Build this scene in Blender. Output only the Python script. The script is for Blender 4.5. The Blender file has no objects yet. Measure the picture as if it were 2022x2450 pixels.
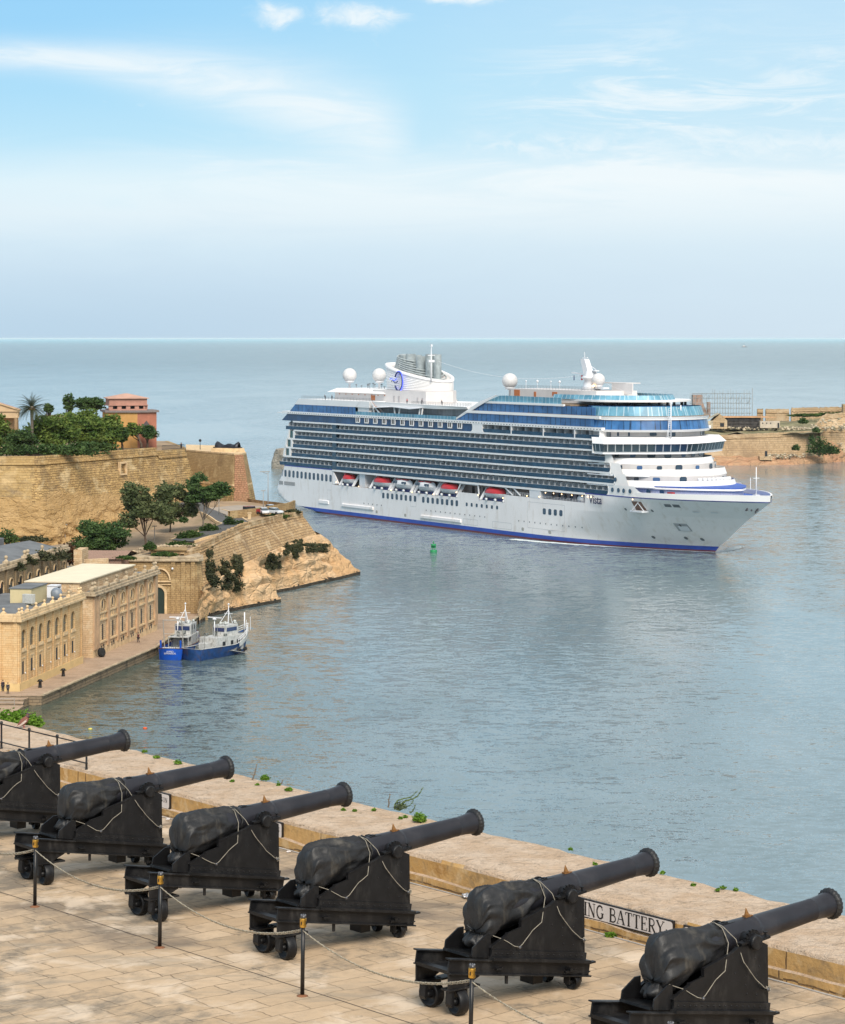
import bpy, bmesh, math, random
import numpy as np
from mathutils import Vector, Matrix, noise as mnoise
R = math.radians
random.seed(7); rng = np.random.default_rng(7)
sc = bpy.context.scene
C = bpy.data.collections.new("harbour"); sc.collection.children.link(C)

# ---------------------------------------------------------------- camera
F, HY, CX, CAMZ = 6000.0, 808.7, 1011.0, 57.0      # focal length, horizon row, centre column of the 2022x2450 photograph; eye height
cam = bpy.data.cameras.new("camera"); co = bpy.data.objects.new("camera", cam); C.objects.link(co)
co.location = (0, 0, CAMZ); co.rotation_euler = (R(90), 0, 0)
cam.sensor_fit = 'VERTICAL'; cam.sensor_height = 36; cam.lens = 36*F/2450.0
cam.shift_y = -(1225-HY)/2450.0; cam.clip_start = 0.5; cam.clip_end = 1.2e6
sc.camera = co
sc.view_settings.view_transform = 'Standard'; sc.view_settings.look = 'None'
sc.view_settings.gamma = 1; sc.view_settings.exposure = 0.0
sc.cycles.max_bounces = 6; sc.cycles.diffuse_bounces = 2; sc.cycles.glossy_bounces = 3
sc.cycles.volume_bounces = 3; sc.cycles.transparent_max_bounces = 12; sc.cycles.caustics_reflective = False; sc.cycles.caustics_refractive = False

def P3(x, y, Y): return Vector(((x-CX)*Y/F, Y, CAMZ-(y-HY)*Y/F))
def PZ(x, y, z):
    Y = (CAMZ-z)*F/(y-HY); return Vector(((x-CX)*Y/F, Y, z))
def lin(r, g, b):
    f = lambda c: (c/255/12.92 if c/255 <= .04045 else ((c/255+.055)/1.055)**2.4)
    return (f(r), f(g), f(b), 1)

# ---------------------------------------------------------------- node helper
class NT:
    def __init__(s, tree): s.t = tree; tree.nodes.clear()
    def n(s, typ, **kw):
        nd = s.t.nodes.new(typ)
        for k, v in kw.items():
            if k.startswith('i_'):
                key = k[2:]; key = int(key) if key.isdigit() else key.replace('_', ' ')
                if isinstance(v, bpy.types.NodeSocket): s.t.links.new(v, nd.inputs[key])
                else: nd.inputs[key].default_value = v
            else: setattr(nd, k, v)
        return nd
    def l(s, a, b): s.t.links.new(a, b)
    def m(s, op, *a, clamp=False):
        nd = s.t.nodes.new('ShaderNodeMath'); nd.operation = op; nd.use_clamp = clamp
        for i, v in enumerate(a):
            if isinstance(v, (int, float)): nd.inputs[i].default_value = v
            else: s.l(v, nd.inputs[i])
        return nd.outputs[0]
    def mix(s, f, a, b, mode='MIX'):
        nd = s.t.nodes.new('ShaderNodeMix'); nd.data_type = 'RGBA'; nd.blend_type = mode; nd.clamp_factor = True
        for i, v in ((0, f), (6, a), (7, b)):
            if isinstance(v, bpy.types.NodeSocket): s.l(v, nd.inputs[i])
            else: nd.inputs[i].default_value = v
        return nd.outputs[2]
    def ramp(s, f, stops, interp='LINEAR'):
        nd = s.t.nodes.new('ShaderNodeValToRGB'); cr = nd.color_ramp; cr.interpolation = interp
        while len(cr.elements) > 1: cr.elements.remove(cr.elements[-1])
        cr.elements[0].position = stops[0][0]; cr.elements[0].color = stops[0][1]
        for p, c in stops[1:]:
            e = cr.elements.new(p); e.color = c
        s.l(f, nd.inputs[0]); return nd.outputs[0]
    def sm(s, v, a, b):
        nd = s.t.nodes.new('ShaderNodeMapRange'); nd.interpolation_type = 'SMOOTHSTEP'
        s.l(v, nd.inputs[0]); nd.inputs[1].default_value = a; nd.inputs[2].default_value = b
        return nd.outputs[0]
    def noise(s, vec, scale, detail=3, rough=.5, dist=0, dim='3D'):
        nd = s.n('ShaderNodeTexNoise', noise_dimensions=dim); nd.inputs['Scale'].default_value = scale
        nd.inputs['Detail'].default_value = detail; nd.inputs['Roughness'].default_value = rough; nd.inputs['Distortion'].default_value = dist
        if vec is not None: s.l(vec, nd.inputs['Vector'])
        return nd.outputs[0]
    def mapn(s, vec, scale=(1, 1, 1), rot=(0, 0, 0), loc=(0, 0, 0)):
        nd = s.n('ShaderNodeMapping'); nd.inputs['Scale'].default_value = scale
        nd.inputs['Rotation'].default_value = rot; nd.inputs['Location'].default_value = loc
        s.l(vec, nd.inputs['Vector']); return nd.outputs[0]
    def xyz(s, x, y, z=0.0):
        nd = s.n('ShaderNodeCombineXYZ')
        for i, v in enumerate((x, y, z)):
            if isinstance(v, (int, float)): nd.inputs[i].default_value = v
            else: s.l(v, nd.inputs[i])
        return nd.outputs[0]

# ---------------------------------------------------------------- sky
SUN_EL, SUN_AZ = 44.0, 168.0     # azimuth clockwise from +Y (the view direction)
w = bpy.data.worlds.new("World"); sc.world = w; w.use_nodes = True
T = NT(w.node_tree)
tc = T.n('ShaderNodeTexCoord'); sep = T.n('ShaderNodeSeparateXYZ'); T.l(tc.outputs['Generated'], sep.inputs[0])
dx, dy, dz = sep.outputs
az = T.m('ARCTAN2', dx, dy); el = dz
vec = T.xyz(az, el, 0)
nz1 = T.noise(T.mapn(vec, (6, 34, 1), (0, 0, R(-9))), 1.6, 5, .62, .7)
nz2 = T.noise(T.mapn(vec, (14, 90, 1), (0, 0, R(12)), (3, 1, 0)), 1.3, 6, .65, .9)
nz3 = T.noise(T.mapn(vec, (20, 34, 1), (0, 0, 0), (7, 2, 0)), 4.2, 6, .62, .6)
eld = T.m('ADD', el, T.m('MULTIPLY', T.m('SUBTRACT', nz1, .5), .020))
base = T.ramp(T.m('MULTIPLY', eld, 1/.6), [
    (0.0, lin(197, 218, 235)), (.020/.6, lin(203, 225, 241)), (.036/.6, lin(212, 233, 246)), (.050/.6, lin(226, 242, 250)),
    (.062/.6, lin(222, 243, 252)), (.078/.6, lin(192, 232, 251)), (.10/.6, lin(182, 228, 251)), (.135/.6, lin(166, 218, 250)),
    (.20/.6, lin(206, 226, 240)), (.40/.6, lin(218, 228, 236)), (1, lin(236, 236, 236))])
warm = T.sm(az, -.1, .17)
base = T.mix(T.m('MULTIPLY', warm, .38), base, lin(225, 240, 248))
left = T.m('MULTIPLY', T.sm(az, .02, -.17), T.sm(el, .06, .135))
base = T.mix(T.m('MULTIPLY', left, .45), base, lin(140, 205, 250))
lowl = T.m('MULTIPLY', T.sm(az, .05, -.17), T.sm(el, .035, .0))
base = T.mix(T.m('MULTIPLY', lowl, .45), base, lin(176, 208, 230))
def gauss(v, c, wd):
    q = T.m('DIVIDE', T.m('SUBTRACT', v, c), wd)
    return T.m('EXPONENT', T.m('MULTIPLY', T.m('MULTIPLY', q, q), -1))
# long streak falling to the right
cen = T.m('ADD', T.m('ADD', .0755, T.m('MULTIPLY', az, -.42)), T.m('MULTIPLY', T.m('MULTIPLY', az, az), -1.25))
wid = T.m('ADD', .0055, T.m('MULTIPLY', T.sm(az, -.16, -.03), .010))
s1 = T.m('MULTIPLY', gauss(el, cen, wid), T.m('MULTIPLY', T.sm(az, .004, -.022), .95))
s1 = T.m('MULTIPLY', s1, T.m('ADD', .62, T.m('MULTIPLY', T.sm(nz2, .3, .7), .45)))
# wisps on the right
s2 = T.m('MULTIPLY', T.m('MULTIPLY', T.sm(az, .0, .08), gauss(el, .093, .026)), T.sm(nz2, .40, .72))
s2b = T.m('MULTIPLY', T.m('MULTIPLY', T.sm(az, .0, .04), gauss(el, .076, .006)), T.sm(nz3, .35, .7))
# broad veil
s3 = T.m('MULTIPLY', gauss(el, T.m('ADD', .060, T.m('MULTIPLY', T.m('SUBTRACT', nz1, .5), .05)), .014), T.m('ADD', .25, T.sm(nz1, .35, .65)))
s3 = T.m('MULTIPLY', s3, T.sm(az, -.22, .03))
# small cumulus near the top
def blob(px, py, rx, ry):
    a = T.m('DIVIDE', T.m('SUBTRACT', az, (px-CX)/F), rx/F); b = T.m('DIVIDE', T.m('SUBTRACT', el, (HY-py)/F), ry/F)
    d = T.m('ADD', T.m('MULTIPLY', a, a), T.m('MULTIPLY', b, b))
    return T.m('EXPONENT', T.m('MULTIPLY', d, -1.3))
bl = T.m('MAXIMUM', blob(660, 45, 75, 34), T.m('MAXIMUM', blob(850, 42, 120, 34), T.m('MAXIMUM', blob(1100, -2, 120, 22), T.m('MULTIPLY', blob(345, 255, 30, 12), .45))))
s4 = T.m('MULTIPLY', T.sm(T.m('ADD', bl, T.m('MULTIPLY', T.m('SUBTRACT', nz3, .5), 1.1)), .12, .95), T.m('SUBTRACT', 1.0, T.m('MULTIPLY', T.sm(nz3, .62, .4), .35)))
# everywhere else: soft broken cloud, seen only in reflections and from other viewpoints
s5 = T.m('MULTIPLY', T.m('MULTIPLY', T.sm(nz1, .45, .75), T.sm(el, .12, .3)), .7)
cl = T.m('MAXIMUM', T.m('MAXIMUM', s1, s2), T.m('MAXIMUM', T.m('MAXIMUM', T.m('MULTIPLY', s2b, .7), T.m('MULTIPLY', s3, .9)), T.m('MAXIMUM', s4, s5)), clamp=True)
col = T.mix(T.m('MULTIPLY', cl, .85), base, lin(243, 251, 254))
nish = T.n('ShaderNodeTexSky', sky_type='NISHITA', sun_disc=False, sun_elevation=R(SUN_EL), sun_rotation=R(SUN_AZ), air_density=1.0, dust_density=1.5)
col10 = T.mix(1.0, col, (10, 10, 10, 1), 'MULTIPLY')
mixed = T.mix(T.m('MULTIPLY', T.sm(el, .15, .6), .35), col10, nish.outputs[0])
bg = T.n('ShaderNodeBackground', i_Color=mixed, i_Strength=0.1)
out = T.n('ShaderNodeOutputWorld'); T.l(bg.outputs[0], out.inputs[0])

sl = bpy.data.lights.new("sun", 'SUN'); so = bpy.data.objects.new("sun", sl); C.objects.link(so)
sl.energy = 3.9; sl.angle = R(32); sl.color = (1.0, .93, .82)
sd = Vector((math.sin(R(SUN_AZ))*math.cos(R(SUN_EL)), math.cos(R(SUN_AZ))*math.cos(R(SUN_EL)), math.sin(R(SUN_EL))))
so.rotation_euler = sd.to_track_quat('Z', 'Y').to_euler(); so.location = (0, -50, 150)

# ---------------------------------------------------------------- mesh builder
SINGLES = {'pilasters': 'pilaster', 'bulkhead': 'bulkhead_panel', 'balcony_post': 'balcony_upright', 'bar_pillars': 'bar_pillar', 'slide_bracket': 'slide_fitting', 'promenade_door': 'promenade_doorway', 'openings': 'opening', 'awning_strut': 'awning_support', 'cellar_window': 'cellar_opening', 'balcony_screen': 'cabin_screen', 'tender_frame': 'tender_frame_bar', 'stern_post': 'stern_upright', 'side_window': 'cabin_side_window', 'floats': 'float_ball'}
class MB:
    def __init__(s): s.v = []; s.f = []; s.sm = []
    def add(s, vs, fs, smooth=False):
        o = len(s.v); s.v += [tuple(v) for v in vs]
        for f in fs: s.f.append(tuple(i+o for i in f)); s.sm.append(smooth)
        return s
    def box(s, x0, x1, y0, y1, z0, z1, M=None):
        vs = [(x, y, z) for z in (z0, z1) for y in (y0, y1) for x in (x0, x1)]
        if M is not None: vs = [M @ Vector(v) for v in vs]
        return s.add(vs, [(0, 2, 3, 1), (4, 5, 7, 6), (0, 1, 5, 4), (2, 6, 7, 3), (0, 4, 6, 2), (1, 3, 7, 5)])
    def bar(s, a, b, w, h=None, up=(0, 0, 1)):
        """rectangular bar from a to b"""
        a, b = Vector(a), Vector(b); h = w if h is None else h
        d = (b-a); L = d.length
        if L < 1e-6: return s
        d /= L; u = Vector(up)
        if abs(d.dot(u)) > .98: u = Vector((1, 0, 0))
        sx = d.cross(u).normalized(); sz = sx.cross(d)
        vs = []
        for p in (a, b):
            for i, j in ((-1, -1), (1, -1), (1, 1), (-1, 1)): vs.append(p+sx*i*w/2+sz*j*h/2)
        return s.add(vs, [(0, 3, 2, 1), (4, 5, 6, 7), (0, 1, 5, 4), (1, 2, 6, 5), (2, 3, 7, 6), (3, 0, 4, 7)])
    def tube(s, pts, r, n=8, closed=False, caps=True):
        pts = [Vector(p) for p in pts]; m = len(pts)
        rs = r if isinstance(r, (list, tuple)) else [r]*m
        vs = []; prev = None
        for i, p in enumerate(pts):
            if closed: d = pts[(i+1) % m]-pts[i-1]
            else: d = pts[min(i+1, m-1)]-pts[max(i-1, 0)]
            d = d.normalized() if d.length > 1e-9 else Vector((0, 0, 1))
            if prev is None:
                u = Vector((0, 0, 1)) if abs(d.z) < .9 else Vector((1, 0, 0))
                sx = d.cross(u).normalized()
            else:
                sx = prev-d*prev.dot(d)
                sx = sx.normalized() if sx.length > 1e-6 else d.orthogonal().normalized()
            prev = sx; sy = d.cross(sx)
            for k in range(n):
                a = 2*math.pi*k/n; vs.append(p+(sx*math.cos(a)+sy*math.sin(a))*rs[i])
        fs = []
        for i in range(m if closed else m-1):
            j = (i+1) % m
            for k in range(n):
                k2 = (k+1) % n; fs.append((i*n+k, i*n+k2, j*n+k2, j*n+k))
        s.add(vs, fs, n > 5)
        if caps and not closed:
            o = len(s.v)-len(vs)
            s.f.append(tuple(o+k for k in reversed(range(n)))); s.sm.append(False)
            s.f.append(tuple(o+(m-1)*n+k for k in range(n))); s.sm.append(False)
        return s
    def lathe(s, prof, n=24, M=None, caps=True, smooth=True):
        """prof: (radius, height) about local z"""
        vs = []
        for r, z in prof:
            for k in range(n):
                a = 2*math.pi*k/n; vs.append(Vector((r*math.cos(a), r*math.sin(a), z)))
        if M is not None: vs = [M @ v for v in vs]
        fs = []
        for i in range(len(prof)-1):
            for k in range(n):
                k2 = (k+1) % n; fs.append((i*n+k, i*n+k2, (i+1)*n+k2, (i+1)*n+k))
        o = len(s.v); s.add(vs, fs, smooth)
        if caps:
            if prof[0][0] > 1e-4: s.f.append(tuple(o+k for k in reversed(range(n)))); s.sm.append(False)
            if prof[-1][0] > 1e-4: s.f.append(tuple(o+(len(prof)-1)*n+k for k in range(n))); s.sm.append(False)
        return s
    def prism(s, poly, M, t):
        """poly in local xy, extruded by t along local z, placed by M"""
        n = len(poly)
        vs = [M @ Vector((p[0], p[1], 0)) for p in poly]+[M @ Vector((p[0], p[1], t)) for p in poly]
        return s.add(vs, [tuple(reversed(range(n))), tuple(range(n, 2*n))]+[(i, (i+1) % n, (i+1) % n+n, i+n) for i in range(n)])
    def vprism(s, poly, z0, z1, inset_top=None):
        """vertical prism on plan polygon; inset_top: another polygon for the top"""
        n = len(poly); tp = inset_top or poly
        vs = [(p[0], p[1], z0) for p in poly]+[(p[0], p[1], z1) for p in tp]
        return s.add(vs, [tuple(reversed(range(n))), tuple(range(n, 2*n))]+[(i, (i+1) % n, (i+1) % n+n, i+n) for i in range(n)])
    def grid(s, rows, smooth=False, wrap=False):
        m = len(rows[0]); vs = [p for r in rows for p in r]; fs = []
        for i in range(len(rows)-1):
            for k in range(m if wrap else m-1):
                k2 = (k+1) % m; fs.append((i*m+k, i*m+k2, (i+1)*m+k2, (i+1)*m+k))
        return s.add(vs, fs, smooth)
    def sphere(s, c, r, n=12, M=None):
        c = Vector(c); rr = r if isinstance(r, (tuple, list)) else (r, r, r); rows = []
        for i in range(n//2+1):
            a = math.pi*i/(n//2)
            rows.append([c+Vector((rr[0]*math.sin(a)*math.cos(2*math.pi*k/n), rr[1]*math.sin(a)*math.sin(2*math.pi*k/n), -rr[2]*math.cos(a))) for k in range(n)])
        if M is not None: rows = [[M @ p for p in q] for q in rows]
        return s.grid(rows, True, True)
    def build(s, name, mat, parent=None, uv=True, bevel=0, recalc=False):
        if name in SINGLES:
            # countable parts: every separate piece becomes an object of its own
            par = list(range(len(s.v)))
            def find(a):
                while par[a] != a: par[a] = par[par[a]]; a = par[a]
                return a
            for f in s.f:
                r0 = find(f[0])
                for k in f[1:]: par[find(k)] = r0
            grp = {}
            for f, sm_ in zip(s.f, s.sm): grp.setdefault(find(f[0]), []).append((f, sm_))
            last = None
            for fs in grp.values():
                ids = sorted({i for f, _ in fs for i in f}); mp = {a: b for b, a in enumerate(ids)}; q = MB()
                q.v = [s.v[i] for i in ids]; q.f = [tuple(mp[i] for i in f) for f, _ in fs]; q.sm = [x for _, x in fs]
                last = q.build(SINGLES[name], mat, parent, uv, bevel, recalc)
            return last
        me = bpy.data.meshes.new(name); me.from_pydata(s.v, [], s.f)
        me.polygons.foreach_set('use_smooth', s.sm); me.update()
        if recalc:
            b = bmesh.new(); b.from_mesh(me); bmesh.ops.recalc_face_normals(b, faces=b.faces); b.to_mesh(me); b.free()
        mats = mat if isinstance(mat, (list, tuple)) else [mat]
        for mm in mats: me.materials.append(mm)
        if uv: auto_uv(me)
        o = bpy.data.objects.new(name, me); C.objects.link(o)
        if parent is not None: o.parent = parent
        if bevel:
            bm_ = o.modifiers.new('bevel', 'BEVEL'); bm_.width = bevel; bm_.segments = 2; bm_.limit_method = 'ANGLE'
        return o

def auto_uv(me):
    nl = len(me.loops)
    if nl == 0: return
    co_ = np.empty(len(me.vertices)*3); me.vertices.foreach_get('co', co_); co_ = co_.reshape(-1, 3)
    li = np.empty(nl, dtype=np.int32); me.loops.foreach_get('vertex_index', li)
    npoly = len(me.polygons); nr = np.empty(npoly*3); me.polygons.foreach_get('normal', nr); nr = nr.reshape(-1, 3)
    lt = np.empty(npoly, dtype=np.int32); me.polygons.foreach_get('loop_total', lt)
    nn = np.repeat(nr, lt, axis=0); p = co_[li]
    flat = np.abs(nn[:, 2]) > .75
    h = np.stack([-nn[:, 1], nn[:, 0]], 1); hl = np.linalg.norm(h, axis=1)+1e-9; h /= hl[:, None]
    u = np.where(flat, p[:, 0], p[:, 0]*h[:, 0]+p[:, 1]*h[:, 1]); v = np.where(flat, p[:, 1], p[:, 2])
    lay = me.uv_layers.new(name='uv'); lay.data.foreach_set('uv', np.stack([u, v], 1).astype(np.float32).ravel())

def tag(o, label=None, cat=None, group=None, kind=None):
    if label: o['label'] = label
    if cat: o['category'] = cat
    if group: o['group'] = group
    if kind: o['kind'] = kind
    return o
def thing(name, label, cat, loc=(0, 0, 0), rz=0, group=None):
    o = bpy.data.objects.new(name, None); C.objects.link(o); o.location = loc; o.rotation_euler = (0, 0, rz); o.empty_display_size = .2
    return tag(o, label, cat, group)
def copy_tree(o, parent=None, kids=None):
    c = o.copy(); C.objects.link(c); c.parent = parent
    for ch in KIDS(o): copy_tree(ch, c)
    return c
def KIDS(o): return [x for x in C.objects if x.parent == o]

# ---------------------------------------------------------------- materials
MATS = {}
def mat(name, col, rough=.6, metal=0.0, var=.12, vs=3.0, bump=0.0, bs=20.0, spec=None, emit=None, es=0, coat=0, dirt=None, ds=.6, alpha=None, aniso=None):
    m = bpy.data.materials.new(name); m.use_nodes = True; t = NT(m.node_tree)
    tc = t.n('ShaderNodeTexCoord'); v = tc.outputs['Object']
    if aniso: v = t.mapn(v, aniso)
    nz = t.noise(v, vs, 5, .6)
    c = col if len(col) == 4 else (*col, 1)
    lo = tuple(x*(1-var) for x in c[:3])+(1,); hi = tuple(min(1, x*(1+var)) for x in c[:3])+(1,)
    cc = t.mix(t.sm(nz, .3, .7), lo, hi)
    if dirt:
        nd = t.noise(t.mapn(v, (1, 1, .35)), ds, 6, .65, .3)
        cc = t.mix(t.m('MULTIPLY', t.sm(nd, .5, .72), dirt[3] if len(dirt) > 3 else .6), cc, (*dirt[:3], 1))
    b = t.n('ShaderNodeBsdfPrincipled'); t.l(cc, b.inputs['Base Color'])
    b.inputs['Roughness'].default_value = rough; b.inputs['Metallic'].default_value = metal
    if spec is not None: b.inputs['Specular IOR Level'].default_value = spec
    if coat: b.inputs['Coat Weight'].default_value = coat
    if alpha is not None: b.inputs['Alpha'].default_value = alpha
    if emit: b.inputs['Emission Color'].default_value = (*emit, 1); b.inputs['Emission Strength'].default_value = es
    if bump:
        bn = t.n('ShaderNodeBump'); bn.inputs['Strength'].default_value = bump; bn.inputs['Distance'].default_value = .3/bs
        t.l(t.noise(v, bs, 4, .6), bn.inputs['Height']); t.l(bn.outputs[0], b.inputs['Normal'])
    o = t.n('ShaderNodeOutputMaterial'); t.l(b.outputs[0], o.inputs[0]); MATS[name] = m; return m

def stone(name, c1, c2, mortar, bw=.8, bh=.35, msize=.02, distort=.05, stain=(.2, .15, .1), stain_amt=.5, rough=.9, bump=.6, rot=0, big=.15, pale=None, offset=.5, use_obj=False, mort_smooth=.2, fade=0.0, grime=None):
    """coursed masonry / paving: brick pattern on the face's own plane, broken by noise, with weathering"""
    m = bpy.data.materials.new(name); m.use_nodes = True; t = NT(m.node_tree)
    tc = t.n('ShaderNodeTexCoord'); uv = tc.outputs['Object' if use_obj else 'UV']; ob = tc.outputs['Object']
    if rot: uv = t.mapn(uv, (1, 1, 1), (0, 0, rot))
    nx = t.n('ShaderNodeTexNoise'); nx.inputs['Scale'].default_value = 1.0/max(bh, .05)*.6; nx.inputs['Detail'].default_value = 4; t.l(uv, nx.inputs['Vector'])
    dsub = t.n('ShaderNodeVectorMath', operation='SUBTRACT'); t.l(nx.outputs['Color'], dsub.inputs[0]); dsub.inputs[1].default_value = (.5, .5, .5)
    dsc = t.n('ShaderNodeVectorMath', operation='SCALE'); t.l(dsub.outputs[0], dsc.inputs[0]); dsc.inputs['Scale'].default_value = distort*4
    dad = t.n('ShaderNodeVectorMath', operation='ADD'); t.l(uv, dad.inputs[0]); t.l(dsc.outputs[0], dad.inputs[1])
    br = t.n('ShaderNodeTexBrick', offset=offset, squash=1.45, squash_frequency=3, offset_frequency=2); t.l(dad.outputs[0], br.inputs['Vector'])
    br.inputs['Color1'].default_value = (*c1, 1); br.inputs['Color2'].default_value = (*c2, 1); br.inputs['Mortar'].default_value = (*mortar, 1)
    br.inputs['Scale'].default_value = 1; br.inputs['Mortar Size'].default_value = msize; br.inputs['Mortar Smooth'].default_value = mort_smooth
    br.inputs['Bias'].default_value = 0; br.inputs['Brick Width'].default_value = bw; br.inputs['Row Height'].default_value = bh
    n1 = t.noise(ob, big, 6, .62, .4); n2 = t.noise(ob, 1/bh*2.5, 5, .65)
    bc = br.outputs['Color']
    if fade:
        nf = t.noise(t.mapn(ob, (1, 1, 1), (0, 0, 0), (31, 17, 5)), big*.9, 5, .65, .5); bc = t.mix(t.m('MULTIPLY', t.sm(nf, .38, .60), fade), bc, tuple((a+b_)/2 for a, b_ in zip(c1, c2))+(1,))
    c = t.mix(t.m('MULTIPLY', t.sm(n2, .35, .7), .3), bc, tuple(x*.6 for x in c1)+(1,), 'MIX')
    c = t.mix(t.m('MULTIPLY', t.sm(n1, .5, .7), stain_amt), c, (*stain, 1))
    if grime:
        # worn, damp and dirty patches at several sizes
        g1 = t.noise(t.mapn(ob, (1, 1, 1), (0, 0, rot+.4), (5, 2, 8)), grime[0], 7, .7, .6); g2 = t.noise(ob, grime[0]*6, 6, .7, .3); g3 = t.noise(t.mapn(ob, (.35, 1.6, 1), (0, 0, rot+.2)), grime[0]*2.2, 5, .65, .5)
        c = t.mix(t.m('MULTIPLY', t.sm(t.m('ADD', t.m('MULTIPLY', g1, .7), t.m('MULTIPLY', g2, .3)), .49, .62), grime[2]), c, (*grime[1], 1))
        c = t.mix(t.m('MULTIPLY', t.sm(g3, .53, .68), grime[2]*.6), c, tuple(x*1.5 for x in grime[1])+(1,))
        c = t.mix(t.m('MULTIPLY', t.sm(g2, .60, .72), .5), c, tuple(x*.6 for x in grime[1])+(1,))
    if pale:
        n3 = t.noise(t.mapn(ob, (1, 1, 1), (0, 0, 0), (9, 4, 3)), big*2.2, 6, .6, .3)
        c = t.mix(t.m('MULTIPLY', t.sm(n3, .52, .66), .7), c, (*pale, 1))
    b = t.n('ShaderNodeBsdfPrincipled'); t.l(c, b.inputs['Base Color']); b.inputs['Roughness'].default_value = rough
    b.inputs['Specular IOR Level'].default_value = .25
    h = t.m('SUBTRACT', t.m('MULTIPLY', n2, .5), t.m('MULTIPLY', br.outputs['Fac'], 1.0))
    bn = t.n('ShaderNodeBump'); bn.inputs['Strength'].default_value = bump; bn.inputs['Distance'].default_value = bh*.12
    t.l(h, bn.inputs['Height']); t.l(bn.outputs[0], b.inputs['Normal'])
    o = t.n('ShaderNodeOutputMaterial'); t.l(b.outputs[0], o.inputs[0]); return m

def rock(name, c1, c2, c3, scale=.15, bump=1.0, crack=.35):
    m = bpy.data.materials.new(name); m.use_nodes = True; t = NT(m.node_tree)
    tc = t.n('ShaderNodeTexCoord'); ob = tc.outputs['Object']
    n1 = t.noise(ob, scale, 7, .62, .5); n2 = t.noise(t.mapn(ob, (1, 1, 3.2), (.15, .1, 0)), scale*4, 6, .65, .8); n3 = t.noise(ob, scale*18, 5, .6)
    vo = t.n('ShaderNodeTexVoronoi', feature='DISTANCE_TO_EDGE'); vo.inputs['Scale'].default_value = scale*2.2
    t.l(t.mapn(ob, (1, 1, 1.6)), vo.inputs['Vector'])
    c = t.mix(t.sm(n1, .35, .65), (*c1, 1), (*c2, 1)); c = t.mix(t.m('MULTIPLY', t.sm(n2, .5, .72), .6), c, (*c3, 1))
    c = t.mix(t.m('MULTIPLY', t.sm(n3, .5, .8), .3), c, tuple(x*.4 for x in c3)+(1,))
    b = t.n('ShaderNodeBsdfPrincipled'); t.l(c, b.inputs['Base Color']); b.inputs['Roughness'].default_value = .95; b.inputs['Specular IOR Level'].default_value = .2
    h = t.m('ADD', t.m('ADD', t.m('MULTIPLY', n2, 1.0), t.m('MULTIPLY', n3, .35)), t.m('MULTIPLY', t.sm(vo.outputs[0], 0, .12), crack))
    bn = t.n('ShaderNodeBump'); bn.inputs['Strength'].default_value = bump; bn.inputs['Distance'].default_value = .12/scale
    t.l(h, bn.inputs['Height']); t.l(bn.outputs[0], b.inputs['Normal'])
    o = t.n('ShaderNodeOutputMaterial'); t.l(b.outputs[0], o.inputs[0]); return m

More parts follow.
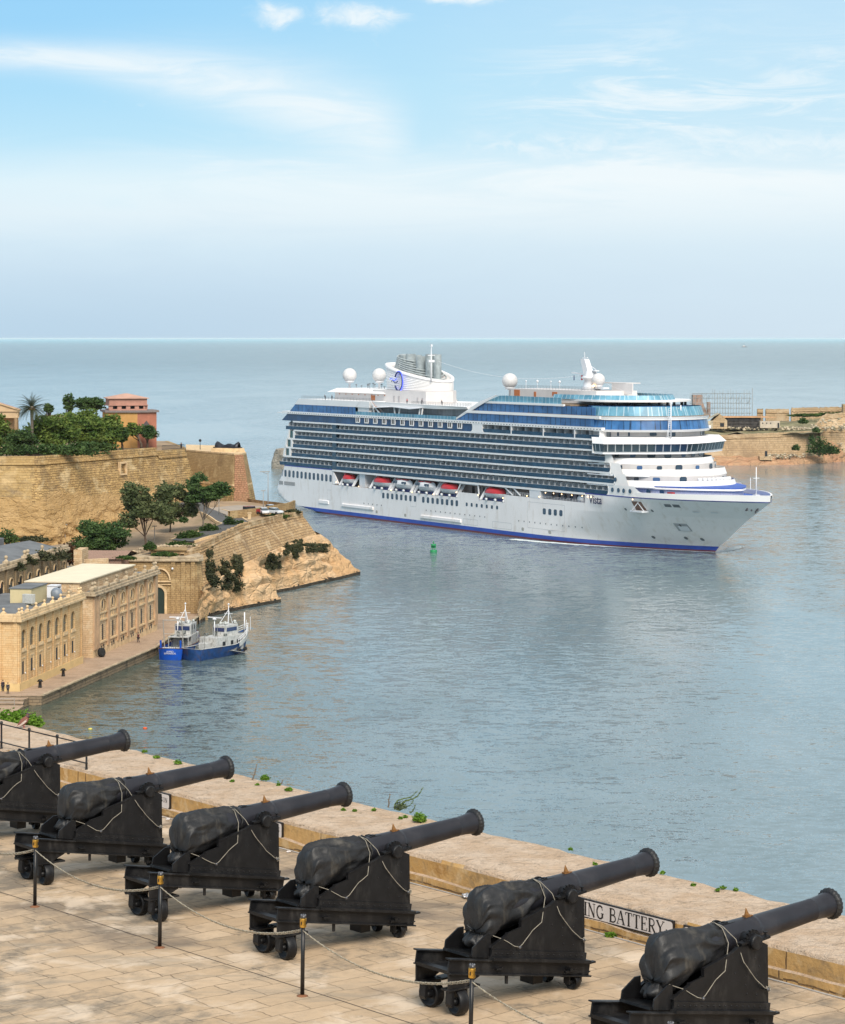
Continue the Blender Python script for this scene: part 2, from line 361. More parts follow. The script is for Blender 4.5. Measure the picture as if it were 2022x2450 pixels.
# ---------------------------------------------------------------- sea
def water_mat():
    m = bpy.data.materials.new('harbour_water'); m.use_nodes = True; t = NT(m.node_tree)
    tc = t.n('ShaderNodeTexCoord'); ob = tc.outputs['Object']
    s = t.n('ShaderNodeSeparateXYZ'); t.l(ob, s.inputs[0]); X, Y, _ = s.outputs
    big = t.noise(t.mapn(ob, (.010, .0035, 1), (0, 0, R(-14))), 1, 5, .6, .6)
    big2 = t.noise(t.mapn(ob, (.03, .012, 1), (0, 0, R(8))), 1, 4, .6, .6)
    def nv(vec, scale, detail, dist=0.0, rough=.5):
        nd = t.n('ShaderNodeTexNoise'); nd.inputs['Scale'].default_value = scale; nd.inputs['Detail'].default_value = detail; nd.inputs['Roughness'].default_value = rough; nd.inputs['Distortion'].default_value = dist
        t.l(vec, nd.inputs['Vector']); q = t.n('ShaderNodeVectorMath', operation='SUBTRACT'); t.l(nd.outputs['Color'], q.inputs[0]); q.inputs[1].default_value = (.5, .5, .5); return q.outputs[0]
    def vs(v, k):
        q = t.n('ShaderNodeVectorMath', operation='SCALE'); t.l(v, q.inputs[0])
        if isinstance(k, (int, float)): q.inputs['Scale'].default_value = k
        else: t.l(k, q.inputs['Scale'])
        return q.outputs[0]
    def va(a_, b_):
        q = t.n('ShaderNodeVectorMath', operation='ADD'); t.l(a_, q.inputs[0]); t.l(b_, q.inputs[1]); return q.outputs[0]
    # slopes of the crossing wavelets, used directly as the surface normal
    act = t.m('ADD', .34, t.m('MULTIPLY', t.sm(big, .36, .62), .95))
    s1_ = nv(t.mapn(ob, (.55, 1.0, 1), (0, 0, R(12))), .34, 3, .4)
    s2_ = nv(t.mapn(ob, (.5, 1.0, 1), (0, 0, R(-10))), 1.15, 3, .5, .55)
    s3_ = nv(ob, 4.2, 2, .2)
    sl_ = va(va(vs(s1_, WAVE*.62), vs(s2_, WAVE*1.15)), vs(s3_, WAVE*.9)); sl_ = vs(sl_, act)
    fl_ = t.n('ShaderNodeVectorMath', operation='MULTIPLY'); t.l(sl_, fl_.inputs[0]); fl_.inputs[1].default_value = (1, 1, 0)
    up_ = t.n('ShaderNodeVectorMath', operation='ADD'); t.l(fl_.outputs[0], up_.inputs[0]); up_.inputs[1].default_value = (0, 0, 1)
    nm_ = t.n('ShaderNodeVectorMath', operation='NORMALIZE'); t.l(up_.outputs[0], nm_.inputs[0])
    open_ = t.sm(Y, 500, 6000)
    c = t.mix(t.sm(big2, .35, .65), (.135, .195, .212, 1), (.180, .240, .258, 1))
    # building reflection by the left shore painted as dark green, turquoise open sea outside the harbour mouth
    shore_refl = t.m('MULTIPLY', t.sm(t.m('ADD', X, t.m('MULTIPLY', Y, .11)), 45, -10), t.sm(Y, 640, 420))
    c = t.mix(t.m('MULTIPLY', shore_refl, .8), c, (.050, .062, .034, 1))
    c = t.mix(t.m('MULTIPLY', t.sm(Y, 6000, 60000), .9), c, (.07, .38, .48, 1))
    b = t.n('ShaderNodeBsdfPrincipled'); t.l(c, b.inputs['Base Color'])
    t.l(t.m('ADD', .10, t.m('MULTIPLY', open_, .15)), b.inputs['Roughness'])
    b.inputs['IOR'].default_value = 1.33; t.l(nm_.outputs[0], b.inputs['Normal'])
    o = t.n('ShaderNodeOutputMaterial'); t.l(b.outputs[0], o.inputs[0]); return m
WAVE = .46
mb = MB(); mb.add([(-3e5, -500, 0), (3e5, -500, 0), (3e5, 5e5, 0), (-3e5, 5e5, 0)], [(0, 1, 2, 3)])
sea = mb.build('water', water_mat(), uv=False); tag(sea, kind='structure')
# ================================================================ gun terrace
TZ = 49.0                                   # terrace floor level
nV = Vector((.774, .633, 0)); rV = Vector((.633, -.774, 0))       # towards the sea; along the gun row to the right
B0 = Vector((-.207, 37.04, TZ))                                   # a point on the foot of the parapet
def TW(u, v, z=0): return B0 + rV*u + nV*v + Vector((0, 0, z))    # u along the parapet, v outwards, z above the floor
def px_u(x, v=0):
    """u of the terrace point at offset v that stands in photo column x"""
    k = (x-CX)/F; b = B0+nV*v; return (k*b.y-b.x)/(rV.x-k*rV.y)
def U(x, y, v0=0, z=0):
    """terrace coordinates (u,v) of a floor point seen at photo pixel x,y"""
    p = PZ(x, y, TZ+z)-B0; return p.dot(rV), p.dot(nV)
ROW = math.atan2(rV.y, rV.x); GUN = math.atan2(nV.y, nV.x)

M_pave = stone('limestone_paving', (.60, .44, .29), (.48, .34, .21), (.20, .14, .09), bw=.56, bh=.40, msize=.008, distort=.06, stain=(.20, .155, .115), stain_amt=.9, bump=.8, fade=.6, rot=-ROW+R(90), big=.42, pale=(.70, .56, .42), use_obj=True, mort_smooth=.5, grime=(.42, (.20, .165, .125), .9))
M_par = stone('parapet_stone', (.60, .37, .15), (.50, .29, .10), (.14, .08, .04), bw=.95, bh=.43, msize=.012, distort=.035, stain=(.36, .18, .05), stain_amt=.8, bump=1.0, big=1.6, pale=(.62, .44, .24), grime=(1.1, (.26, .18, .10), .7))
M_top = rock('weathered_parapet_top', (.56, .40, .27), (.65, .50, .37), (.22, .165, .115), scale=1.9, bump=1.0, crack=.03)
def wobble_line(n, amp, seed, sc_=1.0): return [amp*mnoise.noise(Vector((i*sc_, seed, 0))) for i in range(n)]

# floor: one thick slab carried by the bastion below
mb = MB()
def ppoly(pts): return [(TW(u, v).x, TW(u, v).y) for u, v in pts]
mb.vprism(ppoly([(-60, -46), (60, -46), (60, 0.5), (-60, 0.5)]), TZ-.4, TZ)
tag(mb.build('terrace_floor', M_pave), kind='structure')
mb = MB(); mb.vprism(ppoly([(-60, -46), (60, -46), (60, 1.9), (-60, 1.9)]), -3, TZ-.4, ppoly([(-60, -46), (60, -46), (60, 1.85), (-60, 1.85)]))
M_bast = stone('bastion_ashlar', (.50, .36, .20), (.42, .29, .15), (.25, .17, .1), bw=1.0, bh=.5, msize=.02, distort=.05, big=.12, pale=(.6, .45, .28))
tag(mb.build('bastion', M_bast), 'tall limestone bastion that carries the gun terrace above the harbour', 'bastion')

# parapet: cross-section swept along u with uneven edges
us = np.linspace(-60, 60, 481); rows = []
for i, u in enumerate(us):
    a = .035*mnoise.noise(Vector((u*1.6, 1, 0))); b = .10*mnoise.noise(Vector((u*.7, 5, 0)))+.04*mnoise.noise(Vector((u*3, 6, 0))); c = .03*mnoise.noise(Vector((u*2.1, 9, 0)))
    led = .12+.05*mnoise.noise(Vector((u*1.1, 3, 0)))+.03*mnoise.noise(Vector((u*4, 8, 0)))
    prof = [(-.07, 0), (-.07+c*.6, led), (-.005+a*.3, led+.012), (0, .36+c*.5), (.03+a*.5, .405+c), (.12, .42+c*.7)]
    for v in np.linspace(.3, 1.7, 6): prof.append((v, .425+.025*mnoise.noise(Vector((u*1.5, v*1.5, 2)))))
    prof += [(1.84+b*.6, .40+c), (1.90+b, .33), (1.92+b, 0), (1.95, -1.5)]
    rows.append([TW(u, v, z) for v, z in prof])
mb = MB(); mb.grid(rows, False)
o = mb.build('parapet', [M_par, M_top])
for p in o.data.polygons:
    p.material_index = 1 if p.normal.z > .5 else 0
    p.use_smooth = p.normal.z > .8
if sum(p.normal.z for p in o.data.polygons) < 0: o.data.flip_normals()
tag(o, 'low thick limestone parapet with a worn pale top running behind the cannons', 'parapet')
for p in o.data.polygons: p.material_index = 1 if p.normal.z > .5 else 0
# pale drain line at the foot of the parapet, and the dark joint by the chain posts
mb = MB(); mb.tube([TW(u, -.14+.01*math.sin(u*2), .008) for u in np.linspace(-20, 12, 60)], .011, 6)
tag(mb.build('conduit', mat('conduit_grey', (.42, .38, .34), .7)), 'thin grey cable lying along the foot of the parapet', 'cable')
u0, v0 = U(0, 2134.8); u1, v1 = U(600, 2326.6)
mb = MB()
pts = []
for u in np.linspace(-25, 25, 90):
    v = v0+(v1-v0)*(u-u0)/(u1-u0)+.008*mnoise.noise(Vector((u*2, 0, 4))); pts.append(v)
L = [TW(u, v, .003) for u, v in zip(np.linspace(-25, 25, 90), pts)]; L2 = [TW(u, v+.016, .003) for u, v in zip(np.linspace(-25, 25, 90), pts)]
mb.grid([L, L2]); tag(mb.build('drainage_slot', mat('slot_dark', (.06, .045, .035), .9)), kind='structure')

# ---------------------------------------------------------------- cannons
M_gun = mat('gun_paint', (.008, .008, .009), .45, 0, .25, 6, .10, 60, spec=.32, dirt=(.075, .07, .066, .45), ds=3.5)
M_gunm = mat('barrel_paint', (.018, .018, .023), .38, 0, .15, 3, .06, 90, spec=.4, dirt=(.055, .052, .058, .45), ds=1.5)
M_sheet = mat('black_cover', (.016, .016, .017), .52, 0, .3, 5, .35, 22, spec=.45, dirt=(.10, .088, .07, .6), ds=4.5)
M_rope = mat('rope', (.28, .25, .20), .9, 0, .25, 40)
M_brass = mat('brass', (.62, .36, .07), .32, .85, .25, 30)
M_copper = mat('sight_brass', (.35, .16, .05), .45, .6, .3, 20)
M_steel = mat('pin_steel', (.14, .14, .15), .4, .7, .3, 20)

def axz(t): return 1.064+.0745*t           # bore axis height above the ground at distance t forward
def railz(t): return .665-.176*t           # top of the sloping slide
def make_cannon(idx, seed):
    root = thing('cannon', LAB_C[idx], 'cannon', group='black saluting cannons along the parapet')
    # barrel ------------------------------------------------------------
    slope = math.atan(.0745)
    def AX(t): return Vector((t, 0, axz(t)))
    Mx = Matrix.Translation(AX(0)) @ Matrix.Rotation(R(90)-slope, 4, 'Y')
    ca = math.cos(slope)
    pr = [(.0, .50), (.07, .50), (.10, .53), (.17, .58), (.19, .70), (.192, .95), (.188, 1.30), (.178, 1.34), (.172, 1.62), (.165, 1.90), (.160, 2.00), (.166, 2.015), (.160, 2.05), (.151, 2.06), (.150, 2.09), (.149, 2.10),
          (.140, 2.55), (.128, 3.02), (.131, 3.03), (.131, 3.05), (.127, 3.06), (.134, 3.20), (.146, 3.30), (.150, 3.36), (.150, 3.385), (.085, 3.385), (.085, 3.2), (0, 3.2)]
    mb = MB(); mb.lathe([(r_, t/ca) for r_, t in pr], 40, Mx, caps=False)
    br_ = mb.build('barrel', M_gunm, root, uv=False)
    # rippled muzzle bag ring
    mb = MB(); rows = []
    for rr, tt in ((.150, 3.335), (.176, 3.345), (.183, 3.37), (.181, 3.40), (.166, 3.418), (.12, 3.41), (0.001, 3.405)):
        rows.append([Mx @ Vector(((rr*(1+(.035*math.sin(k*2*math.pi/64*21+seed) if rr > .13 else 0)))*math.cos(2*math.pi*k/64), (rr*(1+(.035*math.sin(k*2*math.pi/64*21+seed) if rr > .13 else 0)))*math.sin(2*math.pi*k/64), tt/ca)) for k in range(64)])
    mb.grid(rows, True, True); mb.build('muzzle_cover', M_sheet, br_, uv=False)
    # trunnions
    mb = MB(); mb.lathe([(.0, -.375), (.076, -.375), (.088, -.36), (.088, .36), (.076, .375), (0, .375)], 24, Matrix.Translation((1.74, 0, axz(1.74)-.02)) @ Matrix.Rotation(R(90), 4, 'X'), caps=False, smooth=False)
    mb.build('trunnion', M_gun, br_, uv=False, bevel=.006)
    # sight spike
    mb = MB(); zs = axz(1.97)+.155
    mb.box(1.91, 2.03, -.028, .028, zs-.01, zs+.02); mb.add([(1.93, -.018, zs+.02), (1.985, -.018, zs+.02), (1.985, .018, zs+.02), (1.93, .018, zs+.02), (1.938, 0, zs+.115)], [(0, 1, 4), (1, 2, 4), (2, 3, 4), (3, 0, 4)])
    mb.build('foresight', M_copper, br_)
    mb = MB(); zc = axz(1.65)+.166; mb.box(1.52, 1.72, -.05, .05, zc-.03, zc+.004); mb.box(1.56, 1.62, -.03, .03, zc, zc+.015); mb.build('vent_patch', M_gun, br_, bevel=.004)
    # carriage ----------------------------------------------------------
    car = thing_part('carriage', root)
    for sy in (-1, 1):
        y0 = sy*.285
        out = [(.47, railz(.47)+.045), (1.995, railz(1.995)+.045), (1.985, 1.10), (1.90, 1.14), (1.62, 1.155), (1.50, 1.14), (1.40, 1.09), (.955, .985), (.95, .905), (.74, .865), (.72, .835), (.50, .745), (.47, .72)]
        Mc = Matrix(((1, 0, 0, 0), (0, 0, -1, y0+.014), (0, 1, 0, 0), (0, 0, 0, 1)))
        mb = MB(); mb.prism(out, Mc, .028)
        # top flange following the outline
        for a, b in ((12, 11), (11, 10), (10, 9), (8, 7), (7, 6), (6, 5)):
            mb.bar((out[a][0], y0, out[a][1]), (out[b][0], y0, out[b][1]), .05, .018)
        ck = mb.build('cheek_plate', M_gun, car)
        mb = MB()
        mb.bar((.46, y0+sy*.02, railz(.46)+.075), (2.0, y0+sy*.02, railz(2.0)+.075), .028, .10)
        mb.bar((.44, y0+sy*.045, railz(.44)+.022), (2.03, y0+sy*.045, railz(2.03)+.022), .10, .036)
        # cap square over the trunnion
        zt = axz(1.74)-.02; prv = None
        for k in range(9):
            a = math.pi*k/8; p = (1.74-.095*math.cos(a), y0, zt+.095*math.sin(a))
            if prv: mb.bar(prv, p, .085, .03, up=(0, 1, 0))
            prv = p
        mb.bar((1.53, y0, zt+.0), (1.66, y0, zt+.01), .085, .025); mb.bar((1.82, y0, zt), (2.0, y0, zt+.02), .085, .03)
        mb.lathe([(.012, 0), (.012, .05), (.03, .05), (.03, .06), (0, .06)], 10, Matrix.Translation((1.96, y0, zt+.02)), smooth=False)
        mb.lathe([(.0, 0), (.058, 0), (.058, .012), (0, .012)], 20, Matrix.Translation((1.74, y0+sy*.075, zt)) @ Matrix.Rotation(R(-90*sy), 4, 'X'), smooth=False)
        mb.build('base_angle', M_gun, car)
        mb = MB()
        for k in range(16):
            t_ = .53+k*.093; mb.lathe([(.011, 0), (.009, .006), (0, .008)], 8, Matrix.Translation((t_, y0+sy*.034, railz(t_)+.085)) @ Matrix.Rotation(R(-90*sy), 4, 'X'), caps=False)
        for (t_, z_) in ((1.62, .80), (1.62, .70), (1.80, .78), (1.83, .68), (1.84, .88), (1.64, .60), (1.80, .56), (1.78, .98), (1.55, .98), (1.45, .86)):
            mb.lathe([(.010, 0), (.008, .006), (0, .008)], 8, Matrix.Translation((t_, y0+sy*.014, z_)) @ Matrix.Rotation(R(-90*sy), 4, 'X'), caps=False)
        mb.build('rivets', M_gun, car, uv=False)
        # belaying pins the lashings are tied to
        for t_, z_ in ((1.90, .62), (.86, .69)):
            mb = MB(); mb.lathe([(.010, 0), (.010, .07), (.018, .075), (.018, .09), (0, .09)], 10, Matrix.Translation((t_, y0+sy*.014, z_)) @ Matrix.Rotation(R(-90*sy), 4, 'X'))
            mb.build('lashing_pin', M_steel, car)
    mb = MB(); mb.box(.75, 1.9, -.27, .27, .62, .65, Matrix.Rotation(.09, 4, 'Y') @ Matrix.Translation((0, 0, .02)))
    mb.box(1.88, 1.96, -.27, .27, .36, .92); mb.build('carriage_bed', M_gun, car)
    mb = MB()
    for sy in (-1, 1):
        mb.prism([(.20, railz(.2)+.02), (.5, railz(.5)+.02), (.5, .88), (.42, .88), (.22, .76)], Matrix(((1, 0, 0, 0), (0, 0, -1, sy*.25+.01), (0, 1, 0, 0), (0, 0, 0, 1))), .02)
    mb.bar((.17, 0, railz(.17)+.03), (.62, 0, railz(.62)+.03), .48, .03)
    mb.build('carriage_tail', M_gun, car)
    # slide: two I-beams ------------------------------------------------
    sl_ = thing_part('slide', root)
    for sy in (-1, 1):
        y0 = sy*.30; a, b = -.20, 2.06
        mb = MB()
        mb.bar((a, y0, railz(a)), (b, y0, railz(b)), .10, .018); mb.bar((a, y0, railz(a)-.17), (b, y0, railz(b)-.17+.01), .10, .018)
        mb.bar((a, y0, railz(a)-.085), (b, y0, railz(b)-.085), .02, .165)
        mb.build('rail_beam', M_gun, sl_, bevel=.003)
        mb = MB(); mb.box(1.66, 1.70, y0+sy*.02, y0+sy*.10, railz(1.68)-.10, railz(1.68)-.06); mb.box(1.60, 1.76, y0+sy*.05, y0+sy*.085, railz(1.68)-.11, railz(1.68)-.085)
        mb.box(.50, .60, y0+sy*.03, y0+sy*.07, railz(.55)-.10, railz(.55)-.08); mb.box(.70, .73, y0-.01, y0+.02, railz(.7)-.28, railz(.7)-.17)
        mb.box(2.06, 2.15, y0-.03, y0+.03, railz(2.06)-.01, railz(2.06)+.012)
        mb.build('slide_bracket', M_gun, sl_)
    mb = MB()
    for t_ in (-.16, .62, 1.35, 2.0): mb.box(t_-.05, t_+.05, -.29, .29, railz(t_)-.17, railz(t_)-.13)
    mb.box(-.17, .20, -.29, .29, .505, .52); mb.box(1.30, 1.46, -.12, .12, railz(1.4)-.30, railz(1.4)-.17); mb.build('cross_member', M_gun, sl_)
    # wheels --------------------------------------------------------------
    def wheel(name, t_, sy, rad, th, yaw, ytr):
        Mw = Matrix.Translation((t_, sy*ytr, rad)) @ Matrix.Rotation(yaw*sy, 4, 'Z') @ Matrix.Rotation(R(90), 4, 'Y')
        mb = MB(); h = th/2
        mb.lathe([(rad*.30, -h*.35), (rad*.72, -h*.35), (rad*.78, -h), (rad*.95, -h), (rad, -h*.8), (rad, h*.8), (rad*.95, h), (rad*.78, h), (rad*.72, h*.6), (rad*.30, h*.6)], 32, Mw, caps=False)
        wl = mb.build(name, M_gun, root, uv=False)
        mb = MB(); mb.lathe([(0, -h*1.5), (rad*.2, -h*1.5), (rad*.24, -h*1.2), (rad*.31, -h*.6), (rad*.31, h*.6), (rad*.24, h*1.2), (rad*.2, h*1.5), (0, h*1.5)], 16, Mw, caps=False)
        mb.build('hub', M_gun, wl, uv=False); return wl
    for sy in (-1, 1):
        wheel('rear_wheel', 0.0, sy, .158, .13, .12, .245); wheel('front_wheel', 1.85, sy, .10, .09, -.2, .235)
    for sy in (-1, 1):
        y0 = sy*.30
        mb = MB()
        Ms = Matrix(((1, 0, 0, 0), (0, 0, -1, y0+.012), (0, 1, 0, 0), (0, 0, 0, 1)))
        mb.prism([(-.20, railz(-.2)-.16), (.30, railz(.30)-.16), (.27, .42), (.15, .37), (.08, .335), (-.04, .33), (-.11, .30), (-.20, .30)], Ms, .024)
        mb.prism([(-.14, .34), (-.105, .34), (-.10, .15), (-.115, .11), (-.14, .11), (-.155, .15)], Matrix(((1, 0, 0, 0), (0, 0, -1, sy*.245+.055), (0, 1, 0, 0), (0, 0, 0, 1))), .11)
        mb.box(-.2, .28, sy*.245-.08, sy*.245+.08, .31, .335)
        mb.box(.10, .125, sy*.245-.03, sy*.245+.03, .12, .34)
        mb.build('fork_leg', M_gun, sl_, bevel=.004)
        mb = MB(); mb.prism([(1.62, railz(1.62)-.18), (2.08, railz(2.08)-.10), (2.08, .19), (1.98, .16), (1.90, .20), (1.80, .20), (1.70, .22)], Ms, .024)
        mb.box(1.93, 1.96, sy*.235-.05, sy*.235+.05, .08, .24); mb.box(1.74, 1.77, sy*.235-.05, sy*.235+.05, .08, .26)
        mb.build('front_bracket', M_gun, sl_, bevel=.004)
    # breech cover ----------------------------------------------------------
    rs = np.random.default_rng(seed); rows = []; NK = 110; TT = np.linspace(.36, 1.46, 60)
    for i, t_ in enumerate(TT):
        s_ = (t_-.36)/1.10
        base = np.interp(s_, [0, .02, .08, .2, .38, .6, .82, 1], [.02, .15, .225, .262, .262, .238, .212, .192])
        row = []
        for k in range(NK):
            a = 2*math.pi*k/NK                                    # 0 = up
            dn = max(0, -math.cos(a))
            sag = dn**1.5*np.interp(s_, [0, .15, .4, .7, 1], [.02, .10, .06, .02, 0])
            v1 = Vector((math.cos(a)*1.5+seed, math.sin(a)*1.5+t_*1.2, t_*2.4)); v2 = Vector((math.cos(a)*3.2, math.sin(a)*3.2+t_*2.5, t_*6+seed)); fold = .12*(.25-abs(mnoise.noise(v1*.75)))+.022*(.25-abs(mnoise.noise(v2*.8)))+.005*(.3-abs(mnoise.noise(v2*2.0)))
            cr = .014*math.sin(a*5+seed+3*mnoise.noise(v1)*2)*max(0, 1-abs(s_-.12)*4)+.010*math.sin(a*14+seed*2)*max(0, (s_-.75)*3)
            rr = base+sag+(fold+cr)*min(1, base/.1)*(1-.75*max(0, s_-.85)/.15)
            c = Vector((t_+.10*max(0, 1-s_/.16)**2, 0, axz(t_)-.005-.20*max(0, 1-s_/.16)**1.6))
            row.append(c+Vector((.02*mnoise.noise(Vector((a, t_*4, seed))), math.sin(a)*rr*.90, math.cos(a)*rr)))
        rows.append(row)
    mb = MB(); mb.grid(rows, True, True)
    # gathered tail hanging behind the tie
    rows = []
    for i in range(12):
        s_ = i/11; z_ = .90-.24*s_; t_ = .50-.06*math.sin(s_*3)
        rr = np.interp(s_, [0, .12, .3, .7, 1], [.15, .07, .11, .135, .02])
        rows.append([Vector((t_+math.cos(2*math.pi*k/36)*rr*(1+.5*mnoise.noise(Vector((k*.55, s_*3, seed)))), -.03+math.sin(2*math.pi*k/36)*rr*1.15*(1+.5*mnoise.noise(Vector((k*.6+7, s_*2, seed)))), z_+.02*mnoise.noise(Vector((k*.8, s_, seed+2))))) for k in range(36)])
    mb.grid(rows, True, True)
    cv = mb.build('breech_cover', M_sheet, root, uv=False)
    # gathered hem of the cover round the barrel
    mb = MB(); hp = [(1.43+.012*math.sin(k*1.7+seed), math.sin(k*math.pi/18)*.192*(1+.03*math.sin(k*2.9)), axz(1.43)+math.cos(k*math.pi/18)*.196*(1+.03*math.sin(k*2.3))) for k in range(36)]
    mb.tube(hp, .013, 6, closed=True); mb.build('cover_hem', M_sheet, cv, uv=False)
    # lashings
    ya = -.315
    def side_rope(pts, r_=.0048):
        q = []
        for i in range(len(pts)-1):
            a, b = Vector(pts[i]), Vector(pts[i+1])
            for k in range(5): q.append(a.lerp(b, k/5))
        q.append(Vector(pts[-1]))
        q = [p+Vector((0, 0, .006*mnoise.noise(p*9+Vector((seed, 0, 0))))) for p in q]
        mb = MB(); mb.tube(q, r_, 6); mb.build('lashing_rope', M_rope, root, uv=False)
    tA = 1.36+.05*math.sin(seed*1.7); rA = .215
    over = [(tA, -math.sin(R(a))*rA*.98, axz(tA)+math.cos(R(a))*rA) for a in (40, 10, -10, 20, 50, 75)]
    side_rope([(tA, math.sin(R(50))*rA, axz(tA)+math.cos(R(50))*rA), (tA, 0, axz(tA)+rA), (tA+.03, -.12, axz(tA)+rA*.86), (tA+.12, -.235, axz(tA)+.05), (1.55, ya-.02, .98), (1.74, ya-.02, .76), (1.87, ya-.04, .64), (1.93, ya-.06, .62)])
    dx_ = -.12 if idx in (2, 3, 5) else .02
    side_rope([(tA, 0, axz(tA)+rA+.004), (tA+.0, -.14, axz(tA)+rA*.82), (tA+.01, -.225, axz(tA)+.02), (1.22+.02, ya-.03, .93), (1.10, ya-.02, .85), (.93, ya-.03, .71), (.86, ya-.05, .69)])
    side_rope([(.44, -.10, .87), (.52, -.19, .865), (.66, ya+.02, .80), (.80, ya-.03, .71), (.86, ya-.05, .69)])
    mb = MB()
    for k in range(5): mb.tube([Vector((1.93+random.uniform(-.03, .03), ya-.05+random.uniform(-.02, .02), .62+random.uniform(-.03, .03))) for _ in range(4)], .007, 5)
    mb.build('rope_knot', M_rope, root, uv=False)
    return root
def thing_part(name, root):
    o = bpy.data.objects.new(name, None); C.objects.link(o); o.parent = root; return o

LAB_C = ['black cannon cut off by the left border, with the muzzle against the dark water',
         'second black cannon from the left, its muzzle over the parapet weeds',
         'third black cannon from the left, muzzle pointing at the tall weed',
         'fourth black cannon from the left, its slide behind the third brass headed post',
         'black cannon between the fourth brass post and the saluting battery sign',
         'black cannon in the bottom right corner, cut off by the lower border']
# near rear wheel pixel feet (measured) -> gun centre; first and last from the muzzles
feet = {1: (110, 2116), 2: (381, 2204), 3: (687, 2295), 4: (1096, 2428)}
cent = {}
for k, (x, y) in feet.items():
    p = PZ(x, y, TZ); cent[k] = Vector((p.x, p.y, TZ)) - rV*.245
def from_muzzle(x, y, zc=1.30):
    p = PZ(x, y, TZ+zc); return Vector((p.x, p.y, TZ))-nV*3.4
mz = {0: (306, 1775), 1: (552, 1839), 2: (835, 1907), 3: (1152, 1972), 4: (1568, 2067), 5: (2005, 2168)}
off = sum(((cent[k]-from_muzzle(*mz[k])) for k in feet), Vector())/4
cent[0] = from_muzzle(*mz[0])+off; cent[5] = from_muzzle(*mz[5])+off
for k in range(6):
    g = make_cannon(k, k*7+3); g.location = cent[k]; g.rotation_euler = (0, 0, GUN)

# ---------------------------------------------------------------- posts and chains
M_iron = mat('black_iron', (.018, .017, .017), .38, .2, .3, 12)
M_chain = mat('chain_metal', (.42, .37, .28), .5, .3, .35, 30, dirt=(.16, .08, .04, .5), ds=9)
M_rust = mat('rust_ring', (.22, .09, .04), .9)
pp = [PZ(83.5, 2169.4, TZ), PZ(382.3, 2267.2, TZ), PZ(723.4, 2383, TZ)]
stp = (pp[2]-pp[0])/2
pp = [pp[0]-stp]+pp+[pp[2]+stp, pp[2]+stp*2]
PLAB = {0: 'black chain post beyond the left border that holds the end of the chain', 1: 'black chain post with a brass head left of the second cannon wheels',
        2: 'black chain post with a brass head in front of the third cannon wheels', 3: 'black chain post with a brass head in front of the fourth cannon slide',
        4: 'black chain post with a brass head cut off by the lower border', 5: 'black chain post beyond the lower border that holds the end of the chain'}
heads = []
for i, p in enumerate(pp):
    lean = (.03, .0, .0, 0)[i % 4]
    o = thing('chain_post', PLAB[i], 'post', p, ROW, 'brass headed chain posts')
    o.rotation_euler = (0, (.035 if i == 4 else .02), ROW)
    mb = MB(); mb.lathe([(.026, 0), (.024, .84), (0, .84)], 16); mb.build('shaft', M_iron, o)
    mb = MB(); mb.lathe([(.07, 0), (.07, .004), (.04, .012), (.028, .02)], 16); mb.build('base_ring', M_rust, o)
    mb = MB(); mb.vprism([(math.cos(R(22.5+45*k))*.042, math.sin(R(22.5+45*k))*.042) for k in range(8)], .84, .95); hd = mb.build('brass_head', M_brass, o, bevel=.006)
    mb = MB()
    for k in range(4): mb.box(-.006, .006, -.046, -.040, .875, .915, Matrix.Rotation(R(90*k+22), 4, 'Z'))
    mb.build('slot', M_iron, hd)
    mb = MB(); mb.lathe([(.030, .95), (.036, .962), (.028, .985), (0, .985)], 12)
    for k in range(8): mb.lathe([(.007, .965), (.007, .995), (0, .995)], 6, Matrix.Translation((math.cos(k*math.pi/4)*.028, math.sin(k*math.pi/4)*.028, 0)))
    mb.build('studded_cap', M_steel, o)
    heads.append(p+Vector((0, 0, .80)))
def chain(a, b, sag, label):
    mb = MB(); N = int((b-a).length*1.06/.046)
    def pt(s): return a.lerp(b, s)+Vector((0, 0, -sag*4*s*(1-s)))
    for i in range(N):
        p0 = pt(i/N); p1 = pt((i+1)/N); d = (p1-p0).normalized(); c = (p0+p1)/2
        u = d.cross(Vector((0, 0, 1))).normalized(); w_ = u.cross(d)
        if i % 2: u, w_ = w_, u
        u = (u*math.cos(.7)+w_*math.sin(.7)); L_ = .034; W_ = .019
        loop = [c+d*L_*math.cos(q)+u*W_*math.sin(q) for q in (0, .9, 1.57, 2.24, 3.14, 4.04, 4.71, 5.38)]
        mb.tube(loop, .0052, 5, closed=True)
    tag(mb.build('chain', M_chain, uv=False), label, 'chain', 'chains slung between the brass headed posts')
CL = ['chain running off the left border from the post left of the second cannon', 'chain sagging before the second cannon, between the first two posts in view',
      'chain sagging between the second and third posts in view', 'chain sagging between the third and fourth posts in view', 'chain dropping to the lower border right of the fourth post']
for i in range(5):
    chain(heads[i], heads[i+1], .245, CL[i])

# ---------------------------------------------------------------- railing on the left part of the parapet
rl = thing('railing', 'black iron railing with ball-topped posts on the parapet at the left border', 'railing')
ru = [px_u(x, .06) for x in (-150, -66, 3.6, 70, 137, 207)]
for u in ru:
    mb = MB(); mb.lathe([(.030, .40), (.022, .43), (.020, .50), (.027, .52), (.018, .54), (.017, .83), (.024, .85), (.030, .88), (.020, .905), (0, .91)], 12, Matrix.Translation(TW(u, .06, 0)), caps=False); mb.build('railing_post', M_iron, rl)
mb = MB(); mb.tube([TW(ru[0], .06, .855), TW(ru[-1], .06, .855)], .012, 8); mb.tube([TW(ru[0], .06, .52), TW(ru[-1], .06, .52)], .012, 8); mb.build('rail', M_iron, rl)

# ---------------------------------------------------------------- enamel signs on the parapet face
M_enamel = mat('sign_enamel', (.66, .60, .57), .3, 0, .05, 3); M_black = mat('sign_black', (.012, .011, .012), .4)
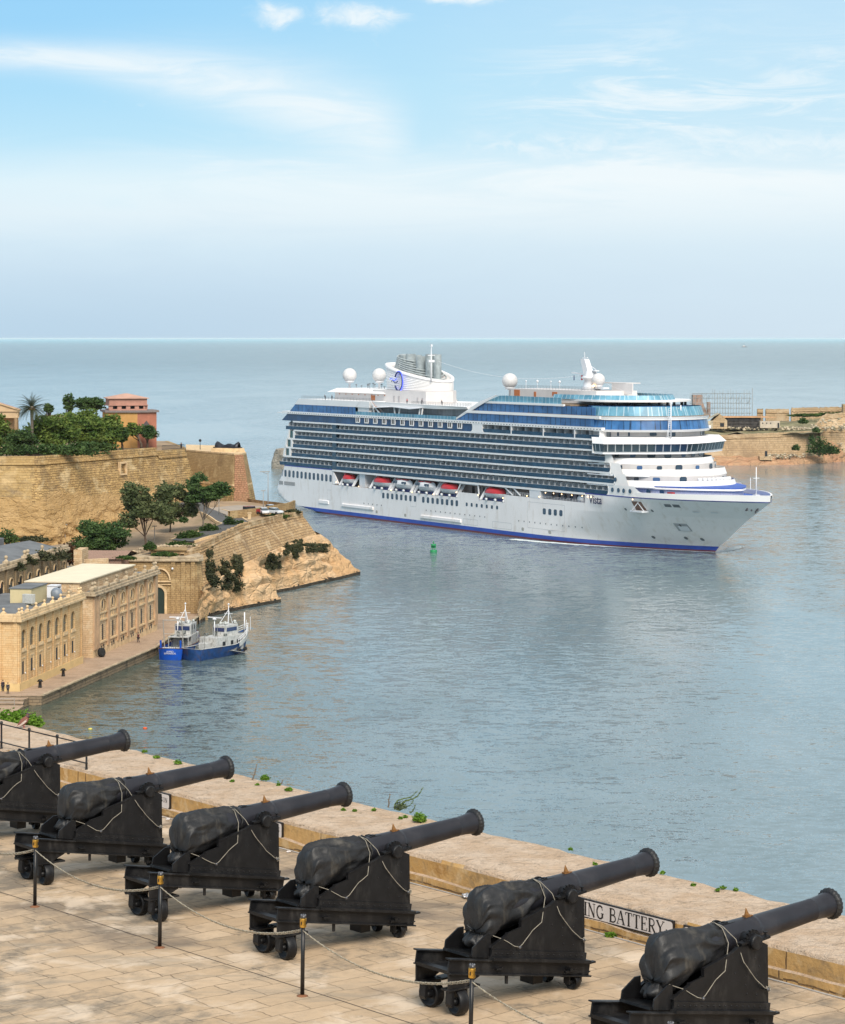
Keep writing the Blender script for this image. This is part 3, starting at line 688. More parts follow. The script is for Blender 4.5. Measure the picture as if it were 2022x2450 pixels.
# serif capitals drawn as strokes in a unit cell (x, y, width)
TH, TN = .17, .06
def arc(cx, cy, rx, ry, a0, a1, n=12): return [(cx+rx*math.cos(R(a0+(a1-a0)*i/n)), cy+ry*math.sin(R(a0+(a1-a0)*i/n))) for i in range(n+1)]
def serif(x, y, w_=.30): return ([(x-w_/2, y), (x+w_/2, y)], .05)
GL = {
 'A': (.80, [([(.06, .02), (.38, .98)], .06), ([(.40, .98), (.72, .02)], .16), ([(.18, .36), (.60, .36)], TN), serif(.07, .03, .24), serif(.71, .03, .30)]),
 'B': (.74, [([(.15, .02), (.15, .98)], TH), ([(.05, .97), (.36, .97)]+arc(.36, .75, .22, .22, 90, -90)+[(.15, .53)], .09), ([(.15, .52), (.40, .52)]+arc(.40, .275, .25, .245, 90, -90)+[(.05, .03)], .10)]),
 'E': (.70, [([(.15, .02), (.15, .98)], TH), ([(.05, .97), (.60, .97), (.60, .80)], TN), ([(.05, .03), (.62, .03), (.64, .22)], TN), ([(.15, .51), (.45, .51)], TN), ([(.45, .40), (.45, .62)], TN)]),
 'G': (.84, [(arc(.42, .5, .33, .46, 50, 300, 20), .13), ([(.66, .12), (.66, .42)], TH), serif(.66, .43, .3), ([(.62, .82), (.66, .66)], TN)]),
 'I': (.36, [([(.18, .02), (.18, .98)], TH), serif(.18, .97), serif(.18, .03)]),
 'L': (.64, [([(.15, .02), (.15, .98)], TH), serif(.15, .97), ([(.05, .03), (.56, .03), (.60, .25)], TN)]),
 'N': (.84, [([(.14, .02), (.14, .98)], TN), ([(.14, .98), (.68, .02)], .15), ([(.68, .02), (.68, .98)], TN), serif(.12, .03, .24), serif(.68, .97, .26), serif(.08, .97, .2)]),
 'O': (.84, [(arc(.42, .5, .31, .45, 0, 360, 24), .12)]),
 'R': (.78, [([(.15, .02), (.15, .98)], TH), serif(.15, .03), ([(.05, .97), (.38, .97)]+arc(.38, .73, .23, .24, 90, -90)+[(.15, .49)], .09), ([(.36, .49), (.68, .03)], .15), serif(.70, .03, .16)]),
 'S': (.64, [(arc(.31, .74, .22, .22, 20, 270, 14)+arc(.31, .27, .23, .24, 90, -160, 14), .11)]),
 'T': (.74, [([(.37, .02), (.37, .98)], TH), ([(.05, .80), (.05, .97), (.69, .97), (.69, .80)], TN), serif(.37, .03)]),
 'U': (.82, [([(.16, .98), (.16, .35)]+arc(.40, .30, .25, .27, 180, 360, 10)+[(.65, .98)], .10), serif(.16, .97), serif(.65, .97, .22)]),
 'Y': (.78, [([(.06, .97), (.38, .48)], .15), ([(.70, .97), (.38, .48)], TN), ([(.38, .5), (.38, .02)], TH), serif(.08, .97, .24), serif(.70, .97, .22), serif(.38, .03)]),
 '.': (.36, [([(.16, .36), (.16, .48)], .12)]), ' ': (.42, [])}
def letters(mb, text, M, h, track=.06):
    """add the text to mb; M maps local (x right, y up, z out)"""
    x = 0
    for ch in text:
        wd, st = GL[ch]
        for pts, wid in st:
            for i in range(len(pts)-1):
                a = Vector((pts[i][0]+x, pts[i][1], 0))*h; b = Vector((pts[i+1][0]+x, pts[i+1][1], 0))*h
                d = (b-a)
                if d.length < 1e-6: continue
                d.normalize(); a = a-d*wid*h*.12; b = b+d*wid*h*.12; sx = Vector((-d.y, d.x, 0))*wid*h/2
                zt = .0015+.00008*(i % 3)
                q = [a-sx, b-sx, b+sx, a+sx]; vs = [M @ Vector((p.x, p.y, 0)) for p in q]+[M @ Vector((p.x, p.y, zt)) for p in q]
                mb.add(vs, [(4, 5, 6, 7), (0, 1, 5, 4), (1, 2, 6, 5), (2, 3, 7, 6), (3, 0, 4, 7)])
        x += wd+track
    return x*h
def text_w(text, h, track=.06): return sum(GL[c][0]+track for c in text)*h
def sign(u0_, u1_, zlo, zhi, label, group=None):
    """board on the parapet face from u0 to u1"""
    o = thing('enamel_sign', label, 'sign', TW(u0_, -.045, zlo), ROW, group)
    # local x along u, local -y faces the terrace
    L_ = u1_-u0_; H_ = zhi-zlo
    mb = MB(); mb.box(-.02, L_+.02, 0, .030, -.02, H_+.02); mb.build('back_board', M_black, o)
    c = .035
    mb = MB(); mb.prism([(c, 0), (L_-c, 0), (L_-c*.3, c*.3), (L_, c), (L_, H_-c), (L_-c*.3, H_-c*.3), (L_-c, H_), (c, H_), (c*.3, H_-c*.3), (0, H_-c), (0, c), (c*.3, c*.3)], Matrix(((1, 0, 0, 0), (0, 0, -1, -.001), (0, 1, 0, 0), (0, 0, 0, 1))), .006)
    pl = mb.build('enamel_plate', M_enamel, o); return o, pl, L_, H_
def put_text(o, pl, text, x0, y0, h):
    mb = MB(); M = Matrix(((1, 0, 0, x0), (0, 0, -1, -.0072), (0, 1, 0, y0), (0, 0, 0, 1)))
    letters(mb, text, M, h); mb.build('lettering', M_black, pl, uv=False)
uR = px_u(1606, -.05); uB = px_u(1458, -.05)
hB = .155; wt = text_w('SALUTING BATTERY', hB)
sc_t = (px_u(1591, -.05)-uB)/text_w('BATTERY', 1.0)          # letter height that fits the photo
o, pl, L_, H_ = sign(uB-text_w('SALUTING ', sc_t)-.07, uR+.02, .155, .375, 'long white enamel sign with black lettering ending in BATTERY on the parapet')
put_text(o, pl, 'SALUTING BATTERY.', .07, (H_-sc_t)/2, sc_t)
for xa, left, lab in ((1222, True, 'small white gun sign partly behind the fifth cannon cover'), (1637, True, 'small white gun sign just right of the long battery sign'),
                      (404, False, 'small white sign ending in UN right of the second cannon'), (673, False, 'small white sign edge peeping out right of the third cannon')):
    ua = px_u(xa, -.05); a, b = (ua, ua+.72) if left else (ua-.72, ua)
    o, pl, L_, H_ = sign(a, b, .13, .36, lab, 'white gun number signs on the parapet')
    put_text(o, pl, 'NO', .035, .075, .068); put_text(o, pl, 'GUN', L_-.035-text_w('GUN', .080), .095, .080)
# ================================================================ cruise ship
M_sw = mat('ship_white', (.90, .87, .85), .4, 0, .03, .15)
M_sw2 = mat('deck_white', (.76, .76, .78), .5, 0, .04, .4)
M_hull = mat('hull_white', (.93, .88, .86), .38, 0, .03, .08, dirt=(.66, .58, .50, .5), ds=.42)
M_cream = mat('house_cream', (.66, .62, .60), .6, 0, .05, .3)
M_blue = mat('boot_blue', (.020, .075, .42), .4, 0, .12, .3)
M_red = mat('bottom_red', (.16, .035, .04), .6)
M_stripe = mat('stripe_blue', (.012, .025, .30), .4)
M_deckblue = mat('deck_blue', (.05, .12, .45), .6, 0, .1, .3)
M_deckwood = mat('deck_wood', (.30, .22, .15), .8, 0, .15, .5)
M_div = mat('balcony_divider_grey', (.60, .62, .64), .55, 0, .1, 1)
M_dark = mat('dark_interior', (.015, .018, .022), .6)
M_grill = mat('grille_grey', (.16, .17, .18), .6)
M_lifered = mat('lifeboat_red', (.50, .025, .03), .4)
M_lifewh = mat('lifeboat_white', (.72, .72, .73), .4)
M_pipe = mat('funnel_pipe', (.27, .31, .32), .7, .0, .2, .8)
M_glow = mat('lamp_glow', (1, .8, .5), .5, emit=(1, .62, .28), es=5)
M_neon = mat('neon_blue', (.05, .08, .6), .4, emit=(.10, .14, 1.0), es=1.6)
M_navy = mat('emblem_navy', (.01, .02, .12), .4)
M_orange = mat('stair_orange', (.5, .16, .05), .7)
M_name = mat('name_navy', (.02, .03, .10), .5)
def panes(name, c1, c2, line, width, rough=.08, lw=.06, row=50.0, spec=.8, emit=0):
    m = bpy.data.materials.new(name); m.use_nodes = True; t = NT(m.node_tree)
    tc = t.n('ShaderNodeTexCoord')
    br = t.n('ShaderNodeTexBrick', offset=0.0); t.l(tc.outputs['UV'], br.inputs['Vector'])
    br.inputs['Color1'].default_value = (*c1, 1); br.inputs['Color2'].default_value = (*c2, 1); br.inputs['Mortar'].default_value = (*line, 1)
    br.inputs['Scale'].default_value = 1; br.inputs['Mortar Size'].default_value = lw; br.inputs['Brick Width'].default_value = width; br.inputs['Row Height'].default_value = row
    br.inputs['Mortar Smooth'].default_value = 0
    n = t.noise(tc.outputs['Object'], .25, 4, .6)
    c = t.mix(t.m('MULTIPLY', t.sm(n, .4, .7), .4), br.outputs[0], tuple(min(1, x*1.9) for x in c2)+(1,))
    b = t.n('ShaderNodeBsdfPrincipled'); t.l(c, b.inputs['Base Color']); b.inputs['Roughness'].default_value = rough; b.inputs['Specular IOR Level'].default_value = spec
    o = t.n('ShaderNodeOutputMaterial'); t.l(b.outputs[0], o.inputs[0]); return m
M_gl_up = panes('tinted_glass', (.020, .09, .24), (.045, .15, .34), (.006, .02, .05), 2.4, .25, .14, spec=.5)
M_gl_dk = panes('dark_glass_band', (.006, .030, .085), (.014, .055, .14), (.006, .015, .04), 3.0, .25, spec=.4)
M_gl_rail = panes('balcony_glass', (.006, .040, .085), (.012, .06, .115), (.02, .05, .08), 1.4, .3, spec=.35)
M_gl_turq = panes('windscreen_glass', (.07, .22, .32), (.13, .31, .41), (.42, .52, .56), 1.9, .4, .13, spec=.5)
M_gl_br = panes('bridge_glass', (.012, .03, .05), (.02, .05, .07), (.6, .6, .6), 2.1, .08, .13)
M_cabin = panes('cabin_front', (.09, .11, .13), (.17, .19, .21), (.02, .025, .03), 1.4, .3, .05)

SO = Vector((-1.4, 763.6, 0)); SA = R(-58.9)
ship = thing('cruise_ship', 'large white cruise ship with rows of balconies leaving the harbour', 'cruise ship', SO, SA)
QC = 18.5
STZ = [-2, 0, .5, 1, 1.5, 2, 2.5, 3, 4, 6, 14.5]; STS = [-84, -87, -88.3, -90, -92, -93.8, -95, -95.8, -96.6, -96.3, -91]
def hb(s, z):
    """half breadth of the hull at station s, height z"""
    zz = max(0.0, min(1.0, z/14.5))
    sb = np.interp(z, [-2, 0, 1.5, 3.7, 9.1, 14.5, 17], [121, 123, 124.6, 128.2, 136.4, 146.3, 149])
    L_ = 63+(42-63)*zz**1.2
    db = sb-s
    if db <= 0: return 0.0
    fo = 1-(1-min(db/L_, 1))**2.05
    sa = np.interp(z, STZ, STS)
    da = s-sa
    if da <= 0: return 0.0
    La = np.interp(z, [-2, 0, 2, 5], [30, 26, 10, 4])
    af = min(1, da/La)**(.5 if z < 3 else .42)
    return QC*fo*af
def hull_band(zs, s0=None, s1=None, N=120, name='hull', m=M_hull, off=0.0, sides=(-1, 1), parent=ship, smooth=True):
    mb = MB()
    for sd_ in sides:
        rows = []
        for z in zs:
            sb = np.interp(z, [-2, 0, 1.5, 3.7, 9.1, 14.5, 17], [121, 123, 124.6, 128.2, 136.4, 146.3, 149])
            sa = np.interp(z, STZ, STS)
            a = sa if s0 is None else max(sa, s0); b = sb if s1 is None else min(sb, s1)
            row = []
            for i in range(N+1):
                u = i/N; u = .5-.5*math.cos(math.pi*u) if (s0 is None or s1 is None) else u
                s = a+(b-a)*u; h = hb(s, z)+ (off if hb(s, z) > .05 else 0)
                row.append((s, QC+sd_*h, z))
            rows.append(row)
        if sd_ > 0: rows = rows[::-1]
        mb.grid(rows, smooth)
    return mb.build(name, m, parent)
hull_band([-2, 0, .45], name='underwater_hull', m=M_red)
hull_band([.45, 1.0, 1.55], name='waterline_band', m=M_blue)
hull_band([1.55, 1.9, 2.3, 2.8, 3.4, 4.2, 5.2, 6.4, 8, 9.7], name='hull')
hull_band([9.7, 11.3, 13, 14.5], None, -53.6, 40, 'stern_hull')
hull_band([9.7, 11.3, 13, 14.5], 89, None, 60, 'bow_hull')
hull_band([9.7, 11.35], 23, 34.6, 12, 'hull_bulwark'); hull_band([9.7, 11.85], 48.4, 89, 20, 'hull_bulwark')
hull_band([14.36, 14.62], None, -53.6, 40, 'blue_stripe', M_stripe, .05); hull_band([14.32, 14.58], 86, None, 60, 'blue_stripe', M_stripe, .05)
def bulwark(s0, s1, h0, h1, n=60):
    mb = MB()
    for sd_ in (-1, 1):
        ss = [s0+(s1-s0)*math.sin(math.pi/2*i/n) for i in range(n+1)]; hh = [np.interp(s, [s0, s1], [h0, h1]) for s in ss]
        a = [(s, QC+sd_*hb(s, 14.5), 14.5) for s in ss]; b = [(s+(.25*(s-s0)/(s1-s0)), QC+sd_*(hb(s, 14.5)+.12), 14.5+h) for s, h in zip(ss, hh)]
        c = [(s-.1, QC+sd_*max(0, hb(s, 14.5)-.25), 14.5+h) for s, h in zip(ss, hh)]; d = [(s-.1, QC+sd_*max(0, hb(s, 14.5)-.25), 14.55) for s in ss]
        rw_ = [a, b, c, d]; mb.grid(rw_ if sd_ < 0 else [r[::-1] for r in rw_], False)
    mb.build('bow_bulwark', M_sw, ship)
bulwark(112, 146.2, 1.35, 1.75)
mb = MB(); rows = []
for z1_, z2_ in ((14.5, 15.9),):
    for sd_ in (-1, 1):
        r0 = []; r1 = []
        for s in np.linspace(99.8, 114, 20):
            h = hb(s, 14.5); r0.append((s, QC+sd_*h, 14.5)); r1.append((s, QC+sd_*(hb(s, 14.5)+.02), 14.5+float(np.interp(s, [98, 111, 113.5, 120], [2.9, 2.9, 1.4, 1.3]))))
        mb.grid([r0, r1] if sd_ < 0 else [r1, r0])
mb.build('shoulder_bulwark', M_sw, ship)
# transom and recess structure
mb = MB()
zs = [1.5, 3, 6, 10, 14.5]; rows = []
for z in zs:
    sa = np.interp(z, STZ, STS)+.15; h = hb(sa+.3, z)
    rows.append([(sa-1.2*math.cos(a_), QC+h*math.sin(a_), z) for a_ in np.linspace(-math.pi/2, math.pi/2, 12)])
mb.grid(rows[::-1], True); mb.build('transom', M_hull, ship)
def plan(s0, s1, q0, q1): return [(s0, q0), (s1, q0), (s1, q1), (s0, q1)]
mb = MB(); mb.vprism(plan(-56, 92, .3, 36.7), 9.45, 9.66); mb.build('promenade_deck', M_deckwood, ship)
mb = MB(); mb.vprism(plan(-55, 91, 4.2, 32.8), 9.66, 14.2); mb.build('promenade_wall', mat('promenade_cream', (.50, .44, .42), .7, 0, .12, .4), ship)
mb = MB(); mb.vprism(plan(-53.7, -53.3, .1, 4.3), 9.6, 14.4); mb.vprism(plan(-37, -33.5, .6, 4.3), 9.6, 14.2); mb.vprism(plan(88.8, 89.4, .1, 4.3), 9.6, 14.4); mb.build('bulkhead', M_sw2, ship)
# pale slanted gusset behind the first boat
mb = MB(); mb.add([(-53.5, .02, 14.3), (-49.5, .02, 10.2), (-49.5, .3, 10.2), (-53.5, .3, 14.3), (-53.5, .02, 9.7), (-53.5, .3, 9.7)], [(0, 4, 1), (3, 2, 5), (0, 1, 2, 3)]); mb.build('gusset', M_hull, ship)

LV = [14.6, 17.6, 20.55, 23.5, 26.4, 29.3, 32.4, 35.7, 38.4]      # deck levels
SL = [-90.5, -88.5, -87.5, -86.8, -86.0, -89.3]                  # aft ends of the bands
# inner core block
mb = MB(); mb.vprism(plan(-86, 97, 2.1, 34.9), 14.6, 32.2); mb.build('superstructure_core', M_cabin, ship)
# slab bands ------------------------------------------------------------
fe = [100, 102.5, 101, 98.5, 96.5, 96.3]
for i, z in enumerate(LV[:6]):
    if i == 0:
        mb = MB(); mb.vprism(plan(-53.5, 89, -.15, 37.15), 14.0, 14.55)
    else:
        mb = MB(); s0 = [0, -83.5, -82.2, -81, -79.8, -80.5][i]
        mb.vprism(plan(s0, fe[i], -.12, 37.12), z-.28, z+.20)
    mb.build('deck_band', M_sw, ship)
# white stern frame: posts stepping with the decks, green glass in between
M_green = mat('stern_glass_green', (.03, .10, .10), .15)
for i in range(1, 4):
    z0, z1 = LV[i], LV[i+1]; a = [0, -87.6, -86.4, -84.8][i]; e = a+5.6
    mb = MB(); mb.vprism([(a, -.1), (a+1.2, -.1), (a+1.2, 1.5), (a, 1.5)], z0-.2, z1+.2, [(a+1.2, -.1), (a+2.2, -.1), (a+2.2, 1.5), (a+1.2, 1.5)])
    mb.vprism(plan(a+4.4, a+5.6, -.1, 1.4), z0-.1, z1-.1); mb.vprism(plan(a+1.0, a+5.4, -.08, 1.4), z0-.3, z0+.3)
    mb.vprism(plan(a+1.0, a+5.4, 35.5, 37.1), z0-.3, z1); mb.vprism(plan(a+.2, a+2.4, 1.5, 35.5), z0-.2, z0+1.0)
    mb.build('stern_frame', M_sw, ship)
    mb = MB(); mb.vprism(plan(a+2.0, a+4.5, .15, .4), z0+.3, z1-.2); mb.build('stern_window', M_green, ship)
# balconies ---------------------------------------------------------------
rowsB = [(14.62, -90, 100, 0), (17.8, -81.6, 103, 1), (20.75, -80.6, 101, 2), (23.7, -79.6, 98.5, 3), (26.6, -85.5, 96, 4)]
divs = []
for (z, a, b, i) in rowsB:
    mb = MB(); mb.vprism(plan(a, b, -.02, .06), z+.0, z+1.12); g = mb.build('glass_railing', M_gl_rail, ship)
    mb = MB(); mb.vprism(plan(a, b, -.05, .09), z+1.12, z+1.18); mb.build('handrail', M_div, g)
    s = a+1.4
    while s < b-.5:
        if not (i == 0 and -30 < s < 5 and False) and abs(s+52.5) > 1.3: divs.append((s, z, i))
        s += 2.9
    mb = MB(); mb.vprism(plan(-53.6, -51.2, -.08, 2.2), z, z+2.6) if i < 5 else None; mb.build('step_panel', mat('step_blue%d' % i, (.03, .07, .11), .3), ship)
# rounded grey partition between two balconies
def div_mesh():
    mb = MB(); p = [(0.08, 0), (2.1, 0), (2.1, 2.5)]
    p += [(1.15+.95*math.cos(a_), 1.45+1.05*math.sin(a_)) for a_ in np.linspace(math.pi/2, math.pi, 6)]
    mb.prism([(x, y) for x, y in p], Matrix(((0, 0, 1, -.04), (1, 0, 0, 0), (0, 1, 0, 0), (0, 0, 0, 1))), .08)
    # door-side cabin screen standing beside the partition
    mb.box(.04, .95, 1.7, 1.78, 0, 2.25)
    return mb
dist = lambda d: (SO+Vector((math.cos(SA)*d[0], math.sin(SA)*d[0], 0))).length
divs.sort(key=dist)
first = div_mesh().build('balcony_divider', M_div, ship)
first.location = (divs[0][0], 0, divs[0][1])
for d in divs[1:100]:
    c = first.copy(); C.objects.link(c); c.parent = ship; c.location = (d[0], 0, d[1])
mb = MB(); proto = div_mesh()
for d in divs[100:]:
    mb.add([(v[0]+d[0], v[1], v[2]+d[1]) for v in proto.v], proto.f)
tag(mb.build('balcony_dividers', M_div, ship), kind='stuff')
# deck 14: dark glass band with white framed openings aft, oval balconies forward
mb = MB(); mb.vprism(plan(-88.5, 31.2, .0, 37), 29.5, 31.75, plan(-85.0, 31.2, .25, 36.75)); mb.build('dark_glass_band', M_gl_dk, ship)
for k in range(12):
    s = -37+k*5.55
    mb = MB()
    mb.vprism(plan(s-1.2, s-.9, -.12, .3), 30.2, 31.9); mb.vprism(plan(s+.9, s+1.2, -.12, .3), 30.2, 31.9); mb.vprism(plan(s-1.2, s+1.2, -.13, .3), 30.1, 30.4); mb.vprism(plan(s-.08, s+.08, -.1, .3), 30.4, 31.8)
    f_ = mb.build('window_frame', M_sw, ship)
    mb = MB(); mb.vprism(plan(s-.9, s+.9, -.04, .1), 30.4, 31.8); mb.build('pane', M_dark, f_)
mb = MB(); mb.vprism(plan(31.2, 36.6, -.1, 37.1), 29.4, 32.2); mb.build('white_pillar', M_sw, ship)
mb = MB(); mb.vprism(plan(36.6, 96, .0, .06), 29.5, 30.55); g = mb.build('glass_railing', M_gl_rail, ship)
mb = MB()
for s in (52, 68.5, 84, 96): mb.vprism(plan(s-.2, s+.2, -.1, 2.1), 29.4, 32)
mb.build('balcony_post', M_sw, ship)
mb = MB()
for s in np.arange(38.5, 96, 4.0):
    mb.vprism(plan(s, s+.1, .4, 2.1), 29.5, 31.9)
mb.build('balcony_screen', M_div, ship)
# corner fillets give the openings their rounded ends
def fillet(s, z, r_, sx, sz, name='corner_fillet'):
    mb = MB(); p = [(0, 0)]+[(r_-r_*math.cos(a_), r_-r_*math.sin(a_)) for a_ in np.linspace(0, math.pi/2, 7)]
    p = [(0, 0)]+[(r_*(1-math.sin(a_)), r_*(1-math.cos(a_))) for a_ in np.linspace(0, math.pi/2, 7)][::-1]
    mb.add([(s+sx*x, -.11, z+sz*y) for x, y in p]+[(s+sx*x, .25, z+sz*y) for x, y in p], [tuple(range(len(p))), tuple(reversed(range(len(p), 2*len(p))))]+[(i, i+1, i+1+len(p), i+len(p)) for i in range(len(p)-1)])
    return mb.build(name, M_sw, ship)
for sz, z in ((1, 29.5), (-1, 32.1)):
    fillet(31.2, z, 1.1, -1, sz); fillet(36.6, z, 1.1, 1, sz)
# white solid side panel at the forward end of the balconies
hull_side = [(89, 14.55, 17.4, 11.2)]
for k_, (s, z, zt, e) in enumerate(((103.0, 17.3, 20.5, 108), (101, 20.4, 23.3, 105.5), (98.5, 23.3, 26.0, 101.5))):
    mb = MB(); mb.add([(s-.1, -.03, z), (e, 1.0, z), (e-1.2, .6, zt), (s-.1, -.03, zt)], [(0, 1, 2, 3)]); mb.build('side_shoulder', M_sw, ship)
for (s, z, zt) in ((100.0, 14.6, 17.4), (103, 17.8, 20.3), (101, 20.75, 23.3)):
    for sz, zz in ((1, z), (-1, zt)): fillet(s, zz, 1.0, -1, sz)
def outline(pts):
    """mirror a starboard half outline (s,q) about the centre line"""
    return pts+[(s, 2*QC-q) for s, q in reversed(pts) if abs(q-QC) > .01]
def curve_fit(pts, n=5):
    """smooth polyline through pts (Catmull-Rom)"""
    P = [Vector((p[0], p[1], 0)) for p in pts]; o = []
    P = [2*P[0]-P[1]]+P+[2*P[-1]-P[-2]]
    for i in range(1, len(P)-2):
        for k in range(n):
            t_ = k/n; a, b, c, d = P[i-1:i+3]
            q = .5*((2*b)+(c-a)*t_+(2*a-5*b+4*c-d)*t_*t_+(3*b-a-3*c+d)*t_**3); o.append((q.x, q.y))
    o.append(pts[-1]); return o
def ring(bot, top, z0, z1, name, m, cap=False):
    """facade strip between two open outlines (same number of points)"""
    mb = MB(); mb.grid([[(s, q, z0) for s, q in bot], [(s, q, z1) for s, q in top]])
    return mb.build(name, m, ship)
def inset(o_, d, ds=0):
    """move an outline towards the point (70, QC)"""
    r = []
    for s, q in o_:
        v = Vector((s-60-0, q-QC)); L_ = v.length; v = v*(max(L_-d, 0)/L_); r.append((60+v.x+ds, QC+v.y))
    return r
def deckcap(o_, z, name, m, th=.15, s_back=85):
    mb = MB(); mb.vprism([(s_back, o_[0][1])]+o_+[(s_back, o_[-1][1])], z-th, z); return mb.build(name, m, ship)
half = lambda *p: curve_fit(outline(list(p)), 5)
O3 = half((98, -.02), (106, .8), (115, 5), (120.5, 11), (122.2, QC)); O2 = half((96, -.03), (102, .2), (109.5, 4), (114.8, 11), (116.5, QC)); O1 = half((95, .3), (99.5, 1.2), (104.6, 5), (109.8, 12), (111.3, QC))
for j, (O_, zb, zt, wz, flz) in enumerate(((O3, 17.1, 18.85, 18.7, 20.1), (O2, 19.9, 21.7, 21.5, 23.0), (O1, 22.75, 24.5, 24.4, 26.3))):
    ring(inset(O_, -.0), inset(O_, .75), zb, zt, 'terrace_parapet', M_sw); deckcap(inset(O_, .05), zb+.15, 'terrace_deck', M_sw2, .3, 90)
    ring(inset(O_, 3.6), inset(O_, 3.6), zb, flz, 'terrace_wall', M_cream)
# windows on the terrace walls
def win_on(O_, frac, z, w_, h_, m, name='window', d=3.5):
    o_ = inset(O_, d); Ls = [0]
    for i in range(len(o_)-1): Ls.append(Ls[-1]+math.dist(o_[i], o_[i+1]))
    t_ = frac*Ls[-1]; i = max(k for k in range(len(Ls)-1) if Ls[k] <= t_)
    a, b = Vector(o_[i]), Vector(o_[i+1]); d_ = (b-a).normalized(); c = a+d_*(t_-Ls[i]); nn_ = Vector((d_.y, -d_.x))
    if nn_.dot(c-Vector((60, QC))) < 0: nn_ = -nn_
    M = Matrix(((d_.x, 0, nn_.x, c.x), (d_.y, 0, nn_.y, c.y), (0, 1, 0, z), (0, 0, 0, 1))); ch = min(w_, h_)*.22
    mb = MB(); mb.prism([(-w_/2+ch, -h_/2), (w_/2-ch, -h_/2), (w_/2, -h_/2+ch), (w_/2, h_/2-ch), (w_/2-ch, h_/2), (-w_/2+ch, h_/2), (-w_/2, h_/2-ch), (-w_/2, -h_/2+ch)], M, .06)
    return mb.build(name, m, ship)
M_win = mat('ship_window', (.03, .06, .10), .12, 0, .2, .5, spec=.8); M_winb = mat('ship_window_blue', (.06, .14, .30), .12, 0, .2, .5, spec=.8)
for O_, z, fr in ((O3, 18.9+.3, [(.20, 1.5, .95), (.29, 2.0, 1.0), (.40, 1.9, 1.5), (.62, 1.4, 1.0), (.78, 1.3, 1.0)]),
                  (O2, 22.1, [(.16, .6, 1.1), (.25, 1.5, 1.0), (.34, 1.4, 1.0), (.43, 2.0, 1.5), (.53, 1.4, 1.0), (.64, 2.0, 1.5), (.71, 1.0, 1.0), (.8, .6, 1.0)]),
                  (O1, 25.2, [(.14, 1.2, .9), (.23, 1.5, 1.0), (.33, 2.2, 1.1), (.42, 2.0, 1.4), (.52, 1.4, 1.0), (.60, 2.0, 1.2), (.70, 1.6, 1.2), (.78, 1.4, 1.0), (.86, .8, 1.0)])):
    for k, (f_, w_, h_) in enumerate(fr): win_on(O_, f_, z, w_, h_, M_winb if k % 3 == 1 else M_win)
# row of white life raft canisters on the lowest terrace
for k in range(9):
    o_ = inset(O3, 1.8); p = o_[int(len(o_)*(.44+.026*k))]
    mb = MB(); mb.lathe([(0, -.75), (.5, -.7), (.62, -.5), (.62, .5), (.5, .7), (0, .75)], 12, Matrix.Translation((p[0], p[1], 18.9))); mb.build('liferaft_canister', M_sw2, ship, uv=False)
# bridge --------------------------------------------------------------
OB = [(95.2, -2), (100.8, -2.2), (104.2, 3), (108.2, 9.5), (110.6, 15), (111.3, QC)]; OB = outline(OB)
ring(inset(OB, 1.0), inset(OB, .9), 25.7, 26.35, 'bridge_base', M_sw); deckcap(inset(OB, .9), 25.75, 'bridge_floor', M_sw2, .15, 95.2)
ring(inset(OB, .75), inset(OB, .1), 26.3, 28.5, 'bridge_windows', M_gl_br)
ring(inset(OB, -.35), inset(OB, 1.9), 28.45, 30.1, 'bridge_roof', M_sw)
mb = MB(); a_ = inset(OB, -.35); mb.vprism(a_+[(95, 39), (95, -2)], 28.38, 28.46); mb.vprism([(p[0], p[1]) for p in inset(OB, 1.9)]+[(96, 37), (96, 0)], 29.9, 30.08); mb.build('bridge_roof_deck', M_sw, ship)
mb = MB(); mb.vprism([(95.2, -2), (95.2, 39), (95.4, 39), (95.4, -2)], 25.8, 30.0); mb.build('bridge_aft_wall', M_sw, ship)
# wall above the bridge, then the glazed lounge --------------------------
OL = half((93, .0), (98.2, 1.2), (104.2, 6.5), (107.6, 13), (108.6, QC))
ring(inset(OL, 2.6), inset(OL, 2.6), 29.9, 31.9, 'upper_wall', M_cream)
for f_, w_, h_ in ((.17, .5, 1.1), (.23, .5, 1.1), (.36, 1.9, .9), (.47, 2.0, 1.3), (.76, 1.6, 1.6), (.84, 1.5, 1.0)): win_on(OL, f_, 30.9, w_, h_, M_win, d=2.5)
ring(inset(OL, .3), inset(OL, -.1), 31.5, 32.1, 'lounge_band', M_sw); deckcap(inset(OL, -.1), 32.12, 'lounge_ledge', M_sw2, .1, 93); deckcap(inset(OL, .3), 31.6, 'lounge_soffit', M_sw2, .1, 93)
ring(inset(OL, .35), inset(OL, 1.0), 32.1, 34.75, 'lounge_glass', M_gl_up)
ring(inset(OL, .6), inset(OL, .6), 34.75, 35.1, 'glass_band_cap', M_sw); ring(inset(OL, .6), inset(OL, .3), 35.0, 35.75, 'sun_deck_band', M_sw); deckcap(inset(OL, .3), 35.77, 'sun_deck', M_deckwood, .1, 60)
OG = inset(OL, 2.0)
ring(OG, inset(OG, 1.0), 35.8, 38.3, 'windscreen', M_gl_turq)
mb = MB(); mb.vprism([(s, q) for s, q in inset(OL, 7)]+[(80, 30), (80, 7)], 35.8, 38.4); mb.build('bar_glass_house', M_gl_up, ship)
mb = MB()
for f_ in np.linspace(.06, .94, 12):
    o_ = inset(OL, 8); p = o_[int(f_*(len(o_)-1))]; mb.vprism(plan(p[0]-.25, p[0]+.25, p[1]-.25, p[1]+.25), 38.3, 39.5)
mb.build('bar_pillars', M_dark, ship)
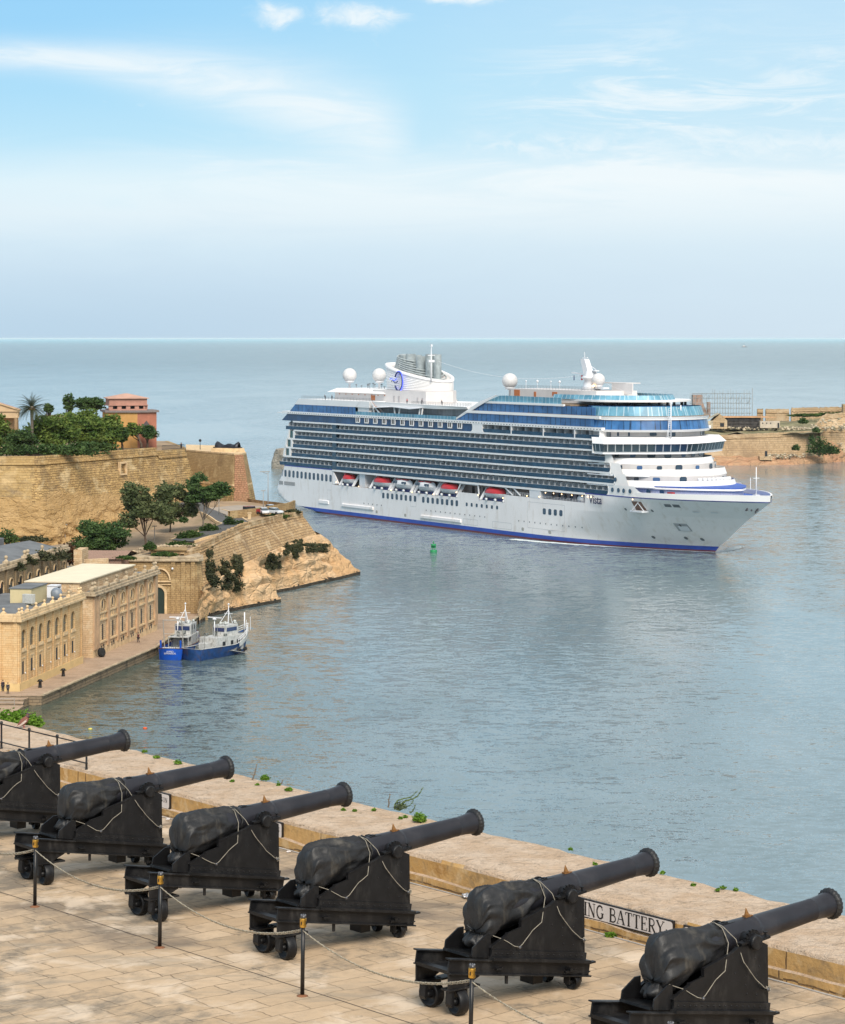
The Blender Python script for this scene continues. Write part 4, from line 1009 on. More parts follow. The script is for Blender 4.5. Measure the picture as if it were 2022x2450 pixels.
mb = MB(); mb.vprism([(s, q) for s, q in inset(OL, 6.2)]+[(70, 32), (70, 5)], 39.45, 39.95); mb.build('bar_roof', M_sw, ship)
OT = half((68, 3.5), (84, 4.6), (92, 8.5), (97, 14), (98.3, QC)); ring(OT, inset(OT, .7), 39.95, 41.2, 'upper_windscreen', M_gl_turq)
# side glass decks 15 and 16 forward, with the sweeping aft ends ------------
def sideglass(poly, name, m, q=.15, th=.15):
    mb = MB()
    for qq in (q, 2*QC-q-th):
        mb.prism(poly, Matrix(((1, 0, 0, 0), (0, 0, 1, qq), (0, 1, 0, 0), (0, 0, 0, 1))), th)
    return mb.build(name, m, ship)
sideglass([(21.5, 32.7), (93, 32.7), (93, 35.0), (27.5, 35.0)], 'side_glass', M_gl_up)
sideglass([(29, 35.6), (93, 35.6), (93, 38.1), (35.2, 38.1)], 'side_glass', M_gl_up, .6)
sideglass([(37.5, 38.5), (76, 38.5), (76, 40.3), (47.2, 40.4), (44.3, 40.3)], 'side_rail_glass', M_gl_turq, .9)
sideglass([(26, 34.95), (96, 34.95), (96, 35.7), (29.5, 35.7)], 'side_band', M_sw, -.1, .6)
sideglass([(34.5, 38.0), (78, 38.0), (78, 38.6), (37.5, 38.6)], 'side_band', M_sw, .3, .6)
sideglass([(20.5, 32.7), (21.6, 32.7), (44.6, 40.5), (43.6, 40.5), (34.3, 38.2), (26.5, 35.1)], 'sweep_edge', M_sw, .0, .3)
mb = MB(); mb.vprism(plan(28, 96, .9, 36.1), 35.2, 35.6); mb.vprism(plan(36, 80, 1.2, 35.8), 38.1, 38.5); mb.build('upper_deck', M_deckwood, ship)
mb = MB(); mb.vprism(plan(26, 94, 1.2, 35.8), 32.7, 35.2); mb.vprism(plan(37, 80, 1.8, 35.2), 35.6, 38.1); mb.build('inner_block', M_dark, ship)
# long white band with dotted vents along deck 15
mb = MB(); mb.vprism(plan(-88.0, 97, -.15, 37.15), 31.8, 32.65); mb.vprism(plan(-91.5, -80, -.1, 1.2), 31.9, 32.15); mb.build('deck_band', M_sw, ship)
mb = MB()
for s in np.arange(-84, 97, 1.5): mb.box(s, s+.7, -.17, -.12, 32.05, 32.25)
tag(mb.build('vent_slots', M_grill, ship), kind='stuff')
# aft: glazed restaurant, sloping white fascia, lido ------------------------
sideglass([(-83, 32.65), (-39, 32.65), (-39, 35.1), (-79.2, 35.1)], 'aft_glass', M_gl_up)
sideglass([(-79.4, 35.05), (-38.5, 35.05), (-36.0, 36.95), (-76.8, 36.95)], 'aft_fascia', M_sw, .1, .4)
mb = MB(); mb.add([(-83, .3, 32.6), (-83, 36.7, 32.6), (-79.2, 36.7, 35.1), (-79.2, .3, 35.1)], [(3, 2, 1, 0)]); mb.build('aft_glass', M_gl_up, ship)
mb = MB(); mb.vprism(plan(-78, 22, 3.8, 33.2), 32.65, 36.5); mb.build('lido_block', M_cabin, ship)
mb = MB(); mb.vprism(plan(-77, -36, .6, 36.4), 36.4, 36.85); mb.vprism([(-36, 1.5), (0, .5), (24, 1.2), (26, 2.5), (22, 6), (22, 31), (26, 34.5), (24, 35.8), (-36, 35.5)], 35.9, 36.6)
mb.build('pool_deck', M_sw, ship)
mb = MB(); mb.add([(-29, .4, 37.1), (-5, .3, 36.9), (10, .2, 36.7), (26.5, .8, 36.6), (26.5, 1.4, 35.95), (10, .4, 35.6), (-5, .5, 35.7), (-29, .6, 35.5)], [(0, 1, 6, 7), (1, 2, 5, 6), (2, 3, 4, 5)]); mb.build('deck_edge', M_sw, ship)
mb = MB(); mb.add([(-27, -.4, 35.2), (-15, -.5, 35.75), (-4, -.5, 35.3), (2, -.3, 35.75), (2, 2.5, 35.9), (-27, 2.5, 35.7)], [(0, 1, 2, 3, 4, 5)]); mb.add([(-27, -.4, 35.1), (-15, -.5, 35.6), (-4, -.5, 35.2), (2, -.3, 35.65), (-27, -.4, 35.2), (-15, -.5, 35.75), (-4, -.5, 35.3), (2, -.3, 35.75)], [(0, 1, 5, 4), (1, 2, 6, 5), (2, 3, 7, 6)]); mb.build('awning', M_sw2, ship)
mb = MB()
for s in (-27, -14, -12, 0, 1.5): mb.bar((s, .3, 32.7), (s+1.5*((s > -13)-.5), .3, 35.5), .35)
mb.build('awning_strut', M_sw, ship)
mb = MB(); mb.vprism(plan(-38.5, 22, .0, .08), 32.65, 33.7); mb.build('lido_glass_rail', M_gl_turq, ship)
# stairs
mb = MB(); mb.bar((-29.5, .2, 37.0), (-22.5, .2, 32.8), .12, .5); mb.bar((-29.5, 1.6, 37.0), (-22.5, 1.6, 32.8), .12, .5); st_ = mb.build('outer_stair', M_sw, ship)
mb = MB()
for k in range(10): s = -29+k*.68; z = 36.8-k*.41; mb.box(s, s+.5, .25, 1.6, z-.1, z)
mb.build('treads', M_orange, st_)
mb = MB(); mb.vprism([(-38.6, .2), (-30, .2), (-30, 3), (-38.6, 3)], 35.0, 37.0); mb.vprism([(-38, .6), (-31, .6), (-31, 3), (-38, 3)], 33.6, 35.0); mb.build('stair_house', M_sw, ship)
# aft deckhouse with its slanted roof
mb = MB(); mb.vprism(plan(-69, -44.2, 9.5, 27.5), 36.8, 39.3); ah = mb.build('aft_deckhouse', M_cream, ship)
mb = MB(); mb.vprism(plan(-72.5, -35.5, 8.4, 28.6), 39.2, 40.5, plan(-69.5, -41, 10.6, 26.4)); mb.build('slanted_roof', M_sw, ah)
mb = MB()
for s in np.arange(-66, -36, 4.2): mb.box(s, s+.5, 9.4, 9.52, 38.5, 38.8)
mb.box(-45, -42.5, 9.4, 9.52, 37.0, 38.6); mb.build('door', M_orange, ah)
mb = MB(); mb.vprism([(-44, 9.5), (-11, 9.5), (-8.5, 12.5), (-9.5, 18.5), (-14, 22.5), (-20, 26), (-30, 27.5), (-44, 27.5)], 36.6, 40.4); fh = mb.build('funnel_house', M_cream, ship)
mb = MB()
for s in (-31, -28): mb.box(s, s+1.1, 9.42, 9.52, 36.7, 38.7)
for s in (-16.5, -13.5): mb.box(s, s+1.0, 9.42, 9.52, 36.9, 38.4)
mb.build('door', mat('door_grey', (.45, .42, .42), .6), fh)
# railings on the top decks
def rail(pts, z, name='deck_railing', h_=1.05, m=M_grill, every=2.0, r_=.035):
    mb = MB(); P = [Vector((*p, z)) for p in pts]
    for zz in (h_*.4, h_*.7, h_): mb.tube([p+Vector((0, 0, zz)) for p in P], r_, 4)
    for i in range(len(P)-1):
        n_ = max(1, int((P[i+1]-P[i]).length/every))
        for k in range(n_+1):
            p = P[i].lerp(P[i+1], k/n_); mb.tube([p, p+Vector((0, 0, h_))], r_, 4)
    return mb.build(name, m, ship, uv=False)
rail([(-76, .8), (-29, .8)], 36.85); rail([(-5, .8), (20, .8), (24, 2.2), (21, 6)], 36.6, every=1.0)
# funnel ---------------------------------------------------------------
fz0 = 40.4
def fplan(z, inset_=0.0):
    """egg shaped plan of the funnel at height z"""
    o_ = []
    for k in range(48):
        a = 2*math.pi*k/48; c, s_ = math.cos(a), math.sin(a)
        ss = -28.6+(15.0-inset_)*(abs(c)**.75)*(1 if c > 0 else -1); qq = QC+(7.8-inset_)*(abs(s_)**.8)*(1 if s_ > 0 else -1)*(1.0 if c < 0 else (1-.25*c))
        o_.append((ss-(z-40)*.10*(1 if c < 0 else .0), qq))
    return o_
def ftop(s): return np.interp(s, [-44, -42, -36, -27, -18, -13], [48.7, 48.6, 47.6, 45.9, 44.3, 43.3])
mb = MB(); NZ = 72; rows = []
for i in range(NZ+1):
    row = []
    for k in range(48):
        z = fz0; s, q = fplan(40)[k]; zt = ftop(s); z = fz0+(zt-fz0)*i/NZ
        rib = .22*(abs(math.sin(math.pi*(i/NZ)*9)))**.6
        s, q = fplan(z, .15-rib)[k]; row.append((s, q, z))
    rows.append(row)
mb.grid(rows, False, True)
for k in range(2):
    pass
fn = mb.build('funnel', M_sw, ship)
mb = MB(); rows = []
for dz, ii in ((-.3, -.25), (.3, -.25), (.45, .1), (.4, .9), (-.8, 1.1)):
    row = []
    for k in range(48):
        s, q = fplan(40, 0)[k]; z = ftop(s); s, q = fplan(z, ii)[k]; row.append((s, q, z+dz))
    rows.append(row)
mb.grid(rows, True, True); mb.build('funnel_rim', M_sw, fn)
mb = MB(); o_ = [fplan(ftop(s), .9) for s in (0,)][0]; mb.add([(s, q, ftop(s)-.4) for s, q in fplan(44, .9)], [tuple(range(48))]); mb.build('funnel_deck', M_cream, fn)
# louvre rings stepping up around the uptakes
mb = MB()
for j in range(8):
    z0 = 45.6+j*.70; c0 = -28.3-j*.75; pts = []
    for k in range(30):
        a = 2*math.pi*k/30; s = c0+(12.6-j*1.0)*math.cos(a); q = QC+(6.7-j*.25)*math.sin(a)
        pts.append((s, q, z0-(s-c0)*.20))
    mb.tube(pts, .21, 5, closed=True)
mb.build('louvre', mat('louvre_grey', (.40, .44, .44), .6), fn)
for k, (s, q, r_, zt) in enumerate(((-36.5, 17, 1.5, 51.6), (-33.6, 20, 1.5, 51.5), (-31, 16, 1.6, 51.9), (-28, 19.5, 1.7, 51.2), (-25.8, 16.5, 1.5, 51.2), (-23.4, 19.2, 1.6, 51.9), (-21, 17, 1.4, 51.8), (-33, 15, 1.1, 51.3), (-18.9, 18.5, 1.3, 51.8))):
    mb = MB(); mb.lathe([(r_, 43.5), (r_, zt), (r_*.9, zt+.05), (r_*.88, zt-.6)], 14, Matrix.Translation((s, q, 0)), caps=False); mb.build('exhaust_pipe', M_pipe, fn)
mb = MB(); mb.tube([(-15.2, 14, 43.6), (-15.2, 14, 54.2)], [.28, .10], 6); mb.bar((-15.2, 12.7, 51.6), (-15.2, 15.3, 51.6), .2); mb.bar((-15.2, 13, 49.8), (-15.2, 15, 49.8), .7); mb.box(-15.5, -14.9, 13.8, 14.3, 54.3, 55.0); mb.build('aerial_mast', M_sw2, fn)
# ring emblem with the wave on the side
mb = MB(); ec = Vector((-28.4, 10.35, 43.3))
def emb(pts, r_, m, nm):
    mb = MB(); mb.tube(pts, r_, 6); mb.build(nm, m, fn, uv=False)
ring_pts = [ec+Vector((2.35*math.cos(a_), -.45, 2.95*math.sin(a_))) for a_ in np.linspace(R(-152), R(152), 30)]
emb(ring_pts, .26, M_navy, 'emblem_ring')
emb([p+Vector((0, .12, 0))+Vector((p.x-ec.x, 0, p.z-ec.z))*.07 for p in ring_pts], .20, M_neon, 'emblem_glow')
for k in range(2): emb([ec+Vector((-5.0+.5*i+k*.8, -.6, .55-k*.75+.34*math.sin(i*.85+.3))) for i in range(9)], .15, M_neon if k == 0 else M_navy, 'emblem_wave')
# radomes
def radome(s, q, z, r_, zb, nm='radome'):
    mb = MB(); mb.lathe([(r_*math.sin(a_), z-r_*math.cos(a_)) for a_ in np.linspace(R(38), math.pi, 16)], 24, Matrix.Translation((s, q, 0)), caps=True); d = mb.build(nm, M_cream if 0 else mat('radome_white_%d' % len(MATS), (.66, .64, .63), .55), ship)
    mb = MB(); mb.lathe([(r_*.62, z-r_*.80), (r_*.66, z-r_*.84), (r_*.62, z-r_*1.0), (.35, z-r_*1.18), (.35, zb)], 16, Matrix.Translation((s, q, 0))); mb.build('pedestal', M_sw2, d)
radome(-78.2+4, 18, 44.6, 2.35, 40); radome(-55.5+1, 18, 44.8, 2.3, 40); radome(23.6, 18, 44.1, 2.35, 38); radome(69.7, 18, 45.1, 1.9, 42, 'large_radome')
mb = MB(); random.seed(3)
for k in range(16):
    s = -70+k*2+random.uniform(-.5, .5); q = random.uniform(14, 22); h_ = random.uniform(.4, 1.6); mb.bar((s, q, 40.4), (s, q, 40.6+h_), .12); mb.box(s-.25, s+.25, q-.2, q+.2, 40.5+h_, 40.8+h_)
tag(mb.build('roof_aerials', M_grill, ship), kind='stuff')
# white deckhouses amidships, railing, lamp posts
mb = MB(); mb.vprism(plan(34, 78, 11.5, 25.5), 38.4, 42.1); wh = mb.build('upper_deckhouse', M_cream, ship)
mb = MB(); mb.box(36, 39, 11.4, 11.5, 40.0, 41.8); mb.box(46.5, 47.6, 11.4, 11.5, 39.6, 41.4); mb.box(56, 58.5, 11.4, 11.5, 40.4, 41.5); mb.build('door', M_orange, wh)
for k, s in enumerate((40, 46, 53, 57.5)):
    mb = MB(); mb.tube([(s, 13, 42.1), (s, 13, 44.2)], .07, 5); mb.sphere((s, 13, 44.4), .4 if k % 2 else .25, 8); mb.build('aerial', M_sw2, ship, uv=False)
rail([(36, 12), (78, 12)], 42.1, every=1.6)
mb = MB(); mb.vprism(plan(72, 82, 21, 21.3), 41.2, 44.2); mb.vprism(plan(66, 79, 21, 26), 44.1, 44.35); mb.build('sports_screen', M_cream, ship)
# radar mast
mb = MB(); mb.lathe([(3.0, 42), (2.4, 43.2), (2.0, 45.0), (2.9, 45.5), (2.9, 45.9), (1.8, 46.2), (1.5, 47.5)], 12, Matrix.Translation((66.2, 18, 0)))
mb.add([(63.9, 17, 46), (66.6, 17, 46), (66.6, 19, 46), (63.9, 19, 46), (61.9, 17.2, 51), (63.9, 17.2, 51), (63.9, 18.8, 51), (61.9, 18.8, 51)], [(0, 1, 5, 4), (1, 2, 6, 5), (2, 3, 7, 6), (3, 0, 4, 7), (4, 5, 6, 7)])
mb.bar((56.5, 18, 47.0), (67, 18, 46.3), .3); mb.tube([(66, 18, 49), (68.5, 18, 48)], .1, 5); mb.box(67.6, 69, 17.2, 18.8, 47.5, 47.8); mb.tube([(63, 18, 51), (62.8, 18, 53)], .09, 5); mb.bar((61.9, 18, 51.3), (64.4, 18, 51.4), .25)
mb.box(69.6, 73.6, 17, 19, 42.6, 43.0)
rm = mb.build('radar_mast', M_sw2, ship)
mb = MB(); mb.box(61.0, 61.9, 18, 18.06, 44.9, 46.3); mb.build('signal_flag', M_lifered, rm)
mb = MB(); mb.box(57.3, 57.7, 18, 18.06, 44.8, 46.2); mb.build('signal_flag', M_navy, rm)
mb = MB(); mb.sphere((69.8, 16.2, 43.4), .35, 8); mb.build('masthead_lamp', M_glow, rm, uv=False)
# dressing lights strung between funnel and masts
mb = MB()
def strand(a, b, sag, n=60):
    a, b = Vector(a), Vector(b)
    for i in range(n):
        p = a.lerp(b, i/n)+Vector((0, 0, -sag*4*(i/n)*(1-i/n))); mb.sphere(p, .11, 4)
strand((-19, 18, 50.0), (62, 18, 46.4), 3.0, 110); strand((66.5, 18, 46.5), (88, 18, 41.5), .8, 34)
tag(mb.build('string_lights', M_sw2, ship, uv=False), kind='stuff')
# fore signal masts and jack staff
for s, q, zt in ((109.4, 14, 40.0), (105.8, 20, 38.7)):
    mb = MB(); mb.tube([(s, q, 29.9), (s, q, zt)], .18, 6); mb.tube([(s, q-1.4, 30), (s, q-.2, 36)], .08, 4)
    for k in range(16): mb.bar((s, q-.9, 30.4+k*.5), (s, q, 30.4+k*.5), .07)
    mb.tube([(s, q-.9, 30), (s, q-.9, 38)], .07, 4); mb.build('signal_mast', M_sw2, ship)
mb = MB(); mb.tube([(140.3, QC, 15.6), (140.3, QC, 23.4)], [.22, .10], 6); mb.bar((140.3, QC-1, 20.5), (140.3, QC+1, 20.5), .15); mb.box(139.6, 141, QC-.7, QC+.7, 14.8, 16.2); mb.build('jack_staff', M_sw2, ship)
mb = MB(); mb.tube([(133.5, 22, 17), (131, 24, 20)], .08, 4); mb.build('flagstaff', M_sw2, ship)
# foredeck ---------------------------------------------------------------
mb = MB(); od = [(s, QC-hb(s, 14.5)*.97) for s in np.linspace(98, 145.5, 30)]; mb.vprism(outline(od+[(146, QC)]), 14.4, 14.66); mb.build('foredeck', M_deckblue, ship)
OF = half((104, 2.2), (114, 4.6), (124, 9), (131.5, 15.5), (132.8, QC))
ring(inset(OF, 1.0), inset(OF, 1.0), 14.6, 17.0, 'forecastle_wall', mat('lilac_wall', (.55, .55, .66), .6)); ring(OF, inset(OF, .2), 16.75, 17.55, 'helideck_edge', M_sw)
mb = MB(); mb.vprism([(104, 4)]+OF+[(104, 33)], 17.3, 17.56); mb.build('helideck', M_deckblue, ship)
mb = MB(); mb.box(119.5, 121.6, 5.2, 6.2, 15.0, 16.2); mb.build('red_locker', M_lifered, ship)
# port circles in the shoulder
def disc(s, z, r_, name, m, q=None, parent=ship, n=14, sx=1.0):
    q = QC-hb(s, z)-.06 if q is None else q
    # follow the flare of the plating
    e = .4; dqs = -(hb(s+e, z)-hb(s-e, z))/(2*e); dqz = -(hb(s, z+e)-hb(s, z-e))/(2*e)
    pts = [(s+r_*sx*math.cos(a_), q+dqs*r_*sx*math.cos(a_)+dqz*r_*math.sin(a_), z+r_*math.sin(a_)) for a_ in np.linspace(0, 2*math.pi, n, endpoint=False)]
    mb = MB(); mb.add(pts+[(p[0], p[1]-.03, p[2]) for p in pts], [tuple(range(n, 2*n))]+[(i, (i+1) % n, (i+1) % n+n, i+n) for i in range(n)]); return mb.build(name, m, parent, uv=False)
M_port = mat('porthole', (.03, .08, .14), .15, spec=.8)
for s in (102.0, 104.8, 107.4, 110.0): disc(s, 15.35+.75, .62, 'porthole', M_port, q=-.12 if s < 106 else QC-hb(s, 14.5)-.35)
disc(103.4, 18.9, .6, 'porthole', M_port, q=-.1)
for s, q in ((112.8, 5.4), (116.8, 6.9)): disc(s, 15.9, .8, 'porthole', M_port, q=q-1.4)
# hull windows -------------------------------------------------------------
def hwin(s, z, w_, h_, name='hull_window', m=M_win):
    q = lambda s_, z_: QC-hb(s_, z_)
    ch = min(w_, h_)*.2; o_ = []
    for x, y in ((-w_/2+ch, -h_/2), (w_/2-ch, -h_/2), (w_/2, -h_/2+ch), (w_/2, h_/2-ch), (w_/2-ch, h_/2), (-w_/2+ch, h_/2), (-w_/2, h_/2-ch), (-w_/2, -h_/2+ch)):
        o_.append((s+x, q(s+x, z+y)-.05, z+y))
    mb = MB(); mb.add(o_+[(a, b+.2, c) for a, b, c in o_], [tuple(range(8))]+[(i, (i+1) % 8, (i+1) % 8+8, i+8) for i in range(8)]); return mb.build(name, m, ship)
for k in range(13): hwin(-88.6+k*2.82, 11.9-.02*k, 1.5, 2.25)
for s0, n_, dz in ((-20.7, 8, 0), (5.0, 8, 0)):
    for k in range(8): hwin(-20.9+k*2.75 if s0 < 0 else 3.2+k*2.75, 7.95, 1.35, 1.75)
for k in range(7): hwin(28.0+k*2.75, 7.95, 1.0, 1.05)
for k in range(4): hwin(69.0+k*2.75, 8.3, 1.5, 1.7)
for k in range(13): disc(5+k*2.75, 4.85, .22, 'scuttle', M_grill, n=8)
for k in range(5): disc(-33+k*2.75, 4.8, .22, 'scuttle', M_grill, n=8)
for k in range(12): disc(56+k*2.75, 4.85, .22, 'scuttle', M_grill, n=8)
mb = MB()
for s in np.arange(-92.5, -79, .75):
    if not -87.6 < s < -86.6: mb.box(s, s+.42, QC-hb(s, 8.6)-.06, QC-hb(s, 8.6)+.1, 7.95, 9.15)
mb.build('mooring_grille', M_grill, ship)
for a, b, z in ((-47, -27, 3.6), (2, 25, 2.9)):
    mb = MB(); mb.box(a, b, -.42, .1, z-.6, z+.35); mb.build('fender_box', M_hull, ship, bevel=.12)
mb = MB(); mb.box(-62.5, -56, -.3, .2, 3.2, 4.3); mb.build('fender_box', M_hull, ship, bevel=.12)
# faint seams of the shell doors
M_seam = mat('shell_seam', (.50, .50, .50), .5)
mb = MB()
for (a, b, z0, z1) in ((60.5, 79, 3.2, 10.5), (26, 34, 2.0, 3.6), (42, 52, 2.0, 3.8), (-4.5, -1, 5.5, 8.8), (-57, -54.5, 4.6, 7.8)):
    for s in (a, b): mb.box(s, s+.08, -.02, .1, z0, z1)
    for z in (z0, z1): mb.box(a, b, -.02, .1, z, z+.08)
mb.build('shell_door_seam', M_seam, ship)
# anchor recess, mooring openings, bow emblem
def hpatch(s0, s1, z0, z1, name, m, off=.04, skew=0.0, n=5):
    mb = MB(); rows = []
    for j in range(4):
        z = z0+(z1-z0)*j/3; rows.append([(s+skew*(z-z0), QC-hb(s+skew*(z-z0), z)-off, z) for s in np.linspace(s0, s1, n)])
    mb.grid(rows); return mb.build(name, m, ship)
hpatch(117.6, 121.2, 5.6, 7.7, 'anchor_recess', mat('recess_grey', (.42, .42, .43), .6), .05)
hpatch(118.4, 121.0, 5.7, 7.0, 'anchor', M_sw2, .25); hpatch(119.2, 119.5, 6.9, 7.5, 'anchor', M_dark, .3)
mb = MB(); rows = []
hpatch(109.6, 113.0, 10.9, 13.4, 'mooring_opening', mat('mooring_brown', (.20, .12, .09), .8), .05)
mb = MB(); mb.box(108.4, 113.8, QC-hb(111, 10.8)-1.9, QC-hb(111, 10.8)+.3, 10.5, 10.95); mb.bar((109.6, QC-hb(110, 11)-1.6, 10.9), (112.0, QC-hb(112, 13)-.2, 13.3), .2); mb.bar((113.2, QC-hb(113, 11)-1.2, 10.9), (111.4, QC-hb(112, 13)-.2, 13.3), .2); mb.build('mooring_platform', M_sw2, ship)
for s in (119.6, 122.0): hpatch(s, s+1.9, 12.3, 13.1, 'mooring_grille', M_grill, .05, .3)
for s in (126, 130.5): hpatch(s, s+1.6, 11.0, 11.3, 'mooring_lip', M_sw2, .35); 
for s in (106, 114.6): disc(s, 11.0, .35, 'fairlead', M_grill)
mb = MB()
for k in range(6):
    s = 139.0+k*.55; z = 12.2+.35*math.sin(k*1.6)
    mb.box(s, s+.4, QC-hb(s, z)-.12, QC-hb(s, z)+.1, z-.25-.2*(k % 2), z+.3)
mb.build('bow_emblem', mat('emblem_grey', (.16, .13, .14), .6), ship)
for s, z in ((113, 3.4), (122, 3.6), (126, 3.4)): disc(s-4, z, .4, 'thruster_mark', M_grill, sx=1.2)
for s in (-25, -7.5, 58, 71.5): hwin(s, 2.6, 1.2, .9, 'draught_mark', mat('mark_tan%d' % int(s), (.42, .40, .36), .7))
# the name on the shoulder
cu = bpy.data.curves.new('ship_name', 'FONT'); cu.body = 'Vista'; cu.size = 3.3; cu.shear = .2; cu.extrude = .03; cu.offset = .02; cu.space_character = .95
nm = bpy.data.objects.new('ship_name', cu); C.objects.link(nm); nm.parent = ship; nm.data.materials.append(M_name)
q1_, q2_ = QC-hb(92, 12.7), QC-hb(97, 12.7)
def to_mesh(o_):
    bpy.context.view_layer.update(); me = bpy.data.meshes.new_from_object(o_.evaluated_get(bpy.context.evaluated_depsgraph_get())); n_ = bpy.data.objects.new('name_lettering', me); C.objects.link(n_); n_.parent = o_.parent; n_.matrix_local = o_.matrix_local.copy(); bpy.data.objects.remove(o_)
nm.location = (91.4, q1_-.45, 11.9); nm.rotation_euler = (R(90+8), 0, math.atan2(q2_-q1_, 5)); to_mesh(nm)
# glowing deck lamps
for s, z in ((-50.6, 10.6), (-36, 10.0), (-15.8, 9.9), (-3, 9.9), (9.4, 9.9), (22.6, 11.2), (34.6, 11.0), (48, 10.9), (60.5, 12.2), (66.8, 12.3), (70, 13.6), (74, 13.6), (78, 13.6), (83, 13.6), (88, 13.6), (111.5, 14.0), (90.6, 13.6), (92.2, 13.6)):
    mb = MB(); mb.sphere((s, -.28, z), .15, 8); mb.build('deck_lamp', M_glow, ship, uv=False)
# promenade fittings
mb = MB(); mb.vprism(plan(61.5, 67, -.05, 3.9), 11.8, 14.1); mb.build('promenade_locker', M_sw2, ship)
for s in (70.5, 73.5, 76.5, 79.5, 82.5):
    mb = MB(); mb.lathe([(.0, 0), (.55, 0), (.55, .1), (0, .1)], 10, Matrix.Translation((s, 4.1, 12.6)) @ Matrix.Scale(1.4, 4, (0, 0, 1)) @ Matrix.Rotation(R(90), 4, 'X')); mb.build('promenade_window', M_win, ship)
mb = MB()
for s in (24.5, 27.5, 30.5, 33, -47, -26, 56, 59): mb.box(s, s+1.3, 4.05, 4.25, 10.6, 12.9)
mb.build('promenade_door', M_dark, ship)
mb = MB(); mb.lathe([(0, 0), (1.1, 0), (1.1, 2.6), (0, 2.6)], 10, Matrix.Translation((84.6, 1.5, 12.6)) @ Matrix.Rotation(R(90), 4, 'Y')); mb.build('mooring_winch', M_sw2, ship)
rail([(49, .3), (61, .3)], 11.85, every=1.2, m=M_sw2); rail([(67.5, .3), (88.5, .3)], 11.2, every=1.5, m=M_sw2, h_=1.3); rail([(-33, .3), (-30, .3)], 9.7, every=1, m=M_sw2)
mb = MB(); mb.vprism(plan(68, 88, .4, 3.9), 11.1, 11.25); mb.build('mooring_deck', M_deckblue, ship)
# gangway frame between the fifth and sixth boat
mb = MB(); mb.bar((22.5, .1, 11.2), (24.5, .2, 14.0), .35); mb.bar((34.5, .1, 11.2), (34.0, .2, 13.9), .35); mb.bar((24.5, .2, 14.0), (34.2, .2, 13.9), .35); mb.bar((48.5, .2, 13.9), (52.5, .2, 11.9), .3); mb.bar((53, .2, 13.9), (56.5, .2, 12.0), .3); mb.build('tender_frame', M_sw2, ship)

# lifeboats, each its own thing hanging in its davits -------------------------
def lifeboat(s, L_, kind, label):
    o = thing('lifeboat', label, 'lifeboat', ship.matrix_basis @ Vector((0, 0, 0)), SA, 'lifeboats hanging in davits along the ship')
    M = Matrix.Translation(SO) @ Matrix.Rotation(SA, 4, 'Z'); o.location = M @ Vector((s, 1.3, 10.3))
    B_ = 1.9
    def sec(u, f): return B_*(1-abs(u)**2.6)*f
    rows = []
    for z, f in ((0, .12), (.35, .55), (.9, .85), (1.5, 1.0)):
        rows.append([(u*L_/2*(1-.10*(1-z/1.5)), -sec(u, f), z) for u in np.linspace(-1, 1, 17)]+[(u*L_/2*(1-.10*(1-z/1.5)), sec(u, f), z) for u in np.linspace(1, -1, 17)])
    mb = MB(); mb.grid(rows, True, True); mb.build('hull', M_lifewh, o)
    mb = MB(); mb.grid([[(x, y, z) for x, y, z in r] for r in [rows[-1], [(x, y*1.04, 1.62) for x, y, z in rows[-1]]]], True, True); mb.build('fender_strip', M_lifewh, o)
    cr = []
    top_m = M_lifered if kind == 'red' else M_lifewh
    for z, f, fl in ((1.62, 1.0, .98), (2.3, .92, .90), (2.8, .70, .82), (3.05, .35, .70), (3.1, .02, .6)):
        cr.append([(u*L_/2*fl, -sec(u, f), z) for u in np.linspace(-1, 1, 17)]+[(u*L_/2*fl, sec(u, f), z) for u in np.linspace(1, -1, 17)])
    mb = MB(); mb.grid(cr, True, True); mb.build('canopy', top_m, o)
    if kind != 'red':
        mb = MB()
        for s_ in (-4, -2.6, 1.2, 2.6): mb.box(s_, s_+.9, -B_*.97, -B_*.8, 1.9, 2.55)
        mb.build('cabin_window', M_win, o)
        mb = MB(); mb.box(-3.4, -1.0, -1.1, 1.1, 2.95, 3.2); mb.box(.4, 3.2, -1.0, 1.0, 2.95, 3.2); mb.build('roof_hatch', M_lifered, o)
    else:
        mb = MB(); mb.box(-2.6, -1.2, -.6, .6, 2.9, 3.35); mb.build('conning_hatch', M_lifered, o)
    mb = MB()
    for e in (-1, 1):
        x = e*(L_/2-.1+.6)
        mb.bar((x, -1.4, -.5), (x+.9, .6, 3.3), .28, .45); mb.bar((x+.5, -1.2, -.5), (x+1.4, .9, 3.3), .20, .3); mb.bar((x, 1.2, -.5), (x+.9, .6, 3.3), .2)
    mb.bar((-L_/2, .9, 3.35), (L_/2, .9, 3.35), .25)
    dv = mb.build('davit', M_sw2, o)
    mb = MB()
    for e in (-.2, .22): mb.lathe([(0, 0), (.42, 0), (.42, .5), (0, .5)], 10, Matrix.Translation((e*L_, -1.5, -.2)) @ Matrix.Rotation(R(90), 4, 'X')); 
    mb.build('cradle_pad', M_lifewh, o)
    mb = MB(); mb.box(-L_/2+.4, L_/2-.4, -1.0, .9, -.6, .0); mb.build('cradle', M_navy, o)
for s, L_, k, lb in ((-44.6, 7.5, 'red', 'short red rescue boat nearest the stern in the ship side recess'), (-23.5, 10.8, 'red', 'red topped lifeboat just aft of the two white tenders'),
                     (-10.2, 10.6, 'white', 'white tender with red roof patches, the one nearer the stern'), (3.4, 10.6, 'white', 'white tender with red roof patches, the one nearer the bow'),
                     (16.6, 10.6, 'red', 'red topped lifeboat between a white tender and the white gangway frame'), (41.6, 11.4, 'red', 'red topped lifeboat nearest the bow of the ship')):
    lifeboat(s, L_, k, lb)
